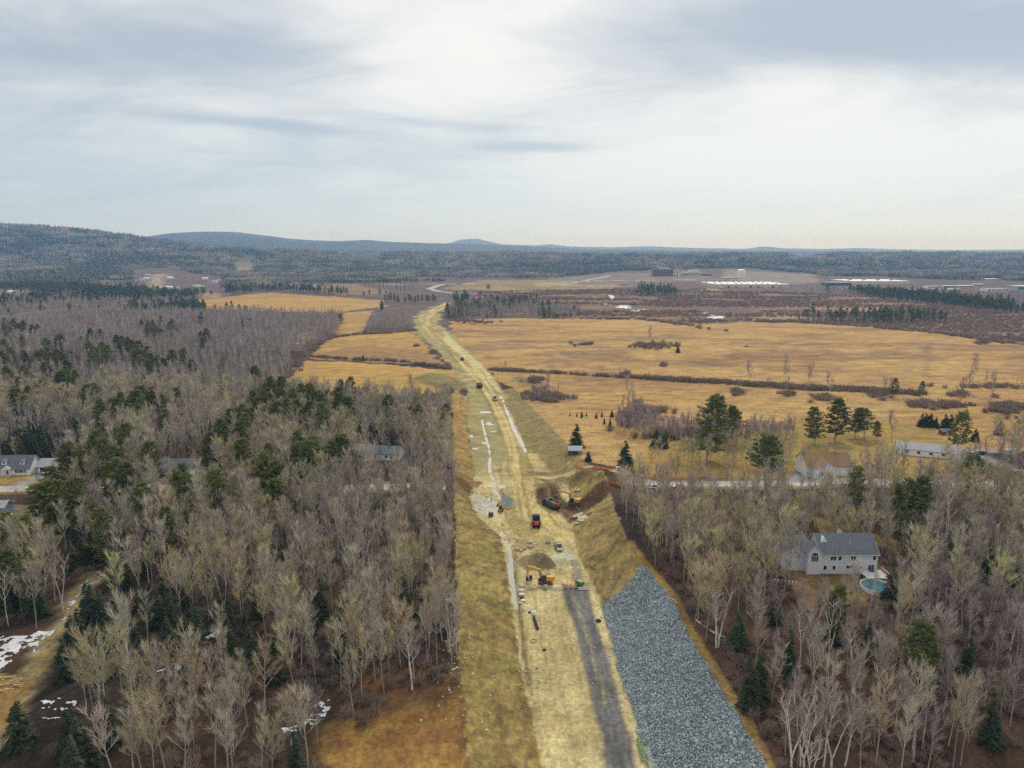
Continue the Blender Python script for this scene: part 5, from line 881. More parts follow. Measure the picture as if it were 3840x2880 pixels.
excavator(2045, 2186, pi - .04, 'yellow excavator parked behind the boulders and concrete barriers', tip=(5.2, 4.95), end=(5.45, 1.75))
excavator(2150, 1891, pi - .12, 'yellow excavator in the dug pit reaching over a dump truck', tip=(5.0, 5.2), end=(6.7, 3.3), bend=(1.6, 4.4))
def wheel(parent, x, y, r, wd):
    s = 1 if y > 0 else -1; wl = MB().lathe([(r * .55, -wd / 2), (r * .93, -wd / 2), (r, -wd * .3), (r, wd * .3), (r * .93, wd / 2), (r * .55, wd / 2)], n=16).build('wheel', rubber, parent, (x, y, r)); wl.rotation_euler = (pi / 2, 0, 0)
    MB().lathe([(r * .1, -wd * .42), (r * .56, -wd * .42), (r * .56, wd * .42), (r * .1, wd * .42)], n=12).build('rim', steel, wl)
    return wl
def dump_truck(u, v, rz, label, bedm, cabm, tail=True, load=None, s=1.0, dxy=(4.6, 0)):
    x, y, z = G(u, v); x += dxy[0] * cos(rz) * s; y += dxy[0] * sin(rz) * s; z = float(H(x, y)); o = empty('dump_truck', (x, y, z), rz, label, 'dump truck', 'dump trucks on the haul road'); o.scale = (s, s, s)
    for wx_ in (-3.2, -1.5, 2.9):
        for wy_ in (-1.12, 1.12): wheel(o, wx_, wy_, .82, .62)
    fr = MB(); fr.box((-1.0, 0, 1.0), (6.4, .9, .4)).box((2.9, 0, .95), (2.6, .8, .35)); fr.build('frame', dark, o)
    bed = MB(); prof = [(-4.5, 1.55), (-4.6, 3.0), (1.2, 3.15), (1.2, 1.3), (-2.0, 1.3)]
    bed.prism([(-4.4, 1.45), (-3.9, 1.62), (1.1, 1.5), (1.1, 1.3), (-2.2, 1.28)], -1.3, 1.3)
    for sy in (-1, 1): bed.prism(prof, sy * 1.45 - .09, sy * 1.45 + .09)
    bed.box((1.1, 0, 2.3), (.16, 2.75, 1.75)); bed.box((1.35, 0, 3.2), (.7, 2.9, .12))
    bo = bed.build('bed', bedm, o, bevel=.03); mb = MB()
    for sy in (-1, 1):
        mb.box((-1.7, sy * 1.47, 3.08), (5.9, .2, .16), tilt=('Y', -.026)); [mb.box((q, sy * 1.57, 2.2), (.14, .1, 1.6)) for q in (-3.4, -1.9, -.4)]
    mb.build('rim_rail', steel, bo)
    if load: MB().lathe([(1.25, 0), (.9, .45), (.4, .75), (.05, .85)], (0, 0, 0), 12).build('load', load, o, (-1.6, 0, 2.3)).scale = (1.7, 1, 1)
    tg = MB().box((-4.62, 0, 2.2), (.16, 2.7, 1.55)).build('tailgate', dark, o)
    if tail: MB().box((-4.72, 0, 2.35), (.05, 1.75, .95)).build('reflective_panel', orange, tg)
    mb = MB(); mb.box((-4.68, 0, 3.02), (.16, 2.95, .2)); mb.build('top_bar', steel, tg); [MB().box((-4.72, q, 1.5), (.06, .3, .2)).build('tail_light', rust, tg) for q in (-1.1, 1.1)]
    cab = MB().prism([(1.75, 1.2), (1.75, 3.1), (2.9, 3.1), (3.2, 2.25), (4.6, 2.0), (4.75, 1.0), (3.9, .9)], -1.1, 1.1).build('cab', cabm, o, bevel=.06)
    MB().prism([(2.95, 3.0), (3.22, 2.3), (3.26, 2.3), (2.99, 3.0)], -.95, .95).build('windscreen', glass, cab); [MB().prism([(1.9, 2.3), (1.9, 2.95), (2.8, 2.95), (3.0, 2.3)], q, q + .02).build('side_window', glass, cab) for q in (-1.12, 1.10)]
    for sy in (-1, 1): MB().box((3.1, sy * 1.42, 2.6), (.08, .3, .55)).build('mirror', dark, o)
    [MB().box((2.9, sy * 1.2, 1.75), (2.0, .55, .1)).build('mudguard', dark, o) for sy in (-1, 1)]
    return o
bedm = mat('grey_bed', (.075, .075, .075), .6, .25, 2); soil = mat('dug_soil', (.22, .15, .07), .95, .3, 2, bump=.1)
dump_truck(2012, 1984, pi / 2 + .02, 'grey dump truck with orange tailgate panel driving away on the pale dirt', bedm, dark, dxy=(4.3, 0))
dump_truck(2091, 1915, pi / 2 + .62, 'grey dump truck with orange panel being loaded by the far excavator', bedm, dark, load=soil, dxy=(4.3, 0))
dump_truck(1802, 1457, pi / 2 + .25, 'dark dump truck heading away up the haul road beside the puddles', dark, bedm, tail=False, load=soil, dxy=(4.6, 0))
def car(u, v, rz, label, col, kind='suv', name=None, group=None, s=1.0):
    x, y, z = G(u, v); nm = {'suv': 'parked_car', 'sedan': 'parked_car', 'pickup': 'pickup_truck', 'van': 'van'}[kind]; o = empty(nm, (x, y, z), rz, label, {'pickup': 'pickup truck', 'van': 'van'}.get(kind, 'car'), group); o.scale = (s, s, s)
    L_ = {'suv': 4.7, 'sedan': 4.7, 'pickup': 5.6, 'van': 5.6}[kind]; hb = .95 if kind != 'van' else 1.1; l = L_ / 2
    MB().prism([(-l, .35), (-l, hb - .05), (-l + .1, hb), (l - 1.2, hb), (l - .1, hb - .15), (l, .6), (l, .35)], -.92, .92).build('body', col, o, bevel=.08)
    top = {'suv': [(-l + .1, hb), (-l + .4, 1.65), (.5, 1.68), (l - 1.25, hb)], 'sedan': [(-l + .5, hb), (-1.0, 1.4), (.4, 1.42), (l - 1.2, hb)], 'pickup': [(-.75, hb), (-.6, 1.75), (.75, 1.78), (1.6, hb)], 'van': [(-l, hb), (-l + .05, 2.1), (l - 1.6, 2.15), (l - .5, hb)]}[kind]
    cb = MB().prism(top, -.8, .8).build('cabin', col, o, bevel=.06); ins = [(p[0] * .93 + .03, hb + .06 + (p[1] - hb) * .8) for p in top]
    [MB().prism(ins, q, q + .03).build('side_window', glass, cb) for q in (-.82, .79)]
    (xa, za), (xb, zb_) = top[2], top[3]; MB().prism([(xa + .03, za - .06), (xb + .06, zb_ + .06), (xb + .1, zb_ + .06), (xa + .07, za - .06)], -.7, .7).build('windscreen', glass, cb)
    (xa, za), (xb, zb_) = top[1], top[0]; MB().prism([(xa - .03, za - .08), (xb - .01, zb_ + .12), (xb - .05, zb_ + .12), (xa - .07, za - .08)], -.65, .65).build('rear_window', glass, cb)
    if kind == 'pickup': MB().box((-1.8, 0, hb + .01), (1.8, 1.5, .06)).build('bed_liner', dark, o)
    for wx_ in (-l * .6, l * .6):
        for wy_ in (-.82, .82): wheel(o, wx_, wy_, .36, .26)
    for sy in (-1, 1): MB().box((l - .02, sy * .65, .72), (.08, .36, .16)).build('headlight', white, o); MB().box((-l, sy * .78, .75), (.05, .2, .25)).build('tail_light', orange, o)
    return o
tanp = mat('dusty_tan_paint', (.34, .29, .20), .5, .15, 1); silver = mat('silver_paint', (.42, .44, .45), .35, .08, 1, .4); whitecar = mat('white_car_paint', (.75, .76, .76), .35, .05, 1); blackcar = mat('black_car_paint', (.03, .03, .035), .3, .1, 1); bluecar = mat('blue_car_paint', (.16, .24, .34), .35, .1, 1); redcar = mat('red_car_paint', (.4, .05, .04), .35, .1, 1)
car(2095, 2056, -pi / 2 + .1, 'dusty tan pickup truck facing the camera above the pale puddle', tanp, 'pickup', s=1.1)
car(176, 1776, -pi / 2 - .5, 'white SUV parked at the open garage of the white cape house', whitecar)
car(20, 1936, .1, 'white car parked at the far left below the paved road', whitecar, 'sedan')
car(3630, 1708, -2.5, 'pale blue car parked right of the ranch house', bluecar); car(3662, 1700, 2.9, 'white car behind the pale blue car at the ranch house', whitecar, 'sedan'); car(3690, 1704, .2, 'dark car rightmost in the ranch house drive', blackcar)
car(2326, 1764, .3, 'white car half hidden by the slender spruce at the orange fence', whitecar); car(2450, 1832, 0.02, 'white pickup on the paved road among the roadside trees', whitecar, 'pickup'); car(2545, 1829, pi, 'silver car on the paved road among the roadside trees', silver, 'sedan')
for i, (a, b) in enumerate([(1622, 1150), (1630, 1148), (1638, 1146), (1645, 1144), (1652, 1142), (1628, 1144)]): car(a, b, .9, 'pale vehicle in the line parked at the far bend of the dirt road', (whitecar, silver, whitecar, bluecar, whitecar, silver)[i], ('van', 'suv', 'van', 'suv', 'pickup', 'van')[i], group='vehicles at the far bend', s=1.25)
for i, (a, b, c) in enumerate([(1660, 1063, whitecar), (1722, 1062, silver), (1790, 1061, whitecar), (2090, 1059, whitecar), (2325, 1074, whitecar), (2420, 1056, silver), (1303, 1069, whitecar), (1770, 1101, whitecar)]): car(a, b, 0, 'tiny pale car driving on the distant highway', c, group='cars on the distant highway', s=1.5)
def roller(u, v, rz, label):
    x, y, z = G(u, v); o = empty('road_roller', (x, y, z), rz, label, 'roller'); MB().rod((1.9, -1.1, .8), (1.9, 1.1, .8), .8, n=18).build('drum', steel, o); mb = MB(); [mb.box((1.4, q, .9), (2.4, .14, .35)) for q in (-1.2, 1.2)]; mb.box((2.85, 0, .9), (.2, 2.5, .35)); mb.build('drum_frame', yellow, o)
    MB().prism([(-2.9, .8), (-2.9, 1.6), (-1.2, 1.95), (.4, 1.7), (.4, .7)], -.95, .95).build('engine_body', yellow, o, bevel=.06); cab = MB().box((-.35, 0, 2.35), (1.4, 1.5, 1.4), taper=.9).build('cab', glass, o); MB().box((-.35, 0, 3.1), (1.7, 1.7, .12)).build('cab_roof', tanp, cab)
    for q in (-.95, .95): wheel(o, -1.7, q, .75, .55)
roller(1856, 1502, -pi / 2 + .3, 'yellow road roller facing the camera on the haul road')
def grader(u, v, rz, label):
    x, y, z = G(u, v); o = empty('bulldozer', (x, y, z), rz, label, 'bulldozer')
    for s in (-1, 1): tk = MB().prism(stadium(-2.0, 1.8, 0, 1.05), s * 1.15 - .3, s * 1.15 + .3).build('track', dark, o); MB().prism(stadium(-1.7, 1.5, .25, .8), s * 1.15 - .32, s * 1.15 + .32).build('track_frame', trackm, tk)
    MB().prism([(-1.8, .8), (-1.8, 1.9), (-.4, 1.9), (-.3, 2.0), (1.7, 1.85), (1.8, .8)], -.8, .8).build('engine_body', bedm, o, bevel=.05); cab = MB().box((-.7, 0, 2.6), (1.4, 1.5, 1.4), taper=.9).build('cab', glass, o); MB().box((-.7, 0, 3.36), (1.6, 1.7, .12)).build('cab_roof', white, cab)
    MB().prism([(2.5, .1), (2.65, .7), (2.5, 1.4), (2.62, 1.4), (2.8, .7), (2.62, .1)], -1.9, 1.9).build('blade', steel, o); [MB().rod((.3, q, .7), (2.5, q, .5), .1).build('push_arm', dark, o) for q in (-1.5, 1.5)]
grader(1734, 1351, pi / 2 + .25, 'dark bulldozer with pale roof on the distant haul road bend')
def skid(u, v, rz, label):
    x, y, z = G(u, v); o = empty('skid_loader', (x, y, z), rz, label, 'loader'); MB().box((-.1, 0, .85), (2.3, 1.2, .9)).build('body', yellow, o, bevel=.06); cab = MB().box((.1, 0, 1.75), (1.2, 1.1, 1.0), taper=.92).build('cab', glass, o); MB().box((.05, 0, 2.3), (1.4, 1.2, .1)).build('cab_roof', dark, cab); MB().box((-1.2, 0, 1.35), (.4, 1.2, .35)).build('engine_cover', dark, o)
    for q in (-.78, .78): MB().rod((-1.1, q, 1.7), (1.5, q, .6), .1).build('lift_arm', yellow, o)
    for wx_ in (-.75, .75):
        for q in (-.8, .8): wheel(o, wx_, q, .42, .32)
    MB().prism([(1.5, .15), (2.2, .1), (1.8, .3), (1.6, .8), (1.45, .8)], -.95, .95).build('bucket', dark, o)
skid(1878, 1917, pi / 2 - .1, 'small yellow skid loader at the right corner of the concrete pad')
def fuel_box(u, v, rz, label, m, d, nm, cat):
    x, y, z = G(u, v); o = empty(nm, (x, y, z), rz, label, cat); bd = MB().box((0, 0, d[2] / 2 + .12), d).build('body', m, o, bevel=.05); MB().box((0, 0, d[2] + .16), (d[0] * 1.04, d[1] * 1.04, .08)).build('lid', m, o); [MB().box((0, q, .06), (d[0], .12, .12)).build('skid', dark, o) for q in (-d[1] * .35, d[1] * .35)]
    [MB().box((q, -d[1] / 2 - .03, d[2] * .5), (.08, .06, d[2] * .8)).build('rib', m, bd) for q in (-d[0] * .4, 0, d[0] * .4)]; return o
brownp = mat('brown_paint', (.13, .07, .035), .7, .2, 2); greenp = mat('green_paint', (.10, .24, .08), .5, .15, 1.5)
fuel_box(1841, 1936, .25, 'brown tool box standing on the near edge of the concrete pad', brownp, (1.7, 1.3, 1.3), 'tool_box', 'box'); fuel_box(1867, 1898, .1, 'small red generator beside the skid loader', redcar, (.9, .7, .7), 'generator', 'generator')
fuel_box(1990, 2172, .1, 'dark bucket attachment lying by the raised near excavator arm', dark, (.9, .8, 1.1), 'bucket_attachment', 'attachment')
def trailer_tank(u, v, rz, label):
    x, y, z = G(u, v); o = empty('compressor_trailer', (x, y, z), rz, label, 'trailer'); b = MB().prism([(-1.3, .5), (-1.3, 1.4), (-1.1, 1.6), (1.1, 1.6), (1.3, 1.3), (1.3, .5)], -.75, .75).build('body', greenp, o, bevel=.05); MB().box((0, 0, 1.62), (1.6, 1.1, .06)).build('hatch', mat('faded_green', (.3, .42, .25), .6, .1, 1), b)
    for q in (-.85, .85): wheel(o, -.2, q, .34, .22)
    MB().rod((1.3, 0, .55), (2.4, 0, .45), .06).build('tow_bar', dark, o)
trailer_tank(2174, 2196, 2.4, 'green compressor trailer behind the right concrete barrier')
def barrier(u, v, rz, label):
    x, y, z = G(u, v); o = empty('concrete_barrier', (x, y, z), rz, label, 'barrier', 'concrete barriers'); MB().prism([(-.3, 0), (-.3, .08), (-.17, .33), (-.09, .81), (.09, .81), (.17, .33), (.3, .08), (.3, 0)], -1.55, 1.55, 'x').build('block', pale, o, bevel=.02); [MB().ring((q, 0, .5), .1, .02, 10, 4).build('loop', steel, o) for q in (-1.6, 1.6)]
barrier(2090, 2211, .0, 'pale concrete barrier left of the orange drums'); barrier(2188, 2211, -.01, 'pale concrete barrier right of the orange drums')
def drum(u, v, label, tilt=0):
    x, y, z = G(u, v); o = empty('traffic_drum', (x, y, z), 0, label, 'traffic drum', 'orange traffic drums'); o.rotation_euler.y = tilt; k = 1.25
    MB().lathe([(.28 * k, .08), (.26 * k, .3 * k), (.24 * k, .55 * k), (.22 * k, .8 * k), (.19 * k, .95 * k), (.06, 1.0 * k)], n=14).build('barrel', orange, o, smooth=True); MB().lathe([(.38, 0), (.38, .06), (.3, .1), (.05, .1)], n=14).build('rubber_base', rubber, o)
    for a in (.28, .62): MB().lathe([(.245 * k + .022 * (a < .5), a * k), (.235 * k + .022 * (a < .5), (a + .13) * k)], n=14).build('white_band', white, o)
    MB().box((0, 0, 1.02 * k), (.16, .05, .1)).build('handle', dark, o)
drum(2122, 2206, 'orange drum with white bands nearest the left barrier'); drum(2141, 2206, 'orange drum in the middle of the three'); drum(2157, 2207, 'leaning orange drum nearest the right barrier', .12)
def block_stack(u, v, label, m, d, n=2, rz=0.):
    x, y, z = G(u, v); o = empty('pallet_stack', (x, y, z), rz, label, 'pallet'); [MB().box((0, q * d[1] * .4, .07), (d[0], .1, .14)).build('runner', rust, o) for q in (-1, 0, 1)]
    for i in range(n): MB().box((random.uniform(-.05, .05), random.uniform(-.05, .05), .14 + d[2] * (i + .5)), (d[0], d[1], d[2] * .94), random.uniform(-.06, .06)).build('block', m, o)
block_stack(1955, 2221, 'pale block stack farthest up the left side of the road bed', pale, (1.5, 1.1, .4), 2); block_stack(1956, 2232, 'second pale block stack beside the ditch', pale, (1.5, 1.2, .35), 1, .1); block_stack(1957, 2243, 'dark crate between the pale stacks and the white sheet', dark, (1.1, .8, .4), 1, .2); block_stack(1962, 2253, 'flat white sheet stack below the dark crate', white, (1.2, .8, .18), 1, -.1); block_stack(1952, 2264, 'tan bundle nearest the camera of the ditch-side stacks', mat('tan_wrap', (.6, .5, .3), .8, .1, 1), (.9, .7, .3), 1)
def sack(u, v, s, label, m, nm='sack', cat='sack', sq=.75, dz=0.):
    x, y, z = G(u, v, dz); z += dz; o = empty(nm, (x, y, z), random.uniform(0, 3), label, cat); MB().lathe([(s * .6, 0), (s, s * sq * .3), (s * .95, s * sq * .75), (s * .55, s * sq * 1.15), (s * .12, s * sq * 1.3)], n=9).build('bag', m, o, smooth=True); MB().lathe([(s * .14, s * sq * 1.25), (s * .25, s * sq * 1.5), (s * .05, s * sq * 1.52)], n=8).build('neck', m, o)
sack(2002, 2302, .75, 'white bulk bag standing on a pallet on the road bed', white, sq=1.0); block_stack(2003, 2306, 'bare pallet under the white bulk bag', pale, (1.3, 1.1, .1), 1); sack(1986, 2298, .45, 'blue bag lying left of the white bulk bag', mat('navy_tarp', (.03, .05, .14), .6, .1, 1)); sack(2244, 2330, .8, 'black bag lying at the right edge of the gravel track', rubber, sq=.55); sack(2041, 2438, .5, 'small black bag lying on the open road bed', rubber, sq=.5)
def pipe(pts, r, label, m, nm='pipe', cat='pipe', dz=None, n=10):
    p0, p1 = G(*pts[0]), G(*pts[1]); a, b = Vector(p0), Vector(p1); a.z += dz[0] if dz else r; b.z += dz[1] if dz else r; o = empty(nm, tuple((a + b) / 2), 0, label, cat); c = (a + b) / 2; d = (b - a).normalized()
    MB().rod(a - c, b - c, r, r * .93 if nm == 'log' else r, n).build('log' if nm == 'log' else 'tube', m, o, smooth=False)
    [MB().rod(q - c - d * .04, q - c + d * .04, r * (.8 if nm == 'log' else 1.12), n=n).build('cut_end' if nm == 'log' else 'flange', mat('cut_wood', (.50, .34, .16), .9, .2, 2) if nm == 'log' else dark, o) for q in (a, b)]
pipe([(2002, 2320), (2016, 2362)], .38, 'black plastic pipe lying lengthwise on the road bed', rubber); pipe([(2196, 2078), (2193, 2119)], .16, 'thin grey pipe lying down the right-hand slope', steel)
wood = mat('peeled_log', (.30, .19, .09), .9, .25, 2); lumber = mat('new_lumber', (.46, .35, .17), .85, .15, 1)
for q, lab in (([(2213, 2118), (2233, 2137)], 'upper log of the crossed pair on the right slope'), ([(2216, 2130), (2235, 2119)], 'lower log of the crossed pair on the right slope'), ([(2194, 2130), (2203, 2119)], 'short log left of the crossed pair'), ([(2130, 1957), (2143, 1931)], 'log leaning on the bank left of the broken slabs'), ([(2200, 1931), (2221, 1921)], 'log sticking out right of the broken slabs'), ([(2470, 1985), (2492, 2003)], 'pale fallen log at the right woods edge'), ([(2610, 2330), (2680, 2380)], 'long white fallen log beside the stone slope'), ([(2650, 2360), (2720, 2395)], 'second fallen log beside the stone slope')): pipe(q, .26, lab, wood if 'fallen' not in lab else bark, 'log', 'log', n=8)
pipe([(1888, 1904), (1909, 1911)], .18, 'yellow timber lying right of the skid loader', lumber, 'timber', 'timber')
x, y, z = G(2000, 2405); o = empty('hose', (x, y, z), 0, 'thin coiled hose ring on the road bed', 'hose'); MB().ring((0, 0, .05), .85, .04, 28, 5).build('coil', steel, o); MB().ring((.1, .05, .13), .8, .04, 28, 5).build('coil', steel, o)
def slab(u, v, d, rz, tilt, label):
    x, y, z = G(u, v); o = MB().box((0, 0, 0), d, rz, ('Y', tilt)).build('concrete_slab', mat('broken_concrete', (.47, .43, .30), .9, .2, 1.2), None, (x, y, z + .5), bevel=.03); tag(o, label, 'slab', 'broken concrete slabs')
slab(2168, 1936, (4.6, 1.6, .3), .5, -.15, 'long concrete slab at the top of the broken pile'); slab(2185, 1945, (3.4, 3.2, .3), .3, -.12, 'broad square slab in the middle of the broken pile'); slab(2164, 1966, (3.2, 1.0, .3), .2, -.05, 'narrow slab at the bottom of the broken pile'); slab(2178, 1955, (2.0, 2.4, .28), .9, -.1, 'tilted slab piece below the broad slab')
slab(2158, 1842, (.9, 2.0, .3), .2, .3, 'left white slab stood up behind the far excavator'); slab(2170, 1841, (.8, 2.2, .3), -.5, .3, 'right white slab stood up behind the far excavator')
# formwork boards on the pad
for q, lab in (([(1848, 1878), (1856, 1908)], 'white form board along the right side of the concrete pad'), ([(1856, 1908), (1816, 1925)], 'white form board along the near side of the concrete pad'), ([(1807, 1881), (1811, 1904)], 'white form board across the middle of the concrete pad')):
    a, b = Vector(G(*q[0])), Vector(G(*q[1])); d = b - a; o = MB().box((0, 0, 0), (d.length, .16, .3)).build('form_board', white, None, tuple((a + b) / 2 + Vector((0, 0, .12))), atan2(d.y, d.x)); tag(o, lab, 'board', 'form boards on the pad')
# orange safety netting
net = mat('orange_net', (.62, .12, .05), .8, .3, 3)
def safety_fence(pts, label):
    p_ = [G(u, v) for u, v in pts]; o = empty('safety_fence', p_[0], 0, label, 'fence'); b = Vector(p_[0])
    for i, q in enumerate(p_):
        q = Vector(q) - b; MB().rod(q, q + Vector((0, 0, 1.5)), .04, n=5).build('post', steel, o)
        if i:
            a = Vector(p_[i - 1]) - b; d = (q - a); n_ = Vector((-d.y, d.x, 0)).normalized() * .02; mb = MB()
            for k in range(5):
                zz = .15 + k * .25; mb.add([a + n_ + Vector((0, 0, zz)), q + n_ + Vector((0, 0, zz)), q + n_ + Vector((0, 0, zz + .2)), a + n_ + Vector((0, 0, zz + .2)), a - n_ + Vector((0, 0, zz)), q - n_ + Vector((0, 0, zz)), q - n_ + Vector((0, 0, zz + .2)), a - n_ + Vector((0, 0, zz + .2))], [(0, 1, 2, 3), (7, 6, 5, 4), (3, 2, 6, 7), (0, 4, 5, 1)])
            mb.build('netting', net, o)
safety_fence([(2160, 1758), (2195, 1764), (2230, 1766), (2265, 1765), (2300, 1762)], 'sagging orange safety fence above the far excavator'); safety_fence([(2288, 1808), (2310, 1818), (2335, 1826), (2370, 1830)], 'short orange safety fence at the end of the paved road'); safety_fence([(2440, 1800), (2500, 1803), (2560, 1805)], 'orange safety fence behind the roadside trees')
# ---- people
def skin(name, joints, edges, m, parent=None, root=0):
    me = bpy.data.meshes.new(name); me.from_pydata([j[:3] for j in joints], edges, []); o = bpy.data.objects.new(name, me); COL.objects.link(o); o.parent = parent; me.materials.append(m)
    sk = o.modifiers.new('skin', 'SKIN'); sk.use_smooth_shade = True
    for i, j in enumerate(joints): me.skin_vertices[0].data[i].radius = (j[3], j[4] if len(j) > 4 else j[3]); me.skin_vertices[0].data[i].use_root = i == root
    o.modifiers.new('sub', 'SUBSURF').levels = 1; o.modifiers['sub'].render_levels = 1; return o
hiviz = mat('hiviz_yellow', (.62, .70, .06), .8, .1, 3); trousers = mat('dark_trousers', (.035, .035, .045), .9, .15, 3)
skinm = mat('skin_tone', (.45, .28, .2), .6, .08, 4)
def person(u, v, rz, label, arms=(.0, .0), bend=0.0, kneel=False):
    """arms: how far each arm is raised sideways (radians); bend: how far the trunk leans forward"""
    x, y, z = G(u, v); o = empty('person', (x, y, z), rz, label, 'person', 'workers in hi-vis at the concrete pad'); hip = .52 if kneel else .95
    def tr(d, up): return (sin(bend) * up + cos(bend) * d, cos(bend) * up - sin(bend) * d + hip)
    def pt(d, yy, up, r, r2=None): a = tr(d, up); return (a[0], yy, a[1], r, r2 or r)
    J = [(0, 0, hip, .13, .17), pt(0, 0, .25, .12, .16), pt(0, 0, .48, .12, .19), pt(0, 0, .60, .06), pt(.02, 0, .68, .085), pt(.02, 0, .80, .095), pt(.01, 0, .86, .05)]; E = [(0, 1), (1, 2), (2, 3), (3, 4), (4, 5), (5, 6)]
    for s, ar in ((-1, arms[0]), (1, arms[1])):
        k = len(J); fwd = .45 if bend > .4 else .08; J += [pt(0, s * .21, .47, .07), pt(fwd * .4, s * (.25 + .26 * sin(ar)), .47 - .28 * cos(ar), .055), pt(fwd, s * (.26 + .5 * sin(ar)), .47 - .52 * cos(ar), .042), pt(fwd + .03, s * (.26 + .6 * sin(ar)), .47 - .62 * cos(ar), .045)]; E += [(2, k), (k, k + 1), (k + 1, k + 2), (k + 2, k + 3)]
        k = len(J)
        if kneel: J += [(0, s * .12, hip - .05, .1), (.38, s * .15, .42 if s > 0 else .1, .075), (.30 if s > 0 else -.02, s * .15, .08, .055), (.45 if s > 0 else -.3, s * .15, .05, .05)]
        else: J += [(0, s * .11, hip - .07, .1), (.03, s * .13, .5, .075), (-.02, s * .14, .1, .055), (.14, s * .15, .04, .05)]
        E += [(0, k), (k, k + 1), (k + 1, k + 2), (k + 2, k + 3)]
    skin('body', J, E, trousers, o)
    JV = [(J[0][0], 0, J[0][2] + .05, .16, .2), (*J[1][:3], .15, .19), (*J[2][:3], .15, .22)]; EV = [(0, 1), (1, 2)]
    for k in (7, 15): JV += [(*J[k][:3], .085), (*J[k + 1][:3], .07), (*J[k + 2][:3], .055)]; n = len(JV); EV += [(2, n - 3), (n - 3, n - 2), (n - 2, n - 1)]
    skin('safety_jacket', JV, EV, hiviz, o); h = J[5]
    fc = MB(); fc.lathe([(.02, -.13), (.075, -.09), (.09, 0), (.08, .06)], (0, 0, 0), 10); fo = fc.build('face', skinm, o, (h[0] + .03, 0, h[2] - .01), smooth=True); nb = MB(); nb.box((.1, 0, -.02), (.04, .025, .05)); nb.build('nose', skinm, fo)
    MB().lathe([(.16, .0), (.135, .02), (.13, .09), (.07, .15), (.02, .16)], n=12).build('hard_hat', hiviz, o, (h[0], 0, h[2] + .03), smooth=True)
person(1771, 1853, -.9, 'worker in yellow jacket standing alone at the left tip of the pad'); person(1825, 1873, -1.7, 'worker in yellow jacket and dark trousers with elbows out on the pad', (.7, .7)); person(1843, 1866, -1.2, 'worker in yellow standing at the back right of the pad', (.3, .3)); person(1846, 1876, -2.4, 'worker in yellow kneeling on the right edge of the pad', (.2, .2), .75, True)

# ================================================================== buildings
sid_w = mat('white_siding', (.82, .84, .86), .7, .06, .6); sid_g = mat('grey_lilac_siding', (.68, .69, .76), .7, .07, .6); roof_g = mat('grey_shingles', (.15, .165, .19), .9, .25, 1.5); roof_b = mat('tan_brown_shingles', (.27, .17, .085), .9, .2, 1.5); roof_l = mat('pale_grey_shingles', (.38, .39, .41), .85, .12, 1); roof_t = mat('teal_metal_roof', (.12, .17, .18), .5, .15, 1); trim = mat('white_trim', (.82, .82, .80), .6, .05, 1); brick = mat('dull_brick', (.21, .13, .11), .9, .12, .3); cream = mat('cream_wall', (.56, .52, .44), .85, .08, .4); metalr = mat('light_metal_roof', (.42, .46, .50), .4, .12, .8); whroof = mat('white_membrane_roof', (.80, .80, .78), .7, .06, .1); redm = mat('barn_red', (.22, .045, .03), .85, .15, 1); wdark = mat('weathered_boards', (.10, .085, .07), .9, .2, 1); bluew = mat('blue_wall', (.12, .20, .34), .7, .1, .5)
def win(parent, face, w_, d, x, z, ww, hh, frame=True, m=None, div=0):
    """a window: pane set in a frame that stands a little proud of the wall"""
    y = {'f': -d / 2, 'b': d / 2}.get(face); t_ = .05
    def bx(mb, cx, cz, sx, sz, th):
        if face in 'fb': mb.box((cx, y + (-th / 2 if face == 'f' else th / 2), cz), (sx, th, sz))
        else: s = -1 if face == 'l' else 1; mb.box((s * (w_ / 2 + th / 2), cx, cz), (th, sx, sz))
    mb = MB(); bx(mb, x, z, ww, hh, .03); o = mb.build('window', m or glass, parent)
    if frame:
        mb = MB(); f = .14
        bx(mb, x, z + hh / 2 + f / 2, ww + 2 * f, f, .07); bx(mb, x, z - hh / 2 - f / 2, ww + 2 * f, f, .09)
        for s in (-1, 1): bx(mb, x + s * (ww / 2 + f / 2), z, f, hh, .07)
        for k in range(div): bx(mb, x - ww / 2 + ww * (k + 1) / (div + 1), z, .08, hh, .06)
        mb.build('frame', trim, o)
    return o
def gable(parent, w_, d, h, rise, wm, rm, ov=.4, axis='x', c=(0, 0, 0), th=.18, base=1.5):
    """walls with a gable at each end and a two-slope roof; ridge along the axis"""
    s = rise / (d / 2 if axis == 'x' else w_ / 2); half = (d if axis == 'x' else w_) / 2; ln = (w_ if axis == 'x' else d) / 2; cc = (c[1] if axis == 'x' else c[0]); cl = (c[0] if axis == 'x' else c[1]); ax = 'x' if axis == 'x' else 'y'
    wl = MB().prism([(cc - half, c[2] - base), (cc - half, c[2] + h), (cc, c[2] + h + rise - .03), (cc + half, c[2] + h), (cc + half, c[2] - base)], cl - ln, cl + ln, ax).build('wall', wm, parent)
    e = half + ov; ze = c[2] + h - ov * s + .02; zr_ = c[2] + h + rise + .02
    rf = MB().prism([(cc - e, ze), (cc, zr_), (cc + e, ze), (cc + e, ze + th), (cc, zr_ + th), (cc - e, ze + th)], cl - ln - ov, cl + ln + ov, ax).build('roof', rm, parent)
    fb = MB()
    for q in (-1, 1): fb.prism([(cc - e - .02, ze - .04), (cc, zr_ - .04), (cc + e + .02, ze - .04), (cc + e + .02, ze + th - .03), (cc, zr_ + th - .03), (cc - e - .02, ze + th - .03)], cl + q * (ln + ov + .004), cl + q * (ln + ov + .05), ax)
    fb.build('barge_board', trim, rf); return wl, rf
def at(u, v, dz=0): return G(u, v, dz)
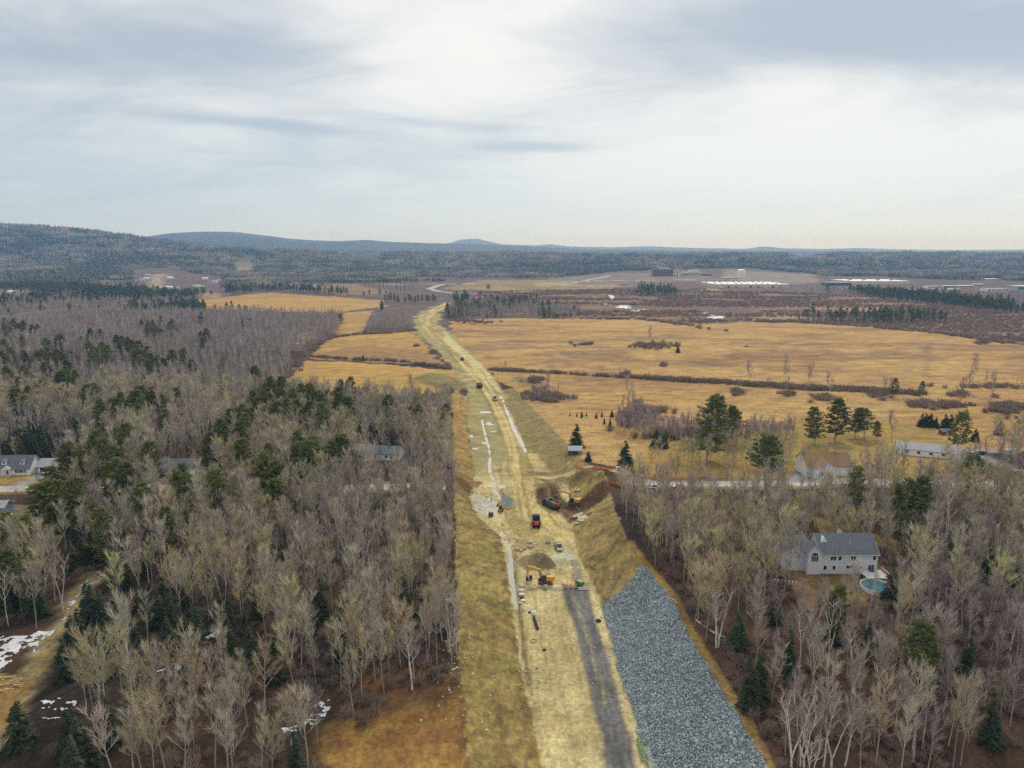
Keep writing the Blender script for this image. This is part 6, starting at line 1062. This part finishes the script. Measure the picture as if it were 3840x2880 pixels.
# white cape house, far left
x, y, z = at(74, 1770); cape = empty('house', (x, y, z), .02, 'white cape house with two dormers at the left edge', 'house'); wl, rf = gable(cape, 15, 8.6, 3.0, 4.6, sid_w, roof_g)
for s in (-1, 1):
    dm = empty('dormer', (s * 3.9, -2.3, 4.4)); dm.parent = cape; MB().prism([(-.9, 0), (-.9, 1.5), (0, 2.3), (.9, 1.5), (.9, 0)], -1.0, 1.8, 'y').build('dormer_wall', sid_w, dm); MB().prism([(-1.2, 1.28), (0, 2.34), (1.2, 1.28), (1.2, 1.42), (0, 2.5), (-1.2, 1.42)], -1.25, 1.8, 'y').build('dormer_roof', roof_g, dm); MB().box((0, -1.03, 1.0), (.9, .06, 1.0)).build('window', glass, dm)
for a, b_, c in ((-5.6, 1.0, 1.4), (1.8, 1.5, 1.5), (3.6, 2.0, 1.5), (5.4, .9, 1.5)): win(wl, 'f', 15, 8.6, a, 1.7, b_, 1.3, div=1)
win(wl, 'r', 15, 8.6, 0, 1.7, 1, 1.3); MB().box((-2.0, -4.36, 1.05), (1.0, .1, 2.1)).build('door', redm, wl)
po = MB().prism([(-4.0, 2.9), (-2.0, 4.1), (0, 2.9), (0, 3.06), (-2, 4.28), (-4.0, 3.06)], -6.3, -4.0, 'y').build('porch_roof', roof_l, cape); MB().prism([(-3.8, 2.88), (-2, 3.95), (-.2, 2.88)], -6.25, -6.1, 'y').build('pediment', sid_w, po)
for q in (-3.7, -.3): MB().box((q, -6.1, 1.4), (.18, .18, 2.9)).build('porch_post', trim, cape)
MB().box((-2, -5.3, .15), (4, 2, .3)).build('porch_floor', pale, cape)
x, y, z = at(182, 1772); ga = empty('garage', (x, y + 3, z), .02, 'white garage with grey roof beside the cape house', 'garage'); wl, rf = gable(ga, 8.2, 7.5, 2.9, 2.6, sid_w, roof_l); MB().box((-.6, -3.8, 1.25), (4.8, .1, 2.4)).build('garage_door', dark, wl); win(wl, 'r', 8.2, 7.5, 0, 1.6, .9, 1.1)  # garage stands open: the dark panel paints the shade of the opening
p0, p1 = at(150, 1712), at(246, 1709); fe = empty('fence', p0, 0, 'long white board fence behind the garage', 'fence'); a, b = Vector((0, 0, 0)), Vector(p1) - Vector(p0)
for i in range(7):
    q = a + (b - a) * i / 6; MB().box((q.x, q.y, q.z + .85), (.16, .16, 1.8)).build('post', trim, fe)
    if i < 6: q2 = a + (b - a) * (i + .5) / 6; MB().box((q2.x, q2.y, q2.z + .85), ((b - a).length / 6 - .2, .06, 1.5), atan2(b.y, b.x)).build('panel', sid_w, fe)
x, y, z = at(66, 1697); pl_ = empty('play_set', (x, y, z), 0, 'wooden play frame behind the cape house', 'play set')
for q in (-2, 2):
    for q2 in (-1, 1): MB().rod((q, q2, 0), (q * .9, 0, 3.2), .09).build('leg', lumber, pl_)
MB().rod((-2, 0, 3.2), (2, 0, 3.2), .1).build('beam', lumber, pl_); MB().box((0, 0, 1.4), (2.2, 1.4, .1)).build('platform', lumber, pl_); MB().rod((-2, 0, 2.2), (2, 0, 2.2), .07).build('rail', lumber, pl_)
x, y, z = at(-14, 1925); bh = empty('shed', (x, y, z), .1, 'blue-grey shed cut by the left edge below the paved road', 'shed'); wl, rf = gable(bh, 9, 6, 3.2, 1.6, mat('blue_grey_siding', (.22, .27, .36), .7, .1, .5), roof_l); win(wl, 'f', 9, 6, 2.5, 1.7, 1, 1.2); MB().box((-1, -3.05, 1.05), (1, .1, 2.1)).build('door', trim, wl)
# houses in the left woods
x, y, z = at(672, 1768); wh = empty('house', (x, y, z), .03, 'grey-roofed house half hidden in the left woods', 'house'); wl, rf = gable(wh, 20, 9, 3.0, 2.8, cream, roof_g); [win(wl, 'f', 20, 9, a, 1.7, 1.3, 1.3) for a in (-7, -3.5, 0, 3.5)]; MB().box((5.5, -4.56, 1.05), (1.0, .1, 2.1)).build('door', trim, wl); MB().box((-5, 0, 6.2), (.8, .8, 1.6)).build('chimney', brick, rf)
gable(wh, 6, 7, 2.7, 2.2, sid_w, roof_g, axis='y', c=(8.5, -5, 0))
x, y, z = at(733, 1786); pv = empty('pavilion', (x, y, z), 0, 'small white-roofed canopy in front of the hidden house', 'canopy'); MB().lathe([(2.4, 2.1), (2.2, 2.25), (.2, 3.2), (.02, 3.25)], n=8).build('canopy_roof', white, pv); [MB().rod((1.6 * a, 1.6 * b, 0), (1.6 * a, 1.6 * b, 2.2), .06).build('post', trim, pv) for a in (-1, 1) for b in (-1, 1)]
x, y, z = at(1440, 1716); th_ = empty('house', (x, y, z), -.12, 'teal-roofed house deep in the left woods near the cut', 'house'); wl, rf = gable(th_, 17, 9, 3.2, 2.6, sid_w, roof_t); [win(wl, 'f', 17, 9, a, 1.8, 1.3, 1.3) for a in (-6, -2.5, 2.5)]; MB().box((5, -4.56, 1.05), (1.0, .1, 2.1)).build('door', redm, wl); MB().box((3, 0, 6.1), (.9, .9, 1.7)).build('chimney', brick, rf)
x, y, z = at(1378, 1704); tg = empty('garage', (x, y, z), -.3, 'low pale-roofed garage left of the teal-roofed house', 'garage'); wl, rf = gable(tg, 12, 7, 2.8, 2.0, cream, roof_l); MB().box((-2, -3.55, 1.2), (3, .1, 2.2)).build('garage_door', trim, wl); MB().box((3, -3.55, 1.2), (3, .1, 2.2)).build('garage_door', trim, wl)
# two-storey house with the pool
x, y, z = at(3178, 2152); ph = empty('house', (x, y + 5, z), .015, 'two-storey lilac-grey house with round pool in the right woods', 'house'); W_, D_ = 16.5, 10
wl, rf = gable(ph, W_, D_, 6.0, 4.3, sid_g, roof_g)
for a, zz, b_, c, dv in ((-4.6, 4.9, 1.6, 1.4, 1), (-2.7, 4.9, .9, 1.4, 0), (1.2, 4.9, 1.5, 1.3, 1), (7.3, 4.9, .9, 1.2, 0), (-6.8, 2.0, .9, 1.3, 0), (-4.2, 2.0, .8, 1.2, 0), (.3, 2.2, 1.8, .9, 1), (6.6, 2.0, 1.7, 1.6, 1), (3.6, 1.8, .5, .9, 0)): win(wl, 'f', W_, D_, a, zz, b_, c, div=dv)
MB().rod((1.0, -2.6, 7.5), (1.0, -2.6, 8.9), .09).build('vent_pipe', white, rf); MB().prism([(-.6, 9.6), (.6, 9.6), (0, 10.9)], 0.3, 2.6, 'y').build('roof_gable', roof_l, rf)
mb = MB(); [mb.box((q, -D_ / 2 - .04, 2.7), (.12, .08, 7.2)) for q in (-W_ / 2 + .06, W_ / 2 - .06)]; mb.box((0, -D_ / 2 - .42, 5.75), (W_ + .8, .1, .14)); mb.build('corner_trim', trim, wl)
bay, br = gable(ph, 4.0, 9.6, 6.6, 2.2, sid_g, roof_g, axis='y', c=(-W_ / 2 - 1.9, -.6, 0), ov=.3)
aw = MB(); aw.box((-W_ / 2 - 1.9, -5.44, 5.0), (1.8, .06, 1.7)); aw.prism([(-W_ / 2 - 1.9 + .9 * cos(pi * i / 8), 5.85 + .9 * sin(pi * i / 8)) for i in range(9)], -5.47, -5.41, 'y'); aw = aw.build('arched_window', glass, bay); mb = MB(); mb.box((-W_ / 2 - 1.9, -5.49, 5.85), (2.0, .06, .1)); [mb.box((-W_ / 2 - 1.9 + q, -5.49, 4.95), (.1, .06, 1.8)) for q in (-1.0, -.3, .3, 1.0)]; mb.build('frame', trim, aw)
gable(ph, 7.5, 11, 5.0, 3.2, sid_g, roof_g, axis='y', c=(-W_ / 2 - 6.6, 2.5, 0)); MB().prism([(-7.6, 8.2), (-5.2, 8.2), (-6.4, 10.2)], -2.2, 0.4, 'y').build('dormer_gable', sid_w, rf)
x2, y2, z2 = at(3288, 2194, 1.3); z2 = float(H(x2, y2)); pool = empty('swimming_pool', (x2, y2, z2), 0, 'round above-ground pool with white rim beside the lilac house', 'pool'); MB().lathe([(4.05, -.6), (4.05, 1.1), (4.0, 1.1), (4.0, -.6)], n=32).build('pool_wall', sid_w, pool); MB().disc(3.99, .85, 32).build('pool_water', mat('pool_water', (.035, .16, .20), .06, .2, .5, spec=.8), pool); MB().ring((0, 0, 1.14), 4.08, .13, 40, 5).build('rim', white, pool)
dk = empty('deck', (x + 6.2, y - 2.9, z), 0, 'pale raised deck between the lilac house and its pool', 'deck'); 
for i in range(14): MB().box((-3.2 + i * .46, 0, 1.35), (.42, 5.2, .1)).build('plank', pale, dk)
for q in (-3.3, 3.2):
    MB().box((q, 0, 2.3), (.09, 5.2, .09)).build('railing', trim, dk)
    for k in range(5): MB().box((q, -2.5 + k * 1.25, 1.75), (.09, .09, 1.1)).build('rail_post', trim, dk)
for a in (-3, 3):
    for b in (-2.4, 2.2): MB().box((a, b, .4), (.2, .2, 1.9)).build('leg', trim, dk)
sack(3268, 2143, .8, 'purple cover over furniture on the pool deck', mat('purple_cover', (.10, .07, .20), .8, .1, 2), dz=1.42)
for i in range(7):
    x3, y3, z3 = at(2905 + i * 13.5, 2184 + i * 1.6); o = empty('white_stake', (x3, y3, z3), 0, 'short white stake in the row left of the lilac house', 'stake', 'row of white stakes'); MB().box((0, 0, .45), (.3, .18, .95)).build('post', white, o); MB().box((0, 0, .96), (.36, .24, .08)).build('cap', white, o)
# right side buildings along the cross road
x, y, z = at(3108, 1784); tb = empty('house', (x, y + 6, z), -.05, 'large white building with tan-brown roof behind the roadside trees', 'house'); wl, rf = gable(tb, 19, 13, 4.4, 4.2, sid_w, roof_b); g2, r2 = gable(tb, 8, 6, 4.2, 3.0, sid_w, roof_b, axis='y', c=(-2.5, -7.2, 0))
for a in (-7.4, 4.5, 7.4): MB().box((a, -6.56, 1.5), (2.8, .1, 2.8)).build('garage_door', trim, wl)
win(g2, 'f', 8, 20.4, -4.0, 2.2, 1.2, 1.4); win(g2, 'f', 8, 20.4, -1.0, 2.2, 1.2, 1.4)
x, y, z = at(3490, 1712); rh = empty('house', (x, y + 3, z), -.42, 'long pale ranch house angled away at the right', 'house'); wl, rf = gable(rh, 26, 8.5, 3.0, 2.3, sid_w, roof_l); [win(wl, 'f', 26, 8.5, a, 1.7, 1.4, 1.2) for a in (-9, -4, 1, 6)]; MB().box((9.5, -4.3, 1.05), (1, .1, 2.1)).build('door', wdark, wl); win(wl, 'r', 26, 8.5, 0, 1.7, 1.6, 1.3)
x, y, z = at(3566, 1712); sr = empty('sun_room', (x, y, z), -.42, 'small white sun room with blue window at the ranch house end', 'sun room'); wl, rf = gable(sr, 6, 5, 2.7, 1.0, sid_w, white); win(wl, 'f', 6, 5, .8, 1.4, 2.6, 1.5, m=bluew, div=1); win(wl, 'r', 6, 5, 0, 1.4, 2.2, 1.5, m=bluew, div=1)
x, y, z = at(3543, 1628); rs = empty('shed', (x, y, z), .1, 'small red shed by the pair of spruces', 'shed'); wl, rf = gable(rs, 5, 3.5, 2.0, 1.0, redm, roof_g); MB().box((0, -1.8, .9), (1, .1, 1.8)).build('door', trim, wl)
x, y, z = at(3790, 1706); cp = empty('camper', (x, y, z), .2, 'pale green camper among the trees at the right edge', 'camper'); cb = MB().prism([(-3, .5), (-3, 2.6), (-2.6, 2.9), (2.6, 2.9), (3, 2.4), (3, .5)], -1.2, 1.2).build('body', mat('pale_green_paint', (.48, .54, .48), .5, .08, 1), cp, bevel=.08); [wheel(cp, 0, q, .36, .25) for q in (-1.1, 1.1)]; [MB().box((q, -1.21, 1.9), (1, .04, .6)).build('window', glass, cb) for q in (-1.6, 1.4)]
x, y, z = at(3586, 1733); tp = empty('covered_trailer', (x, y, z), .1, 'low trailer under blue tarp on the ranch house lawn', 'trailer'); MB().prism([(-1.6, .4), (-1.5, .8), (0, 1.1), (1.5, .8), (1.6, .4)], -.9, .9).build('tarp', mat('blue_tarp', (.13, .38, .52), .5, .1, 1), tp); [wheel(tp, 0, q, .3, .2) for q in (-.8, .8)]
x, y, z = at(2156, 1700); ba = empty('barn', (x, y, z), -.03, 'small dark barn with light metal roof beside the tall spruce', 'barn'); wl, rf = gable(ba, 6.4, 4.2, 2.1, 1.5, wdark, metalr, .35); MB().box((0, -2.14, .9), (2.0, .08, 1.8)).build('door', dark, wl); win(wl, 'f', 6.4, 4.2, 2.2, 1.2, .8, .7)
# ---- far buildings
def block(nm, label, u0, u1, v, h, d, wm, rm, cat='building', rows=0, cols=0, rz=0, parapet=.6, group=None, wsz=None):
    x0, y0, z0 = at(u0, v); x1, y1, z1 = at(u1, v); w_ = x1 - x0; o = empty(nm, ((x0 + x1) / 2, y0 + d / 2, z0), rz, label, cat, group); wl = MB().box((0, 0, h / 2 - 2), (w_, d, h + 4)).build('wall', wm, o); rf = MB().box((0, 0, h + parapet / 2 + .01), (w_ + .6, d + .6, parapet)).build('roof', rm, o)
    if rows:
        ww, hh = w_ / cols * .62, h / rows * .5; me = MB().box((0, 0, 0), (ww, .3, hh)).mesh('window', glass)
        for r in range(rows):
            for c in range(cols): q = bpy.data.objects.new('window', me); COL.objects.link(q); q.parent = wl; q.location = (-w_ / 2 + w_ * (c + .5) / cols, -d / 2 - .1, h * (r + .55) / rows)
    return o, w_, wl, rf
o, w_, wl, rf = block('hospital', 'wide brick building five storeys high on the far ridge', 2450, 2527, 1036, 26, 40, brick, roof_g, rows=5, cols=14); MB().box((8, 5, 29), (40, 18, 5)).build('penthouse', metalr, rf)
x, y, z = at(2535, 1036); o = empty('entrance_tower', (x, y, z), 0, 'white framed entrance tower at the right of the brick building', 'tower'); [MB().box((q, 0, 11), (2.2, 2.2, 24)).build('column', trim, o) for q in (-9, -3, 3, 9)]; [MB().box((0, .3, q), (20, 2.0, 2)).build('beam', trim, o) for q in (10, 22)]; MB().box((0, 6, 11), (17, 8, 22)).build('glazing', glass, o)
o, w_, wl, rf = block('office_building', 'cream office building with stepped flat roof right of the brick building', 2557, 2628, 1034, 13, 35, cream, whroof, rows=2, cols=12); MB().box((10, 0, 17), (36, 20, 7)).build('upper_storey', cream, rf); MB().box((10, 0, 20.9), (38, 22, .8)).build('upper_roof', whroof, rf); block('annex', 'low brown annex right of the cream office building', 2634, 2664, 1034, 7, 20, brick, roof_l, rows=1, cols=5)
x, y, z = at(2778, 1041); o = empty('water_tank', (x, y, z), 0, 'tall white cylindrical water tank on the far ridge', 'water tank'); MB().lathe([(14.4, -3), (14.4, 27), (13.6, 28.5), (8, 30), (1, 30.6)], n=32).build('shell', white, o, smooth=False); [MB().ring((0, 0, q), 14.45, .25, 32, 4).build('hoop', pale, o) for q in (9, 18, 27)]; MB().lathe([(.8, 30.4), (.8, 31.6), (.1, 31.8)], n=8).build('vent', steel, o); MB().box((0, -14.8, 14), (.8, .3, 28)).build('ladder', steel, o)
block('low_building', 'low white flat building left of the water tank', 2711, 2768, 1046, 5, 22, cream, whroof, rows=1, cols=9)
o, w_, wl, rf = block('warehouse', 'long warehouse with bright white roof below the water tank', 2682, 2962, 1079, 9, 150, cream, whroof)
for i in range(22): MB().box((-w_ * .46 + (i % 11) * w_ * .092, -50 + 80 * (i // 11) + (i % 3) * 8, 10.4), (4.5, 4.5, 2)).build('roof_unit', steel, rf)
for i in range(9): MB().box((-w_ * .42 + i * w_ * .1, -75.2, 2.4), (5, .4, 4.5)).build('loading_door', (trim, glass, bluew)[i % 3], wl)
o, w_, wl, rf = block('warehouse', 'second white-roofed warehouse at the far right behind the pines', 3190, 3412, 1066, 9, 130, cream, whroof); [MB().box((-w_ * .42 + i * w_ * .12, -20 + (i % 2) * 30, 11), (5, 5, 2.4)).build('roof_unit', steel, rf) for i in range(8)]
block('store', 'blue-fronted store left of the second white-roofed warehouse', 3100, 3186, 1072, 9, 40, bluew, roof_l, rows=1, cols=10)
FB = [(3408, 3458, 1096, 5, 30, 'low white building under the pines at the far right'), (3480, 3530, 1082, 6, 26, 'pale long building right of the second warehouse'), (3540, 3580, 1079, 5, 20, 'small pale building in the far right business park'), (3600, 3650, 1080, 6, 26, 'grey flat building in the far right business park'), (3705, 3785, 1093, 6, 30, 'white-roofed building near the right edge'), (3815, 3870, 1091, 12, 30, 'tall grey-green building cut by the right edge'), (3700, 3745, 1052, 5, 40, 'far white roof above the business park'), (3408, 3440, 1019, 10, 60, 'white hall alone in the far right forest'), (3560, 3600, 1092, 5, 18, 'small white building between the pines far right'), (3655, 3690, 1074, 6, 20, 'cream block behind the business park')]
for i, (a, b, v, h, d, lab) in enumerate(FB): block('commercial_building', lab, a, b, v, h, d, (cream, sid_w, metalr)[i % 3], (whroof, roof_l, whroof)[i % 3], rows=1, cols=6)
def far_house(u, v, label, w_=13, d=9, wm=sid_w, rm=roof_l, rz=0., h=4.5, rise=2.6, group=None):
    x, y, z = at(u, v); o = empty('house', (x, y, z), rz, label, 'house', group); wl, rf = gable(o, w_, d, h, rise, wm, rm, .4, base=3); [win(wl, 'f', w_, d, a * w_, 2.4, 1.8, 1.8, frame=False) for a in (-.32, 0, .32)]; MB().box((w_ * .2, 0, h + rise), (1.2, 1.2, 2)).build('chimney', brick, rf)
far_house(1175, 1078, 'white house with blue-grey roof alone beyond the brush', 15, 10, sid_w, metalr)
for i, (a, b, lab) in enumerate([(520, 1058, 'leftmost pale house of the far town cluster'), (535, 1052, 'second pale house of the far town cluster'), (550, 1047, 'long white roof at the back of the far town cluster'), (566, 1056, 'white house in the middle of the far town cluster'), (585, 1050, 'right house of the far town cluster'), (612, 1085, 'white house below the far town cluster'), (634, 1082, 'pale house beside the lawn below the far town'), (660, 1080, 'grey-roofed house at the end of the lower town row'), (738, 1076, 'white house left of the brown patch'), (752, 1080, 'small white house at the brown patch'), (770, 1048, 'pink-brick house in the right town cluster'), (786, 1056, 'white house in the right town cluster'), (806, 1060, 'pale long house in the right town cluster'), (822, 1056, 'rightmost house of the right town cluster'), (48, 1100, 'white house at the far left field'), (64, 1104, 'second white house at the far left field'), (80, 1102, 'third white house at the far left field'), (555, 1034, 'small white house above the far town cluster'), (640, 1045, 'house half hidden between the two town clusters'), (325, 1116, 'white house in the trees left of the power line'), (1378, 978, 'white farmhouse on the far brown hill')]):
    far_house(a, b, lab, random.uniform(13, 22), 10, (sid_w, cream, sid_w, sid_g)[i % 4], (roof_l, metalr, whroof, roof_g)[i % 4], random.uniform(-.4, .4))
for i, (a, b) in enumerate([(240, 904), (325, 927), (447, 934), (470, 891), (485, 892), (470, 893), (385, 882)]): far_house(a, b + 8, 'tiny pale house on the wooded left hill', 24, 16, sid_w, whroof, h=8, rise=4, group='houses on the left hill')
# ---- highway bridge, poles, power lines
x0, y0, z0 = at(2062, 1064); x1, y1, z1 = at(2192, 1060); o = empty('highway_bridge', ((x0 + x1) / 2, (y0 + y1) / 2, z0), .0, 'low pale highway bridge in the middle distance', 'bridge'); l = x1 - x0; MB().box((0, 0, 5.2), (l, 12, 1.6)).build('deck', pale, o); [MB().box((0, q, 6.5), (l, .4, 1.1)).build('parapet', pale, o) for q in (-5.9, 5.9)]; [MB().box((q * l / 2, 0, 1.8), (1.6, 9, 5.4)).build('pier', pale, o) for q in (-.6, 0, .6)]
polem = mat('weathered_pole', (.30, .27, .24), .9, .1, 1); poled = mat('dark_pole', (.05, .045, .045), .9, .1, 1); wirem = mat('bright_wire', (.62, .62, .60), .5, .05, 1)
def pole(u, v, h, label, group, m=polem, r=.3, arm=4, light=False):
    x, y, z = at(u, v); o = empty('street_lamp' if light else 'utility_pole', (x, y, z), 0, label, 'lamp post' if light else 'utility pole', group); MB().rod((0, 0, -1), (0, 0, h), r, r * .6, 6).build('shaft', m, o); MB().box((0, 0, h - 1.2), (arm, .25, .3)).build('cross_arm', m, o)
    return Vector((x, y, z))
for i, (a, b) in enumerate([(1371, 1074), (1384, 1075), (1402, 1076), (1423, 1076), (1438, 1078), (1451, 1080), (1487, 1090), (1502, 1090), (1518, 1091)]): pole(a, b, 28, 'tall dark utility pole in the row on the brush land', 'dark pole row', poled, .8, 6)
for i, (a, b) in enumerate([(1650, 1060), (1690, 1058), (1770, 1056), (1870, 1060), (1945, 1061), (2000, 1058), (2220, 1070), (2266, 1073), (2323, 1072), (2375, 1066), (2400, 1064), (2050, 1056), (2320, 1050), (2345, 1049), (2380, 1050)]): pole(a, b, 14, 'slim pale lamp post along the distant highway', 'highway lamp posts', polem, .4, 4, True)
def hframe(u, v, h, label, wd=8):
    x, y, z = at(u, v); o = empty('transmission_tower', (x, y, z), -.2, label, 'power pylon', 'wooden twin-pole pylons'); [MB().rod((q * wd / 2, 0, -1), (q * wd / 2, 0, h), .32, .2, 6).build('pole', polem, o) for q in (-1, 1)]; MB().box((0, 0, h * .8), (wd * 2.0, .4, .45)).build('cross_arm', polem, o); mb = MB(); mb.rod((-wd / 2, 0, h * .45), (wd / 2, 0, h * .75), .12).rod((wd / 2, 0, h * .45), (-wd / 2, 0, h * .75), .12); mb.build('brace', polem, o); [MB().rod((q * wd * .9, 0, h * .8), (q * wd * .9, 0, h * .8 - 1.6), .14).build('insulator', pale, o) for q in (-1, 0, 1)]
    return Vector((x, y, z + h * .8 - 1.6)), wd * .9
T_ = [hframe(187, 1200, 20, 'nearest twin-pole pylon at the left above the mauve woods'), hframe(461, 1170, 20, 'second twin-pole pylon along the left power line'), hframe(902, 1116, 20, 'third twin-pole pylon beyond the brown patch'), hframe(1092, 1112, 20, 'fourth twin-pole pylon at the tan field'), hframe(1296, 1102, 20, 'fifth twin-pole pylon on the brush land')]
pole(286, 1180, 24, 'single guyed pole between the first two pylons', None, polem, .32, 3)
def span(a, b, label, sag=5):
    o = empty('power_line', tuple(a[0]), 0, label, 'power line', 'power line spans'); d = b[0] - a[0]
    for q in (-1, 0, 1):
        mb = MB(); pv_ = None
        for k in range(11):
            f = k / 10; p_ = d * f + Vector((q * (a[1] + (b[1] - a[1]) * f), 0, -sag * 4 * f * (1 - f)))
            if pv_ is not None: mb.rod(pv_, p_, .09, n=4)
            pv_ = p_
        mb.build('wire', wirem, o)
west = (Vector(P(-500, 1262)).to_3d() + Vector((0, 0, 16)), 7); span(west, T_[0], 'power line leaving the frame at the left edge'); span(T_[0], T_[1], 'power line between the first and second pylon', 7); span(T_[1], T_[2], 'power line between the second and third pylon', 9); span(T_[2], T_[3], 'power line between the third and fourth pylon'); span(T_[3], T_[4], 'power line between the fourth and fifth pylon')
# lumber pile lower left
for i, (a, b) in enumerate([(10, 1120), (60, 1115), (100, 1130), (30, 1160), (80, 1150), (20, 1200), (55, 1190), (110, 1165)]):
    x, y, z = at(*crop(*C7, [(a, b)])[0]); o = empty('wood_scrap', (x, y, z), random.uniform(-.6, .9), 'split yellow board in the scrap heap at the lower left', 'board', 'scrap wood heap'); MB().box((0, 0, .12), (2.2, .5, .16), tilt=('Y', .08)).build('board', lumber, o); MB().box((.2, .1, .3), (1.6, .3, .14), .4).build('board', lumber, o)
# ================================================================== the air: thin blue haze round everything
za, zb = float(GZ.min()) - 1, max(float(GZ.max()) + 45, 115); hz = MB().box((0, 10300, (za + zb) / 2), (36000, 22000, zb - za)).build('haze', mat('unused', (1, 1, 1)), None)
hz.data.materials.clear(); hm = bpy.data.materials.new('haze_air'); hm.use_nodes = True; tn = hm.node_tree; tn.nodes.clear(); ov_ = tn.nodes.new('ShaderNodeOutputMaterial'); pv_ = tn.nodes.new('ShaderNodeVolumePrincipled')
pv_.inputs['Color'].default_value = (.30, .57, 1.0, 1); pv_.inputs['Absorption Color'].default_value = (1, 1, 1, 1); pv_.inputs['Density'].default_value = 8.2e-5; pv_.inputs['Anisotropy'].default_value = .2
tn.links.new(pv_.outputs[0], ov_.inputs['Volume']); hz.data.materials.append(hm); tag(hz, kind='stuff')
hz['label'] = 'thin blue haze hanging over the far hills'; hz['category'] = 'haze'
